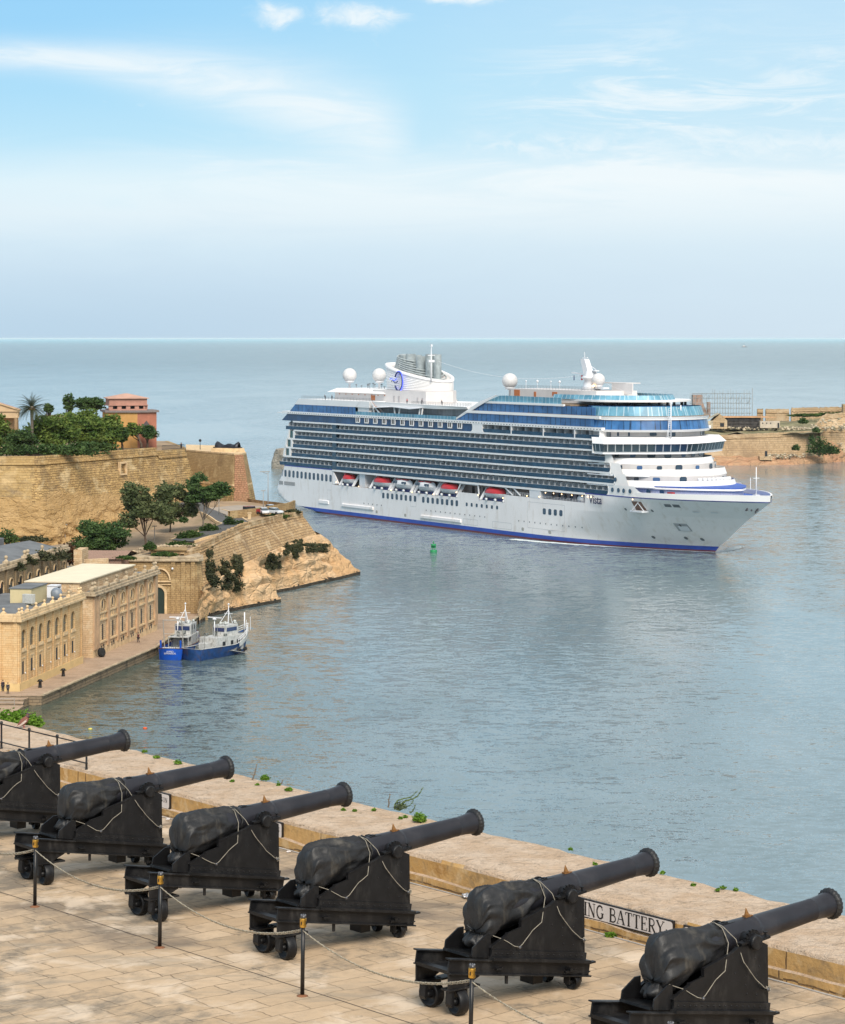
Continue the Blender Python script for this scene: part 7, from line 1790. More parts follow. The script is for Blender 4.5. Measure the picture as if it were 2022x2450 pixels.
# palm
pb_ = P3(76, 1040, 606); pb_.z = 29; palm = thing('palm_tree', 'date palm with orange fruit stalks in front of the temple', 'palm tree', pb_)
hz = P3(76, 977, 606).z-29; mb = MB(); mb.tube([(0, 0, -.5), (.1, 0, hz*.5), (0, 0, hz)], [.42, .36, .40], 10); mb.sphere((0, 0, hz), .7, 8); mb.build('trunk', M_barkg, palm, uv=False)
rs = random.Random(9); mb = MB()
for k in range(80):
    a = rs.uniform(0, 2*math.pi); el_ = rs.uniform(-.35, 1.35); L_ = rs.uniform(4.3, 5.3); drop = rs.uniform(.5, 1.1); prev = Vector((0, 0, hz)); pts = [prev]; e = el_
    for i in range(9):
        prev = prev+Vector((math.cos(a)*math.cos(e), math.sin(a)*math.cos(e), math.sin(e)))*L_/9; e -= drop*.17; pts.append(prev)
    mb.tube(pts, [.05*(1-i/10)+.01 for i in range(10)], 3, caps=False); sx = Vector((-math.sin(a), math.cos(a), 0))
    for i in range(1, 10):
        for sgn in (-1, 1):
            for q in (0, .5):
                p0 = pts[i-1].lerp(pts[i], q); l_ = .75*math.sin(math.pi*min(1, (i+1.5)/11)); d = (pts[i]-pts[i-1]).normalized(); t_ = p0+sx*sgn*l_*.8+d*l_*.5-Vector((0, 0, .25*l_)); mb.add([p0-d*.06, p0+d*.06, t_], [(0, 1, 2)])
mb.build('crown', leafmat('palm_leaves', (.045, .065, .035), (.085, .10, .05)), palm, uv=False)
mb = MB()
for k in range(14): a = rs.uniform(0, 6.28); mb.tube([(0, 0, hz), (math.cos(a)*.5, math.sin(a)*.5, hz+.2), (math.cos(a)*1.0, math.sin(a)*1.0, hz-.4)], [.05, .05, .12], 4)
mb.build('fruit_stalks', mat('date_orange', (.38, .15, .03), .8), palm, uv=False)
# temple
tm = thing('temple', 'small classical temple with columns and a pediment at the left border of the garden', 'temple', P3(-22, 1036, 640).to_2d().to_3d()+Vector((0, 0, 29)), R(8))
k_ = 640/F; M_temple = mat('temple_stone', (.56, .40, .24), .9, 0, .12, .5)
hw = 66*k_; colh = 5.4; z0 = 2.2
mb = MB(); mb.box(-hw, hw, -.5, 14, 0, z0); mb.box(-hw+1.4, hw-1.4, 3.2, 13, z0, z0+colh); mb.build('cella', M_temple, tm)
for x in np.linspace(-hw+.7, hw-.7, 4):
    mb = MB(); mb.lathe([(.55, z0), (.42, z0+colh-.4), (.60, z0+colh-.2), (.60, z0+colh)], 16, Matrix.Translation((x, 0, 0))); mb.build('column', M_temple, tm, uv=False)
for y in (3.5, 7, 10.5):
    mb = MB(); mb.lathe([(.55, z0), (.42, z0+colh-.4), (.60, z0+colh-.2), (.60, z0+colh)], 16, Matrix.Translation((hw-.7, y, 0))); mb.build('column', M_temple, tm, uv=False)
mb = MB(); mb.box(-hw, hw, -.7, 13.5, z0+colh, z0+colh+1.6); mb.box(-hw-.3, hw+.3, -1.0, 13.8, z0+colh+1.6, z0+colh+1.9); mb.build('entablature', M_temple, tm)
mb = MB(); zt = z0+colh+1.9; mb.prism([(-hw-.3, 0), (hw+.3, 0), (0, 2.3)], Matrix(((1, 0, 0, 0), (0, 0, -1, -.2), (0, 1, 0, zt), (0, 0, 0, 1))), .5)
mb.bar((-hw-.4, -.7, zt+.1), (0, -.7, zt+2.5), .7, .3); mb.bar((hw+.4, -.7, zt+.1), (0, -.7, zt+2.5), .7, .3); mb.build('pediment', M_temple, tm)
mb = MB(); mb.add([(-hw-.3, -.5, zt), (0, -.5, zt+2.4), (0, 13.6, zt+2.4), (-hw-.3, 13.6, zt), (hw+.3, -.5, zt), (hw+.3, 13.6, zt)], [(0, 1, 2, 3), (1, 4, 5, 2)]); mb.build('roof', mat('faded_red_roof', (.42, .26, .22), .8), tm)
rb_ = thing('low_building', 'flat roofed pale pink building behind the palm', 'building', P3(112, 990, 680).to_2d().to_3d()+Vector((0, 0, 29)), 0)
mb = MB(); mb.box(-1, 6, 0, 8, 0, 6.6); mb.build('wall', mat('faded_pink', (.52, .34, .27), .9), rb_); mb = MB(); mb.box(-1.3, 6.3, -.3, 8.3, 6.6, 6.9); mb.build('roof', MATS['faded_red_roof'], rb_)
# pink belvedere over an orange and red building
c0 = P3(329, 1040, 646); bl_ = thing('belvedere', 'pink belvedere with a low hipped roof on an orange and red building', 'building', (c0.x, c0.y, 29.2), R(14))
M_or = mat('orange_render', (.58, .31, .10), .85, 0, .10, .4, dirt=(.40, .22, .1, .4), ds=.5); M_rd = mat('red_render', (.42, .16, .10), .85, 0, .12, .4, dirt=(.28, .12, .08, .5), ds=.6); M_pk = mat('pink_render', (.45, .23, .17), .85, 0, .12, .5, dirt=(.33, .17, .13, .5), ds=.6); M_pkr = mat('pink_roof', (.52, .31, .23), .85, 0, .1, .5)
H1 = P3(329, 987, 646).z-29.2
mb = MB(); mb.vprism([(-7.6, 2.2), (0, 0), (0, 12), (-7.6, 12)], -1, H1); mb.build('orange_wall', M_or, bl_)
mb = MB(); mb.vprism([(0, 0), (5.2, 1.8), (5.2, 13), (0, 13)], -1, H1+.003); rw = mb.build('red_wall', M_rd, bl_)
mb = MB(); mb.prism([(-1.1, 0), (1.1, 0), (1.1, 2.6), (0, 3.9), (-1.1, 2.6)], Matrix(((.945, 0, .33, 2.4), (.33, 0, -.945, .79), (0, 1, 0, 2.6), (0, 0, 0, 1))), .08); mb.build('arch_window', mat('arch_dark', (.10, .08, .08), .6), rw)
mb = MB(); mb.vprism([(-8.1, 1.8), (0, -.5), (5.8, 1.4), (5.8, 13), (-8.1, 13)], H1, H1+.5); mb.build('cornice', mat('grey_lead', (.22, .18, .17), .8), bl_)
T0 = H1+.5; w0, w1 = -6.9, 2.9
mb = MB(); mb.vprism([(w0, 3), (w1, 3), (w1, 11), (w0, 11)], T0, T0+.35); mb.vprism([(w0, 3), (w1, 3), (w1, 11), (w0, 11)], T0+1.2, T0+3.0); mb.vprism([(w0-.25, 2.75), (w1+.25, 2.75), (w1+.25, 11.25), (w0-.25, 11.25)], T0+1.2, T0+1.45)
for x in np.linspace(w0+.4, w1-.4, 5):
    mb.vprism([(x-.55, 3), (x+.55, 3), (x+.55, 3.6), (x-.55, 3.6)], T0+.3, T0+1.25)
for y in np.linspace(3.5, 10.5, 5): mb.vprism([(w1-.6, y-.5), (w1, y-.5), (w1, y+.5), (w1-.6, y+.5)], T0+.3, T0+1.25)
mb.build('lantern_wall', M_pk, bl_)
mb = MB(); mb.vprism([(w0+1, 4), (w1-1, 4), (w1-1, 10), (w0+1, 10)], T0, T0+1.3); mb.build('lantern_core', M_dark, bl_)
mb = MB(); mb.vprism([(w0-.5, 2.5), (w1+.5, 2.5), (w1+.5, 11.5), (w0-.5, 11.5)], T0+3.0, T0+3.2); mb.vprism([(w0-.4, 2.6), (w1+.4, 2.6), (w1+.4, 11.4), (w0-.4, 11.4)], T0+3.2, T0+4.3, [(-2.4, 6.6), (-1.6, 6.6), (-1.6, 7.4), (-2.4, 7.4)]); mb.build('roof', M_pkr, bl_)
# railing and a leaning person at the wall end
rg = thing('railing', 'dark iron railing at the far right end of the fortress wall top', 'railing'); mb = MB(); a, b = P3(388, 1064, 633), P3(441, 1063.5, 640.3); a.z = b.z = 28.75
for i in range(23): p = a.lerp(b, i/22); mb.tube([p, p+Vector((0, 0, 1.1))], .04, 4)
for h_ in (1.1, .15): mb.tube([a+Vector((0, 0, h_)), b+Vector((0, 0, h_))], .05, 4)
mb.build('bars', M_dark, rg, uv=False)

# ---------------------------------------------------------------- people
def person(loc, rz, top_c, leg_c, label, pose='stand', skin=(.45, .27, .18), h_=1.72, group=None, name='person'):
    o = thing(name, label, 'person', loc, rz, group); s = h_/1.72
    J = {'hip': (0, 0, .92), 'waist': (0, 0, 1.08), 'chest': (0, .0, 1.32), 'neck': (0, 0, 1.47), 'head': (0, .01, 1.60), 'top': (0, .01, 1.70)}
    if pose == 'walk': L = {'lk': (.10, .16, .50), 'lf': (.10, .05, .06), 'lt': (.10, .18, .03), 'rk': (-.10, .02, .50), 'rf': (-.10, -.22, .08), 'rt': (-.10, -.10, .03), 'le': (.24, -.12, 1.12), 'lh': (.24, -.05, .90), 're': (-.24, .10, 1.12), 'rh': (-.24, .24, .95)}
    elif pose == 'lean': L = {'lk': (.11, .05, .48), 'lf': (.12, -.06, .06), 'lt': (.12, .08, .03), 'rk': (-.11, .02, .48), 'rf': (-.12, -.1, .06), 'rt': (-.12, .04, .03), 'le': (.24, .16, 1.14), 'lh': (.14, .40, 1.12), 're': (-.24, .16, 1.14), 'rh': (-.14, .40, 1.12)}; J['chest'] = (0, .12, 1.28); J['neck'] = (0, .18, 1.42); J['head'] = (0, .24, 1.54); J['top'] = (0, .25, 1.65)
    else: L = {'lk': (.10, .02, .48), 'lf': (.11, -.02, .06), 'lt': (.13, .12, .03), 'rk': (-.10, .02, .48), 'rf': (-.11, -.02, .06), 'rt': (-.13, .12, .03), 'le': (.25, -.02, 1.14), 'lh': (.24, .10, .90), 're': (-.25, -.02, 1.14), 'rh': (-.22, .14, .94)}
    J.update(L)
    c = J['chest']; J['ls'] = (.18, c[1], c[2]+.08); J['rs'] = (-.18, c[1], c[2]+.08); J['lp'] = (.10, 0, .86); J['rp'] = (-.10, 0, .86)
    rad = {'hip': .15, 'waist': .13, 'chest': .16, 'neck': .055, 'head': .095, 'top': .06, 'ls': .07, 'rs': .07, 'le': .045, 're': .045, 'lh': .035, 'rh': .035, 'lp': .09, 'rp': .09, 'lk': .06, 'rk': .06, 'lf': .04, 'rf': .04, 'lt': .035, 'rt': .035}
    E = [('hip', 'waist'), ('waist', 'chest'), ('chest', 'neck'), ('neck', 'head'), ('head', 'top'), ('chest', 'ls'), ('chest', 'rs'), ('ls', 'le'), ('le', 'lh'), ('rs', 're'), ('re', 'rh'), ('hip', 'lp'), ('hip', 'rp'), ('lp', 'lk'), ('lk', 'lf'), ('lf', 'lt'), ('rp', 'rk'), ('rk', 'rf'), ('rf', 'rt')]
    def skin_mesh(nm, edges, k, m_):
        ks = []; [ks.append(a) for e in edges for a in e if a not in ks]; me = bpy.data.meshes.new(nm); me.from_pydata([tuple(v*s for v in J[a]) for a in ks], [(ks.index(a), ks.index(b)) for a, b in edges], [])
        ob = bpy.data.objects.new(nm, me); C.objects.link(ob); ob.parent = o; md = ob.modifiers.new('skin', 'SKIN'); me.materials.append(m_)
        if not me.skin_vertices: 
            b = bmesh.new(); b.from_mesh(me); b.verts.layers.skin.verify(); b.to_mesh(me); b.free()
        for i, a in enumerate(ks): r_ = rad[a]*k*s; me.skin_vertices[0].data[i].radius = (r_, r_)
        me.skin_vertices[0].data[0].use_root = True; sb_ = ob.modifiers.new('sub', 'SUBSURF'); sb_.levels = 1; sb_.render_levels = 1; return ob
    nid = len(bpy.data.materials)
    skin_mesh('body', E, 1.0, mat('skin_%d' % nid, skin, .6))
    skin_mesh('jacket', [('hip', 'waist'), ('waist', 'chest'), ('chest', 'ls'), ('chest', 'rs'), ('ls', 'le'), ('le', 'lh'), ('rs', 're'), ('re', 'rh')], 1.22, mat('cloth_%d' % nid, top_c, .9))
    skin_mesh('trousers', [('hip', 'lp'), ('hip', 'rp'), ('lp', 'lk'), ('lk', 'lf'), ('rp', 'rk'), ('rk', 'rf')], 1.25, mat('trousers_%d' % nid, leg_c, .9))
    mb = MB(); hx, hy, hz_ = J['top']; mb.sphere((0, hy*s-.015, (hz_-.03)*s), (.105*s, .115*s, .085*s), 10); mb.build('hair', mat('hair_%d' % nid, (.03, .02, .015), .8), o, uv=False)
    return o
p = PZ(7, 1655, QZ); person(p, R(160), (.03, .02, .03), (.02, .02, .03), 'dark dressed person with a reddish collar nearest the left border', 'stand', h_=1.85)
p = PZ(19, 1661, QZ); person(p, R(200), (.025, .03, .045), (.03, .03, .035), 'dark dressed person standing beside the near warehouse corner, the right one of two', 'stand', h_=1.8)
p = PZ(331, 1538, QZ); person(p, R(150), (.10, .025, .03), (.02, .02, .03), 'person in a maroon top and dark trousers walking along the quay', 'walk', h_=1.85)
p = P3(433, 1063, 639); person((p.x, p.y+.9, 28.7), R(180), (.03, .035, .05), (.03, .03, .04), 'person leaning on the railing at the end of the fortress wall', 'lean')
for k, (s_, q_2, c_, lb, ps) in enumerate(((-11.5, 3.0, (.5, .03, .04), 'person in a red top on the open deck below the ship funnel', 'stand'), (-3.0, 3.2, (.03, .03, .04), 'person in dark clothes right of the red dressed one on the ship deck', 'walk'), (8.5, 3.4, (.05, .05, .07), 'person at the rounded deck end aft of the glass decks', 'lean'), (-62, 3.2, (.02, .02, .03), 'dark dressed person at the rail under the slanted white roof, nearer the stern', 'lean'), (-57.5, 3.2, (.02, .02, .03), 'dark dressed person at the rail beside the outer stairs', 'stand'))):
    p = SM @ Vector((s_, q_2 if k < 3 else 2.0, 36.62 if k < 3 else 36.87)); person(p, SA+R(180), c_, (.03, .03, .04), lb, ps)
# black tyre fender and bollards on the quay
p = PZ(243, 1572, QZ); o = thing('tyre_fender', 'big black tyre fender leaning on the corner of the cream roofed warehouse', 'fender', p, R(60))
mb = MB(); mb.lathe([(.35, -.3), (.72, -.34), (.82, -.18), (.82, .18), (.72, .34), (.35, .3)], 24, Matrix.Translation((0, 0, .82)) @ Matrix.Rotation(R(82), 4, 'X') @ Matrix.Rotation(R(0), 4, 'Z'), caps=True); mb.build('tyre', M_tyre, o, uv=False)
for x, y, lb in ((96, 1645, 'black iron bollard on the quay nearest the left border'), (151.5, 1618, 'black iron bollard on the quay, the farther of two')):
    p = PZ(x, y, QZ); o = thing('bollard', lb, 'bollard', p, 0, 'black bollards on the quay'); mb = MB(); mb.lathe([(.34, 0), (.28, .15), (.24, .9), (.34, 1.0), (.36, 1.2), (.2, 1.3), (0, 1.32)], 14); mb.build('shaft', M_iron, o, uv=False)
    mb = MB(); mb.bar((-.5, 0, 1.0), (.5, 0, 1.0), .14); mb.build('cross_bar', M_iron, o)

# ---------------------------------------------------------------- slope trees and shrubs
crown_tree(350, 1216, 62, 66, 536, 12.0, 6400, .42, LF_euc, 'olive green tree on two slanting trunks, the largest on the slope', 'slope_tree', 'tree', None, 31, .7, trunk_px=348, trunk=.24)
crown_tree(422, 1204, 48, 52, 556, 13.6, 3800, .42, LF_euc, 'olive green tree with a single thin trunk beside the largest slope tree', 'slope_tree', 'tree', None, 32, .7, trunk_px=406, trunk=.18)
crown_tree(494, 1174, 56, 44, 552, 14.4, 4600, .40, LF_dark, 'dark green round tree standing before the second bastion by the road', 'slope_tree', 'tree', None, 33, .7, trunk_px=485, trunk=.2, bark=M_barkg)
crown_tree(232, 1296, 72, 50, 520, 9.0, 6400, .38, LF_dark, 'dark wide tree behind the cream roofed warehouse', 'slope_tree', 'tree', None, 34, .6, trunk_px=216, trunk=.22)
B_ = 'shrubs on the slope below the fortress wall'
for k, (x, y, Y, rx, rz, lf, lb, cat) in enumerate((
    (18, 1302, 560, 2.4, 2.6, LF_dark, 'dark bushy shrub at the left border above the grey roofs', 'shrub'), (80, 1296, 570, 3.6, 1.0, LF_ivy, 'low dark scrub at the foot of the fortress wall', 'shrub'),
    (359, 1318, 508, 1.3, 1.5, LF_bush, 'round light green shrub above the gate bastion roof', 'shrub'), (439, 1250, 575, 1.0, 1.1, LF_dark, 'small dark shrub on the bare soil under the round tree', 'shrub'),
    (456, 1290, 545, 3.0, 1.4, LF_bush, 'green scrub along the wall top left of the agaves', 'shrub'), (500, 1280, 552, 2.2, 1.6, LF_bush, 'green shrub right below the trunk of the round tree', 'shrub'),
    (430, 1308, 525, 2.6, .9, LF_bush, 'low yellow green scrub where the wall top starts', 'shrub'), (550, 1258, 562, 1.4, 1.6, LF_dark, 'dark round shrub in the bend of the road, left one of two', 'shrub'), (575, 1262, 565, 1.0, 1.3, LF_dark, 'dark round shrub in the bend of the road, right one of two', 'shrub'),
    (574, 1280, 566, .9, 2.0, LF_ivy, 'dark shrub hanging over the wall top below the road bend', 'shrub'), (560, 1272, 562, 2.6, .9, LF_agave, 'grey green spiky clump on the wall top', 'agave clump'),
    (665, 1238, 590, 2.6, .7, LF_bush, 'green and dry scrub outside the curved parapet', 'shrub'), (700, 1228, 600, 2.0, .7, LF_ivy, 'dark scrub at the outer end of the curved parapet', 'shrub'), (640, 1262, 584, 2.0, 1.4, LF_ivy, 'dark plant hanging in a gap of the wall top', 'shrub'),
    (395, 1330, 506, 2.4, .6, LF_bush, 'low weeds on the roof of the gate bastion', 'shrub'), (300, 1338, 500, 2.0, .5, LF_bush, 'low weeds on the pinkish shed roof', 'shrub'))):
    c_ = P3(x, y, Y); c_.z = max(c_.z, gz(c_.x, c_.y)-.2) if Y < 600 and x < 540 else c_.z; bush('shrub', lb, cat, c_, (rx, rx*.6, rz), int(500*rx), .26, lf, B_, 40+k)
# ivy patches on the wall and the rock
from mathutils.bvhtree import BVHTree
_bv = [BVHTree.FromPolygons([v.co for v in o_.data.vertices], [tuple(p.vertices) for p in o_.data.polygons]) for o_ in (rk, hw_)]
def aim(x, y, alt):
    d = P3(x, y, 1000)-Vector((0, 0, CAMZ)); best = None
    for b_ in _bv:
        h_ = b_.ray_cast(Vector((0, 0, CAMZ)), d.normalized())
        if h_[0] is not None and (best is None or h_[3] < best[1]): best = (h_[0], h_[3])
    return best[0]-d.normalized()*.6 if best else alt
for k, (x, y, Y, rx, rz, lb) in enumerate(((532, 1378, 523, 4.2, 3.8, 'largest dark ivy patch on the rock beside the gate bastion'), (503, 1352, 515, .9, 4.2, 'narrow dark ivy strip climbing from the largest patch'), (571, 1352, 533, 1.1, 2.6, 'small dark ivy patch at the left edge of the bare rock'),
    (655, 1345, 556, 1.7, 2.2, 'dark ivy patch above the cleft in the rock'), (700, 1320, 575, 2.2, 2.0, 'dark ivy patch between the wall foot and the outer rock'), (752, 1310, 590, 3.4, 1.4, 'long brownish ivy patch on the outer rock'), (712, 1304, 580, 1.4, 1.6, 'dark ivy tuft on the wall foot at the outer rock'))):
    c_ = aim(x, y, P3(x, y, Y-1.5)); rx *= 1.25; rz *= 1.15; o = thing('ivy', lb, 'ivy', c_, 0, 'ivy patches on the headland'); bl = []
    for _ in range(24):
        u_, v_ = rs.uniform(-1, 1)*rx*.62, rs.uniform(-1, 1)*rz*.62; q_ = aim(x+u_*F/Y, y-v_*F/Y, c_+Vector((u_, 0, v_)))-c_
        if q_.length < 3*(rx+rz): bl.append((q_.x, q_.y, q_.z, rx*.30, .6, rz*.28))
    leaves(bl, int(520*rx*rz**.5)+400, .24, 60+k, .3).build('foliage', LF_ivy, o, uv=False)

# ---------------------------------------------------------------- boats at the quay
M_bb = mat('boat_blue', (.008, .085, .50), .35, 0, .1, 1.5, dirt=(.02, .05, .18, .5), ds=.8); M_bb2 = mat('boat_blue_rusty', (.010, .055, .19), .5, 0, .3, 1.0, dirt=(.10, .06, .04, .85), ds=1.0)
M_bw = mat('boat_white', (.52, .52, .50), .5, 0, .15, 1.0, dirt=(.15, .12, .09, .8), ds=2.2); M_anti = mat('antifouling', (.10, .03, .02), .6); M_net = mat('nets_green', (.05, .10, .08), .95, 0, .5, 2)  # boat_white dirt is grime plus painted-in shade of gaps between the gear
def fishing_boat(loc, rz, L_, B_, hullm, upm, label, style):
    o = thing('fishing_boat', label, 'fishing boat', loc, rz)
    def sheer(u): return 2.3+ (2.6 if style == 2 else 1.9)*max(0, (u-.55)/.45)**1.4+.15*(1-u)
    def half_(u, f): return B_/2*min(1, (.82+.5*u))*(1-max(0, (u-.55)/.45)**2.2)*f
    rows = []
    for f, zf in ((.70, -.10), (.86, .12), (.97, .55), (1.0, 1.0)):
        row = []
        us_ = np.linspace(0, 1, 26)
        for sgn in (-1, 1):
            for u in (us_ if sgn < 0 else us_[::-1]):
                z = sheer(u)*zf-.35*(1-zf); x = u*L_*(1-.06*(1-zf)) ; row.append((x, sgn*half_(u, f*(1-.25*(1-zf)*u)), z))
        rows.append(row)
    mb = MB(); mb.grid(rows[1:], True, True); hl = mb.build('hull', hullm, o)
    mb = MB(); mb.grid([[(x, y, z-.5) for x, y, z in rows[0]], rows[1]], True, True); mb.build('antifouling', M_anti, o)
    mb = MB(); mb.add([(x*.995, y*.93, min(z-.55, 1.1) if x/L_ < .62 else z-.5) for x, y, z in rows[3]], [tuple(range(len(rows[3])))]); mb.build('deck', mat('deck_%d' % style, (.20, .20, .18), .9, 0, .3, .8), o)
    mb = MB(); a_ = rows[3]; mb.tube(a_, .09, 5, closed=True); mb.build('rub_rail', M_anti if style == 1 else M_bw, hl, uv=False)
    # white raised forecastle plating
    if style == 2:
        r0 = [p for p in rows[2] if p[0]/L_ > .58]; mb = MB()
        t1 = [(x, y*1.02, z) for x, y, z in rows[3] if x/L_ > .62]; b1 = [(x, y*1.01, z-1.0) for x, y, z in rows[3] if x/L_ > .62]; mb.grid([b1, t1]); mb.build('forecastle_plating', M_bw, o)
    # house
    if style == 1:
        mb = MB(); mb.vprism([(8.6, -1.7), (15.4, -1.6), (15.4, 1.6), (8.6, 1.7)], 1.0, 4.0); mb.vprism([(9.4, -1.5), (13.8, -1.4), (13.8, 1.4), (9.4, 1.5)], 4.0, 6.3, [(9.4, -1.5), (14.1, -1.5), (14.1, 1.5), (9.4, 1.5)]); h_ = mb.build('wheelhouse', upm, o, bevel=.05)
        mb = MB(); mb.box(9.33, 9.40, -1.3, 1.3, 5.0, 5.9)
        mb.build('wheelhouse_windows', mat('boat_window', (.02, .04, .12), .15, spec=.8), h_)
        mb = MB(); mb.box(10.4, 11.0, -1.52, -1.44, 5.0, 5.9); mb.box(12.0, 12.6, -1.52, -1.44, 5.0, 5.9); mb.build('side_window', M_dark, h_)
        mb = MB(); mb.vprism([(6.0, -1.9), (8.6, -1.9), (8.6, 1.9), (6.0, 1.9)], 3.9, 4.05)
        for x in (6.1, 8.5):
            for y in (-1.8, 1.8): mb.tube([(x, y, 1), (x, y, 4)], .07, 4)
        mb.build('shelter_deck', upm, o)
        zt = 6.3
    else:
        mb = MB(); mb.vprism([(5.2, -1.9), (13.5, -1.9), (13.5, 1.9), (5.2, 1.9)], .9, 4.2); mb.vprism([(8.5, -1.4), (12.5, -1.4), (12.5, 1.4), (8.5, 1.4)], 4.2, 6.4); mb.vprism([(3.4, -.8), (5.2, -.8), (5.2, .8), (3.4, .8)], .9, 3.2); h_ = mb.build('wheelhouse', upm, o, bevel=.05)
        mb = MB(); mb.box(5.12, 5.2, -.4, .3, 1.2, 3.2); mb.box(3.32, 3.4, -.3, .3, 1.0, 2.0); mb.box(7, 7.8, -1.98, -1.9, 2.2, 3.2); mb.box(9.5, 10.2, -1.98, -1.9, 2.2, 3.2); mb.box(11.4, 12.2, -1.98, -1.9, 2.2, 3.2); mb.build('openings', M_dark, h_)
        mb = MB(); mb.box(8.43, 8.5, -1.2, 1.2, 5.1, 5.9); mb.box(9, 12, -1.46, -1.4, 5.1, 5.9); mb.build('wheelhouse_windows', MATS.get('boat_window', M_dark), h_)
        mb = MB(); fr = [(x, y*.92, z) for x, y, z in rows[3] if x/L_ > .62]
        for q in (.5, .95): mb.tube([(x, y, z+q) for x, y, z in fr], .05, 4)
        for x, y, z in fr: mb.tube([(x, y, z), (x, y, z+.95)], .045, 4)
        mb.build('bow_railing', M_sw2, o, uv=False)
        mb = MB(); mb.vprism([(13.5, -2.0), (L_-4, -1.9), (L_-4, 1.9), (13.5, 2.0)], 2.2, 3.7); mb.build('foredeck_house', upm, o)
        mb = MB(); mb.tube([(16.5, 0, 3.4), (16.5, 0, 8.3)], .12, 6); mb.tube([(19.5, .8, 4.0), (19.5, .8, 7.0)], .05, 5); mb.tube([(14.8, -1.6, 3.0), (14.8, -1.6, 7)], .05, 4); mb.build('foremast', M_sw2, o, uv=False)
        zt = 6.4
    # mast with stays, radar and gear on the roof
    mb = MB(); xm = 11.5; mb.tube([(xm, 0, zt), (xm, 0, zt+4.0)], [.12, .06], 6)
    for dx_, dy_ in ((-1.6, -1.0), (-1.6, 1.0), (1.2, 0)): mb.tube([(xm+dx_, dy_, zt), (xm, 0, zt+3.0)], .06, 4)
    mb.bar((xm, -.9, zt+2.2), (xm, .9, zt+2.2), .09); mb.sphere((xm, 0, zt+4.2), .22, 6); mb.build('mast', M_sw2, o, uv=False)
    mb = MB(); mb.tube([(8.0, .6, 3.9), (8.0, .6, zt+1.6)], .10, 6); mb.box(7.9, 8.1, -.9, 2.1, zt+1.6, zt+1.8); mb.lathe([(.35, zt+1.2), (.35, zt+1.55), (0, zt+1.6)], 8, Matrix.Translation((8.0, .6, 0))); mb.build('radar', M_sw2, o, uv=False)
    rr = random.Random(style*7); mb = MB()
    for k in range(16):
        x = rr.uniform(9.2, 13.2); y = rr.uniform(-1.2, 1.2); s_ = rr.uniform(.12, .34); mb.sphere((x, y, zt+s_), (s_, s_, s_*rr.uniform(.8, 1.6)), 6)
    mb.build('roof_gear', mat('gear_white_%d' % style, (.48, .50, .48), .8, 0, .4, 3), o, uv=False)
    mb = MB()
    for k in range(14):
        x = rr.uniform(1.0, 6.5 if style == 1 else 3.4); y = rr.uniform(-B_*.3, B_*.3); s_ = rr.uniform(.25, .6); mb.sphere((x, y, 1.15+s_*.4), (s_*1.2, s_, s_*.7), 7)
    mb.build('nets', M_net, o, uv=False)
    # stern gallows
    if style == 1:
        mb = MB()
        for y in (-1.8, 1.8): mb.bar((.5, y, 1.2), (.3, y, 4.1), .28)
        mb.build('stern_post', M_bb, o)
        mb = MB()
        for y in (-1.7, 1.7): mb.tube([(3.0, y, 1.0), (1.6, y, 8.2)], .10, 5)
        mb.tube([(1.6, -1.7, 8.2), (1.6, 1.7, 8.2)], .10, 5); mb.tube([(2.2, -1.7, 5.2), (2.2, 1.7, 5.2)], .08, 5); mb.tube([(1.6, 0, 8.2), (11.5, 0, zt+2.6)], .03, 4); mb.build('gallows', mat('gallows_grey', (.40, .38, .34), .6), o, uv=False)
        mb = MB()
        for k in range(10): mb.sphere((.9+.05*(k % 3), -1.5+k*.33, 2.4), .22, 6)
        mb.build('floats', M_bw, o, uv=False)
    else:
        mb = MB()
        for x in (L_*.62, L_*.76): mb.lathe([(.16, -.14), (.40, -.16), (.44, 0), (.40, .16), (.16, .14)], 14, Matrix.Translation((x, -half_(x/L_, 1)-.2, 1.0)) @ Matrix.Rotation(R(90), 4, 'X')); mb.build('tyre_fender', M_tyre, o, uv=False); mb = MB()
        mb = MB(); mb.bar((9, -2.3, 1.2), (13, -2.8, .2), .8, .1); mb.build('gangplank', M_bw, o)
    mb = MB(); rr = random.Random(style*11)
    for k in range(26):
        x = rr.uniform(1.2, L_*.8); y = rr.uniform(-1.9, 1.9); z = 1.3 if x < 6 else rr.uniform(2.4, 4.4); mb.box(x, x+rr.uniform(.2, .9), y, y+rr.uniform(.2, .7), z, z+rr.uniform(.2, 1.0))
    for k in range(14): x = rr.uniform(1.5, L_*.85); y = rr.uniform(-1.9, 1.9); mb.tube([(x, y, 1.5), (x+rr.uniform(-.6, .6), y, rr.uniform(3.5, 7.2))], .045, 4)
    tag(mb.build('deck_clutter', [mat('clutter_%d' % style, (.16, .17, .16), .9, 0, .8, 2.5, dirt=(.55, .54, .50, .9), ds=1.8)], o, uv=False), kind='stuff')
    o.scale.z = .84; return o, hl
a = PZ(407, 1580, 0); b1_, h1_ = fishing_boat((a.x, a.y+.3, 0), R(82), 19, 5.0, M_bb, M_bw, 'bright blue fishing boat moored stern on to the quay with a white wheelhouse', 1)
cu = bpy.data.curves.new('stern_name', 'FONT'); cu.body = 'KIMO\nLIMASSOL'; cu.size = .5; cu.align_x = 'CENTER'; cu.extrude = .01; cu.space_line = .8
so_ = bpy.data.objects.new('stern_name', cu); C.objects.link(so_); so_.parent = b1_; cu.materials.append(M_sw2); so_.location = (-.12, 0, 1.65); so_.rotation_euler = (R(90), 0, R(-90)); to_mesh(so_)
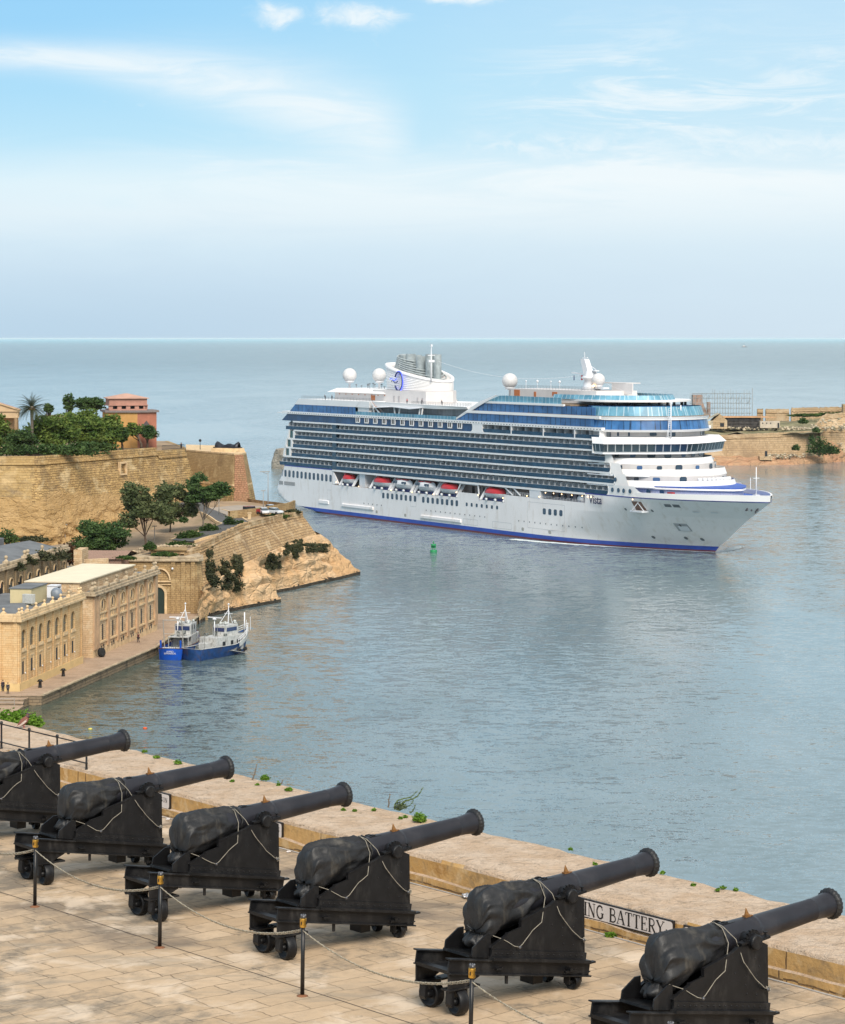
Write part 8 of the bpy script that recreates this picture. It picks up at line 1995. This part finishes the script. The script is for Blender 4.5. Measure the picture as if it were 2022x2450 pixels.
# flat transom
mb = MB(); mb.add([(0.0, -2.1, 2.45), (0.0, 2.1, 2.45), (.12, 1.95, .1), (.35, 1.2, -.4), (.35, -1.2, -.4), (.12, -1.95, .1)], [(0, 1, 2, 3, 4, 5)]); mb.add([(0, -2.1, 2.45), (0, 2.1, 2.45), (.25, 2.1, 2.45), (.25, -2.1, 2.45)], [(3, 2, 1, 0)]); mb.build('transom', M_bb, b1_)
a = PZ(492, 1580, 0); b2_, h2_ = fishing_boat((a.x-2.6, a.y-.2, 0), R(59), 17.6, 5.2, M_bb2, M_bw, 'rusty blue and white fishing boat with a high railed bow, moored on the seaward side', 2)
mb = MB(); mb.add([(0.0, -2.1, 2.45), (0.0, 2.1, 2.45), (.12, 2.3, .1), (.35, 1.4, -.4), (.35, -1.4, -.4), (.12, -2.3, .1)], [(0, 1, 2, 3, 4, 5)]); mb.build('transom', M_bb2, b2_)
for k in range(5):
    a = Vector((edgeX(455+k*3)-.6, 455+k*3, QZ+.2)); b = Vector((-46.6+.4*k, 446+k*2.4, 1.7)); mb = MB(); mb.tube([a.lerp(b, t_)+Vector((0, 0, -.5*4*t_*(1-t_))) for t_ in np.linspace(0, 1, 8)], .05, 4)
    tag(mb.build('mooring_line', M_rope, uv=False), 'pale slack mooring line running to the bright blue boat, %s' % ('nearest the viewer', 'second from the viewer', 'middle one of five', 'fourth from the viewer', 'farthest from the viewer')[k], 'mooring line', 'mooring lines of the bright blue boat')
# green buoy
p = PZ(1037.4, 1321, 0); o = thing('channel_buoy', 'green channel marker buoy floating before the ship', 'buoy', p); M_bg = mat('buoy_green', (.015, .26, .09), .5)
mb = MB(); mb.lathe([(1.0, -.4), (1.15, -.2), (1.15, .6), (1.0, .75), (.3, .8)], 18); mb.build('float', M_bg, o)
mb = MB()
for k in range(4): a_ = k*math.pi/2+.4; mb.bar((math.cos(a_)*.55, math.sin(a_)*.55, .7), (math.cos(a_)*.45, math.sin(a_)*.45, 2.6), .12)
mb.lathe([(.55, 1.9), (.75, 1.95), (.75, 2.5), (.55, 2.6)], 12); mb.box(-.8, .8, -.1, .1, 1.3, 2.7); mb.build('lattice', M_bg, o)
mb = MB(); mb.lathe([(.12, 2.7), (.12, 3.1), (.3, 3.15), (.3, 3.2), (0, 3.7)], 10); mb.build('topmark', M_bg, o); o.scale = (.82, .82, .82)
# ================================================================ far shore on the right
M_frt = stone('far_fort_stone', (.56, .40, .24), (.46, .32, .18), (.24, .16, .10), bw=2.2, bh=1.0, msize=.05, distort=.15, stain=(.24, .17, .11), stain_amt=.6, bump=.8, big=.05, pale=(.62, .48, .32))
M_frk = rock('far_rock', (.60, .38, .22), (.56, .30, .17), (.24, .15, .10), scale=.06, bump=1.0)
M_scrub = mat('far_scrub', (.20, .18, .09), .95, 0, .4, .12, .6, 1.5, dirt=(.40, .30, .19, .8), ds=.08)
M_rubble = mat('rubble_pale', (.50, .42, .30), .95, 0, .35, .5, .8, 2, dirt=(.12, .13, .06, .8), ds=.25)
def fp(x, y, Y): return P3(x, y, Y)
# rocky foreshore and low ground: profile rows along the shore
sh = [(1560, 1119, 1106), (1640, 1117, 1112), (1712, 1114, 1121), (1800, 1114, 1121), (1900, 1112, 1128), (1980, 1107, 1146), (2060, 1102, 1165), (2240, 1095, 1195)]
def shore(x): 
    Y = float(np.interp(x, [s_[0] for s_ in sh], [s_[2] for s_ in sh])); return Vector(((x-CX)*Y/F, Y, 0))
rows = []
for i in range(150):
    x = 1560+680*i/149; b = shore(x); r_ = []
    hi = float(np.interp(x, [1560, 1900, 1940, 1990, 2240], [3.0, 3.6, 5.0, 9.0, 12.0]))
    for j in range(16):
        t_ = j/15; y = b.y+.3+26*t_; z = hi*min(1, t_*2.6)**.6; p = Vector((b.x*(y/b.y), y, z)); nn = mnoise.fractal(p*.09, .9, 2, 5); am = math.sin(min(1, t_*1.5)*math.pi/2)
        p.z += 1.9*nn*am; p.y += 2.5*nn*am*(1-t_)+1.5*mnoise.noise(Vector((i*.2, 0, 0))); r_.append(p)
    rows.append([Vector((b.x, b.y, -1))]+r_)
mb = MB(); mb.grid(rows, False); o = mb.build('foreshore', [M_frk, M_rockd]); tag(o, kind='structure')
for p in o.data.polygons: p.material_index = 1 if p.center.z < .5 else 0
if sum(p.normal.z for p in o.data.polygons) < 0: o.data.flip_normals()
# interior plateau
mb = MB(); rows = []
for i in range(60):
    x = 1560+700*i/59; r_ = []
    for j in range(14):
        Y = float(np.interp(x, [1950, 1975], [1139, 1163]))+7*j; X = (x-CX)*1160/F*(1+.003*j); base_ = float(np.interp(x, [1560, 1900, 2010, 2060, 2240], [13.2, 13.6, 15, 17, 18]))+float(np.interp(j, [0, 3, 11, 13], [0, .8, 3.4, -12]))*float(np.interp(x, [1560, 1850, 2020], [.6, .9, 1.2]))
        r_.append(Vector((X, Y, base_+1.2*mnoise.noise(Vector((x*.03, Y*.05, 0))))))
    rows.append(r_)
mb.grid(rows, True); o = mb.build('fort_ground', M_scrub); tag(o, kind='structure')
if sum(p.normal.z for p in o.data.polygons) < 0: o.data.flip_normals()
def wallseg(P, zb, name, label, m, th=2.0, bat=1.5, cat='wall', crenel=None, jag=.0, n=80):
    pts = interp_poly([Vector(p) for p in P], n); rows = []
    for i, p in enumerate(pts):
        a = pts[max(i-1, 0)]; b = pts[min(i+1, n)]; d = (b-a).normalized(); n_ = Vector((d.y, -d.x, 0)); top = p.z+jag*mnoise.noise(Vector((i*.5, p.x*.1, 0)))
        if crenel and (i % crenel[0]) < crenel[1]: top -= crenel[2]
        rows.append([Vector((p.x, p.y, zb))-n_*th, Vector((p.x, p.y, top))-n_*th, Vector((p.x, p.y, top)), Vector((p.x, p.y, top-1.6))+n_*.1, Vector((p.x, p.y, top-1.8))+n_*.45, Vector((p.x, p.y, top-2.1))+n_*.1]+[Vector((p.x, p.y, top-2.1+(zb-top+2.1)*k/4))+n_*(.1+bat*k/4+.25*mnoise.noise(Vector((i*.4, k, 5)))) for k in (1, 2, 3, 4)])
    mb = MB(); mb.grid(rows); return tag(mb.build(name, m), label, cat)
wallseg([(*fp(1600, 1044, 1138).xy, 13.2), (*fp(1721, 1041, 1136).xy, 13.0), (*fp(1850, 1036, 1138).xy, 13.9), (*fp(1965, 1032, 1146).xy, 14.6)], 1.5, 'curtain_wall', 'long golden curtain wall of the far fort right of the ship', M_frt, cat='fortress wall', jag=.2)
wallseg([(*fp(1962, 1034, 1144).xy, 14.4), (*fp(1966, 1030, 1160).xy, 15.5), (*fp(2030, 1028, 1160).xy, 15.0), (*fp(2240, 1020, 1185).xy, 15.0)], 4, 'outwork_wall', 'lower wall with small openings at the right border of the far fort', M_frt, cat='fortress wall', jag=.3)
wallseg([(*fp(1955, 1012, 1166).xy, 16.5), (*fp(1975, 991, 1170).xy, 21.0), (*fp(2010, 988, 1176).xy, 22.0), (*fp(2240, 984, 1200).xy, 23.5)], 12, 'bastion_wall', 'sloping upper bastion of the far fort at the right border', M_frt, cat='fortress wall', bat=5, jag=.8)
for k, (x0, x1, y, c_, lb) in enumerate(((1832, 1888, 979, None, 'crenellated wall piece right of the scaffolding gap'), (1893, 2100, 976, (26, 1, 1.0), 'long crenellated wall on the skyline at the right border'), (1812, 1826, 979, None, 'short crenellated wall stub beside the scaffolding'))):
    Y = 1222; wallseg([(*fp(x0, y, Y).xy, fp(x0, y, Y).z), (*fp(x1, y-(3 if k == 1 else 0), Y).xy, fp(x1, y-(5 if k == 1 else 0), Y).z)], 16, 'skyline_wall', lb, M_frt, 1.5, .3, crenel=c_, jag=.5, cat='wall')
mb = MB(); bx = fp(2024, 975, 1215); mb.vprism([(bx.x-1.4, 1214), (bx.x+2, 1214), (bx.x+2, 1218), (bx.x-1.4, 1218)], 18, bx.z+1.6, [(bx.x-1.6, 1213.8), (bx.x+2, 1213.8), (bx.x+2, 1218), (bx.x-1.6, 1218)]); tag(mb.build('sentry_tower', M_frt), 'small square tower cut off by the right border on the skyline', 'tower')
# gabled ruin, scaffolded block, white hut, pier block
def fbox(x0, x1, ytop, ybot, Y, depth, name, label, m, cat, roof=0):
    a, b = fp(x0, ytop, Y), fp(x1, ytop, Y); zb = fp(x0, ybot, Y).z; o = thing(name, label, cat, (a.x, Y, zb)); w_ = b.x-a.x; h_ = a.z-zb
    mb = MB(); mb.box(0, w_, 0, depth, 0, h_)
    if roof: mb.prism([(0, h_), (w_, h_), (w_*.5, h_+roof)], Matrix(((1, 0, 0, 0), (0, 0, 1, 0), (0, 1, 0, 0), (0, 0, 0, 1))), depth)
    mb.build('wall', m, o); return o, w_, h_
o, w_, h_ = fbox(1706, 1740, 1006, 1026, 1150, 10, 'gabled_house', 'pale stone house with a gable and one dark window, just right of the ship glass', M_frt, 'house', 3.0)
mb = MB(); mb.box(w_*.5, w_*.78, -.1, .02, h_*.25, h_*.7); mb.build('window', M_dark, o)
mb = MB(); mb.add([(-4, 0, h_-.4), (w_*.5, -.2, h_+3.2), (w_*.5, 10.2, h_+3.2), (-4, 10, h_-.4)], [(0, 1, 2, 3)]); mb.add([(-4, 0, 0), (0, 0, 0), (0, 0, h_), (-4, 0, h_-.4)], [(0, 1, 2, 3)]); mb.build('roof', M_rubble, o)
o, w_, h_ = fbox(1740, 1819, 999, 1026, 1158, 12, 'fort_block', 'long dark block wrapped in scaffolding behind the curtain wall', mat('block_dark', (.16, .13, .10), .9, 0, .4, .5), 'building')  # block in dark brown, varied by noise
M_pole = mat('scaffold_pole', (.33, .35, .35), .5, .3, .3, .5); M_pold = mat('scaffold_dark', (.13, .13, .14), .6, .2, .3, .5)
mb = MB()
for k in range(26): x = w_*k/25; mb.tube([(x, -.6, 0), (x, -.6, h_+.8)], .10, 4)
for z in (1.2, 2.6, 4.0): mb.box(0, w_, -.9, -.3, z, z+.12)
mb.build('scaffolding', M_pold, o, uv=False)
mb = MB(); mb.vprism([(-3, -1.5), (w_+8, -1.5), (w_+4, 10), (-3, 10)], h_, h_+.5, [(-2, -1), (w_+3, -.5), (w_+2, 9), (-2, 9)]); mb.build('roof_edge', mat('orange_coping', (.50, .28, .14), .9, 0, .2, .4), o)
o, w_, h_ = fbox(1819, 1866, 1008, 1024, 1152, 6, 'white_hut', 'low pale hut with small square holes and a dark doorway', mat('hut_pale', (.55, .46, .36), .9, 0, .12, .5), 'hut')
mb = MB()
for x in (.10, .30, .50): mb.box(w_*x, w_*x+.5, -.08, .02, h_*.62, h_*.8)
mb.box(w_*.88, w_*.97, -.08, .02, 0, h_*.75); mb.build('openings', M_dark, o)
o, w_, h_ = fbox(1818, 1848, 1092, 1101, 1126, 6, 'shore_block', 'small pale building block with a dark door at the water edge', M_frt, 'hut')
mb = MB(); mb.box(w_*.4, w_*.6, -.08, .02, h_, h_+2.4); mb.build('doorway', M_dark, o)
# ruined towers in open scaffolding
o, w_, h_ = fbox(1658, 1681, 945, 1000, 1190, 6, 'ruined_tower', 'tall ruined brownish tower inside the open scaffolding', mat('tower_brown', (.36, .24, .19), .95, 0, .25, .4, .6, 3), 'tower')
mb = MB(); mb.vprism([(w_*.2, -1), (w_+3.2, -1), (w_+3.2, 5), (w_*.2, 5)], 0, h_*.7, [(w_*.2, 0), (w_, 0), (w_, 5), (w_*.2, 5)]); mb.build('lower_wall', MATS['tower_brown'], o)
o, w_, h_ = fbox(1693, 1700, 962, 1000, 1188, 3, 'ruined_pillar', 'thin broken brown pillar right of the ruined tower', MATS['tower_brown'], 'pillar')
sc_o = thing('scaffolding', 'tall open lattice of scaffolding poles on the far fort skyline', 'scaffolding', (0, 0, 0)); mb = MB(); rr = random.Random(4)
for row_, Y in enumerate((1182, 1196)):
    for k in range(24):
        x = 1652+148*k/23+rr.uniform(-1, 1); a = fp(x, 1003, Y); top_ = rr.uniform(928, 950) if x > 1700 else rr.uniform(938, 955); mb.tube([a, fp(x, top_, Y)], .09, 3)
    for y in (941, 952, 964, 976, 988):
        x0, x1 = (1652, 1798) if y > 945 else (1655, 1798)
        for q in (0, 1.2): mb.tube([fp(x0, y+q, Y), fp(x1, y+q, Y)], .08, 3)
for k in range(20): x = 1655+rr.uniform(0, 135); y = rr.uniform(950, 985); mb.tube([fp(x, y, 1182), fp(x+8, y-12, 1182)], .07, 3)
mb.build('poles', M_pole, sc_o, uv=False)
mb = MB(); rr = random.Random(6)
for k in range(420):
    x = rr.uniform(1690, 2022); y = 1028+rr.uniform(-6, 1) if rr.random() < .55 else rr.uniform(1000, 1026); Y = 1152+rr.uniform(0, 12)
    if y < 1022 and x < 1940: continue
    p = fp(x, y, Y); s_ = rr.uniform(.3, 1.1); mb.sphere(p, (s_, s_, s_*.6), 5)
for k in range(260): x = rr.uniform(1840, 2022); p = shore(x)+Vector((0, rr.uniform(3, 16), 0)); s_ = rr.uniform(.3, .9); p.z = 3.4+rr.uniform(-.5, 1)+max(0, x-1930)*.05; mb.sphere(p, (s_, s_, s_*.6), 5)
tag(mb.build('fallen_stones', M_rubble, uv=False), kind='stuff')
for k, (x, y, Y, rx, rz, lb) in enumerate(((1960, 1072, 1136, 5.5, 6.5, 'large dark green bush against the right end of the curtain wall'), (1985, 1078, 1136, 4.5, 3.0, 'spreading dark bush right of the largest one on the far shore'), (1921, 1008, 1160, 2.2, 2.0, 'small round bush behind the pale hut'), (1952, 1030, 1142, 1.6, 1.8, 'dark bush hanging over the wall top on the far shore'), (1904, 1072, 1134, 1.6, 2.0, 'small dark bush at the wall foot left of the largest'), (1942, 1052, 1140, 1.2, 3.4, 'narrow dark creeper on the curtain wall'), (1990, 992, 1206, 9, 1.2, 'green scrub strip below the skyline wall'), (1925, 994, 1200, 7, 1.0, 'low green scrub left part below the skyline wall'))):
    bush('far_bush', lb, 'bush', fp(x, y, Y)-Vector((0, 0, rz*.5)), (rx, 1.8, rz), int(260*rx), .5, LF_dark if k < 6 else LF_bush, 'bushes on the far fort', 80+k)
# breakwater head beyond the stern
rows = []
for i in range(26):
    a = math.pi*2*i/26; r_ = []
    for (q, z) in ((1.0, -1), (1.0, .8), (.97, 3), (.93, 6.2), (.80, 8.2), (.4, 8.6), (0, 8.6)):
        p = Vector((-58+7.5*q*math.cos(a)*(1+.1*math.cos(a*2)), 1098+10*q*math.sin(a), z)); nn = mnoise.fractal(p*.2, .9, 2, 4); r_.append(p+Vector((nn*1.1, nn, nn*.6 if z > 1 else 0)))
    rows.append(r_)
mb = MB(); mb.grid([list(c) for c in zip(*rows)], False, True); tag(mb.build('rock_islet', [rock('grey_rock', (.42, .37, .30), (.34, .29, .23), (.15, .13, .10), scale=.2, bump=1.0)], recalc=True), 'brown rock stub in the sea just behind the ship stern', 'rock')
# distant ship on the horizon
o = thing('distant_ship', 'tiny grey vessel far out near the horizon on the right', 'ship', P3(1780.5, 830.5, 15500).to_2d().to_3d()); mb = MB(); mb.vprism([(-16, -4), (14, -4), (20, 0), (14, 4), (-16, 4)], 0, 5); mb.build('hull', M_grill, o); mb = MB(); mb.box(-8, 6, -3, 3, 5, 11); mb.build('superstructure', M_cream, o); mb = MB(); mb.tube([(0, 0, 11), (0, 0, 26)], .8, 4); mb.build('mast', M_grill, o)

# ================================================================ weeds, pigeon and litter on the battery
def par_pt(x, y):
    """point on the parapet top seen at pixel x,y"""
    p = PZ(x, y, TZ+.425); return p
def tuft(x, y, r_, h_, lab, lf=LF_bright, n=160, k=0, name='weed', size=.018, base=None, g='weeds growing on the parapet'):
    c_ = base or par_pt(x, y); o = thing(name, lab, 'weed', c_, 0, g)
    leaves([(0, 0, h_*.45, r_, r_, h_*.55), (r_*.4, 0, h_*.3, r_*.6, r_*.6, h_*.4), (-r_*.45, .0, h_*.3, r_*.55, r_*.6, h_*.35)], n, size, k, .3).build('foliage', lf, o, uv=False); return o
tuft(1004, 1968, .105, .15, 'bright green bushy weed, the largest on the parapet', n=900, k=1)
tuft(634, 1868, .08, .10, 'dense green weed right of the thin dry stalk, near the parapet edge', n=420, k=2)
tuft(691, 1893, .065, .06, 'flat green weed on the parapet above the third cannon barrel', n=300, k=3)
tuft(427, 1828, .07, .07, 'green weed tuft on the parapet edge right of the second muzzle', n=260, k=4)
tuft(375, 1814, .06, .05, 'small weed tuft on the parapet edge above the second cannon', n=200, k=5)
tuft(346, 1801, .05, .06, 'weed sprig on the parapet edge right of the first muzzle', n=160, k=6)
tuft(666, 1882, .03, .09, 'single upright sprig above the third cannon vent', n=80, k=7)
for k, (x, y, lb) in enumerate(((556, 1871, 'small weed just below the second muzzle, nearer the edge'), (616, 1880, 'thin low weed below the dense green one'), (848, 1942, 'small green weed right below the third muzzle'), (822, 1940, 'small weed just left of the one under the third muzzle'), (895, 1940, 'round little weed midway between third muzzle and large weed'), (958, 1960, 'low weed left of the largest green weed'), (970, 1957, 'tiny weed directly left of the largest green weed'), (1585, 2091, 'green weed tuft just right of the fifth muzzle'), (1658, 2120, 'leafy weed on the parapet edge, left one of the far right group'), (1717, 2133, 'dark upright weed in the middle of the far right group'), (1730, 2127, 'pale weed in the far right group nearest the edge'), (1760, 2132, 'rightmost green weed on the parapet edge'), (1365, 2035, 'small weed on the parapet edge left of the fifth barrel'), (1424, 2070, 'small weed on the parapet close to the fifth barrel'))):
    tuft(x, y, .035, .045, lb, n=110, k=20+k)
tuft(0, 0, .07, .05, 'yellow green weed at the foot of the parapet below the battery sign', n=260, k=9, base=TW(px_u(1465, -.1), -.13, 0), size=.03)
tuft(0, 0, .05, .04, 'small weed growing in the parapet crack under the fourth barrel', n=120, k=10, base=TW(px_u(1135, -.1), -.09, .03), size=.02)
for k, (x, y, r_, h_, lb) in enumerate(((30, 1708, .35, .42, 'large green bush beyond the parapet, right of the one at the left border'), (-6, 1712, .30, .50, 'green bush beyond the parapet cut off by the left border'))):
    c_ = PZ(x, y+26, TZ+.18); o = thing('wall_bush', lb, 'bush', c_+nV*.25, 0, 'bushes rooted outside the parapet'); leaves([(0, 0, h_*.15, r_, r_*.8, h_*.45), (r_*.6, 0, 0, r_*.6, r_*.6, h_*.3)], 1600, .035, k, .3).build('foliage', LF_bright, o, uv=False)
    mb = MB(); mb.tube([(-.1, -.3, -.1), (0, 0, 0), (.05, 0, h_*.5)], [.02, .015, .005], 5); mb.build('stem', M_bark, o)
# tall prickly stalks
st_ = thing('prickly_weed', 'tall weed with long curving spiny stalks against the water', 'weed', par_pt(955, 1938)); cb_ = par_pt(955, 1938)
def stalk(pts, r0, lf=True):
    mb = MB(); P = []
    Y = cb_.y
    for x, y in pts: P.append(P3(x, y, Y)-cb_)
    P = [Vector(q) for q in P]; S = []
    for i in range(len(P)-1):
        for k in range(6): S.append(P[i].lerp(P[i+1], k/6)+Vector((0, .02*math.sin(i+k), 0)))
    S.append(P[-1]); n = len(S); mb.tube(S, [r0*(1-.75*i/n) for i in range(n)], 5); rr = random.Random(n)
    for i in range(2, n):
        for q in range(2):
            d = Vector((rr.uniform(-1, 1), rr.uniform(-1, 1), rr.uniform(-.2, 1))).normalized(); mb.add([S[i]-Vector((0, 0, .006)), S[i]+Vector((0, 0, .006)), S[i]+d*.028], [(0, 1, 2)])
    mb.build('stalk', MATS.get('stalk_green') or mat('stalk_green', (.10, .14, .045), .8, 0, .3, 20), st_, uv=False)
for pts, r0 in (([(944, 1936), (945, 1925), (952, 1915), (968, 1910), (982, 1908), (990, 1902), (998, 1893)], .016), ([(952, 1938), (962, 1923), (970, 1916), (985, 1912), (998, 1906), (1006, 1896), (1011, 1885)], .020), ([(958, 1938), (966, 1932), (977, 1929), (986, 1922), (989, 1914)], .010), ([(948, 1936), (958, 1928), (968, 1918)], .018), ([(956, 1939), (964, 1934), (970, 1924)], .014)): stalk(pts, r0)
leaves([(.03, 0, .06, .10, .05, .07)], 220, .02, 5, .3).build('foliage', LF_agave, st_, uv=False)
for k, (pts, lb) in enumerate((([(929, 1932), (931, 1922), (930, 1915), (933, 1904)], 'thin brown upright stalk left of the tall spiny weed'), ([(981, 1945), (988, 1940), (993, 1930)], 'short curved stalk right of the tall spiny weed'), ([(604, 1866), (610, 1850), (614, 1832)], 'thin dry stalk rising from the parapet edge right of the second muzzle'), ([(668, 1881), (676, 1870)], 'short dry twig beside the flat green weed'))):
    b_ = par_pt(*pts[0]); o = thing('dry_stalk', lb, 'weed', b_, 0, 'weeds growing on the parapet'); mb = MB(); P = [P3(x, y, b_.y)-b_ for x, y in pts]; mb.tube(P, [.014*(1-.6*i/len(P)) for i in range(len(P))], 5)
    for p in P: mb.add([p, p+Vector((.02, 0, .02)), p+Vector((.0, .01, .03))], [(0, 1, 2)]); mb.add([p, p+Vector((-.02, 0, .015)), p+Vector((0, .01, .03))], [(0, 1, 2)])
    mb.build('stem', M_barkg if k != 1 else LF_agave, o, uv=False)
# pigeon
b_ = par_pt(57, 1743); pg = thing('pigeon', 'reddish brown pigeon with a white wing standing on the parapet edge', 'pigeon', b_, R(25)); M_pg = mat('pigeon_brown', (.20, .075, .05), .8, 0, .2, 15); M_pgd = mat('pigeon_head', (.07, .04, .05), .5, 0, .2, 15)
mb = MB(); ax = [(-.155, .035, .012), (-.12, .05, .020), (-.07, .085, .045), (-.02, .125, .068), (.03, .165, .066), (.06, .205, .046), (.07, .24, .030), (.078, .262, .030), (.088, .275, .026), (.105, .278, .012), (.125, .272, .005), (.135, .268, .002)]
mb.tube([(x, 0, z) for x, z, r_ in ax], [r_ for _, _, r_ in ax], 16); bd = mb.build('body', M_pg, pg, uv=False)
mb = MB(); mb.sphere((.084, 0, .270), (.034, .031, .032), 12); mb.tube([(.07, 0, .215), (.078, 0, .25)], [.045, .034], 12); mb.build('head', M_pgd, pg, uv=False)
mb = MB(); mb.tube([(.108, 0, .268), (.138, 0, .258)], [.008, .002], 6); mb.build('beak', M_grill, pg, uv=False)
for sy in (-1, 1):
    mb = MB(); mb.grid([[(.045, sy*.060, .185), (-.02, sy*.074, .15), (-.10, sy*.055, .085), (-.165, sy*.018, .045)], [(.035, sy*.066, .145), (-.02, sy*.074, .115), (-.09, sy*.050, .065), (-.165, sy*.016, .038)], [(.02, sy*.060, .12), (-.02, sy*.062, .095), (-.08, sy*.040, .052), (-.16, sy*.014, .034)]], True); mb.build('wing', mat('wing_white_%d' % sy, (.62, .52, .46), .8, 0, .15, 20), pg, uv=False)
    mb = MB(); mb.tube([(.0, sy*.025, .07), (.005, sy*.025, .0)], .005, 5); mb.tube([(-.02, sy*.025, .004), (.03, sy*.025, .004)], .004, 4); mb.build('leg', M_lifered, pg, uv=False)
# litter
def crumple(p, r_, m, nm, lb, seed):
    rs = random.Random(seed); mb = MB(); rows = []
    for i in range(7): rows.append([Vector((math.cos(a)*math.sin(math.pi*i/6), math.sin(a)*math.sin(math.pi*i/6), .45-.45*math.cos(math.pi*i/6)))*r_*(1+rs.uniform(-.35, .35)) for a in np.linspace(0, 2*math.pi, 12, endpoint=False)])
    mb.grid(rows, False, True); o = mb.build(nm, m, uv=False); o.location = p; return tag(o, lb, 'litter')
p = PZ(1118, 2150, TZ); crumple(p, .075, mat('foil', (.55, .55, .57), .3, .6), 'crumpled_foil', 'crumpled silver foil wrapper lying at the foot of the parapet', 1)
p = PZ(1133, 2141, TZ); crumple(p, .04, M_lifered, 'red_wrapper', 'small red wrapper beside the crumpled silver foil', 2)
for k, (x, y, lb) in enumerate(((384, 1957, 'white scrap of paper on the paving right of the second cannon, left one'), (402, 1962, 'white scrap of paper near the parapet foot, right one of two'), (691, 2040, 'white scrap of tissue on the paving right of the third cannon'))):
    crumple(PZ(x, y, TZ), .032, M_enamel, 'paper_scrap', lb, 5+k)
o = crumple(PZ(467, 2085, TZ), .03, M_enamel, 'paper_scrap', 'tiny white scrap lying between the second and third cannons', 9)
# orange flower seen at the first muzzle, floating specks on the water
for k, (x, y, c_) in enumerate(((347, 1743, (.7, .10, .02)), (216, 1745, (.6, .5, .1)))):
    p = PZ(x, y, 0); mb = MB(); mb.sphere((0, 0, .05), (.35, .35, .18), 8); o = mb.build('float', mat('float_%d' % k, c_, .5), uv=False); o.location = p; tag(o, ('small orange float on the water right of the first cannon', 'small yellow float on the water above the first cannon')[k], 'float')

# ---------------------------------------------------------------- sea air
m = bpy.data.materials.new('haze'); m.use_nodes = True; t = NT(m.node_tree)
pv_ = t.n('ShaderNodeVolumePrincipled'); pv_.inputs['Color'].default_value = (.97, .99, 1.0, 1); pv_.inputs['Density'].default_value = .000012; pv_.inputs['Anisotropy'].default_value = .0
o_ = t.n('ShaderNodeOutputMaterial'); t.l(pv_.outputs[0], o_.inputs['Volume'])
mb = MB(); mb.box(-3.1e5, 3.1e5, -600, 5.1e5, -6, 60); tag(mb.build('haze', m, uv=False), kind='stuff')
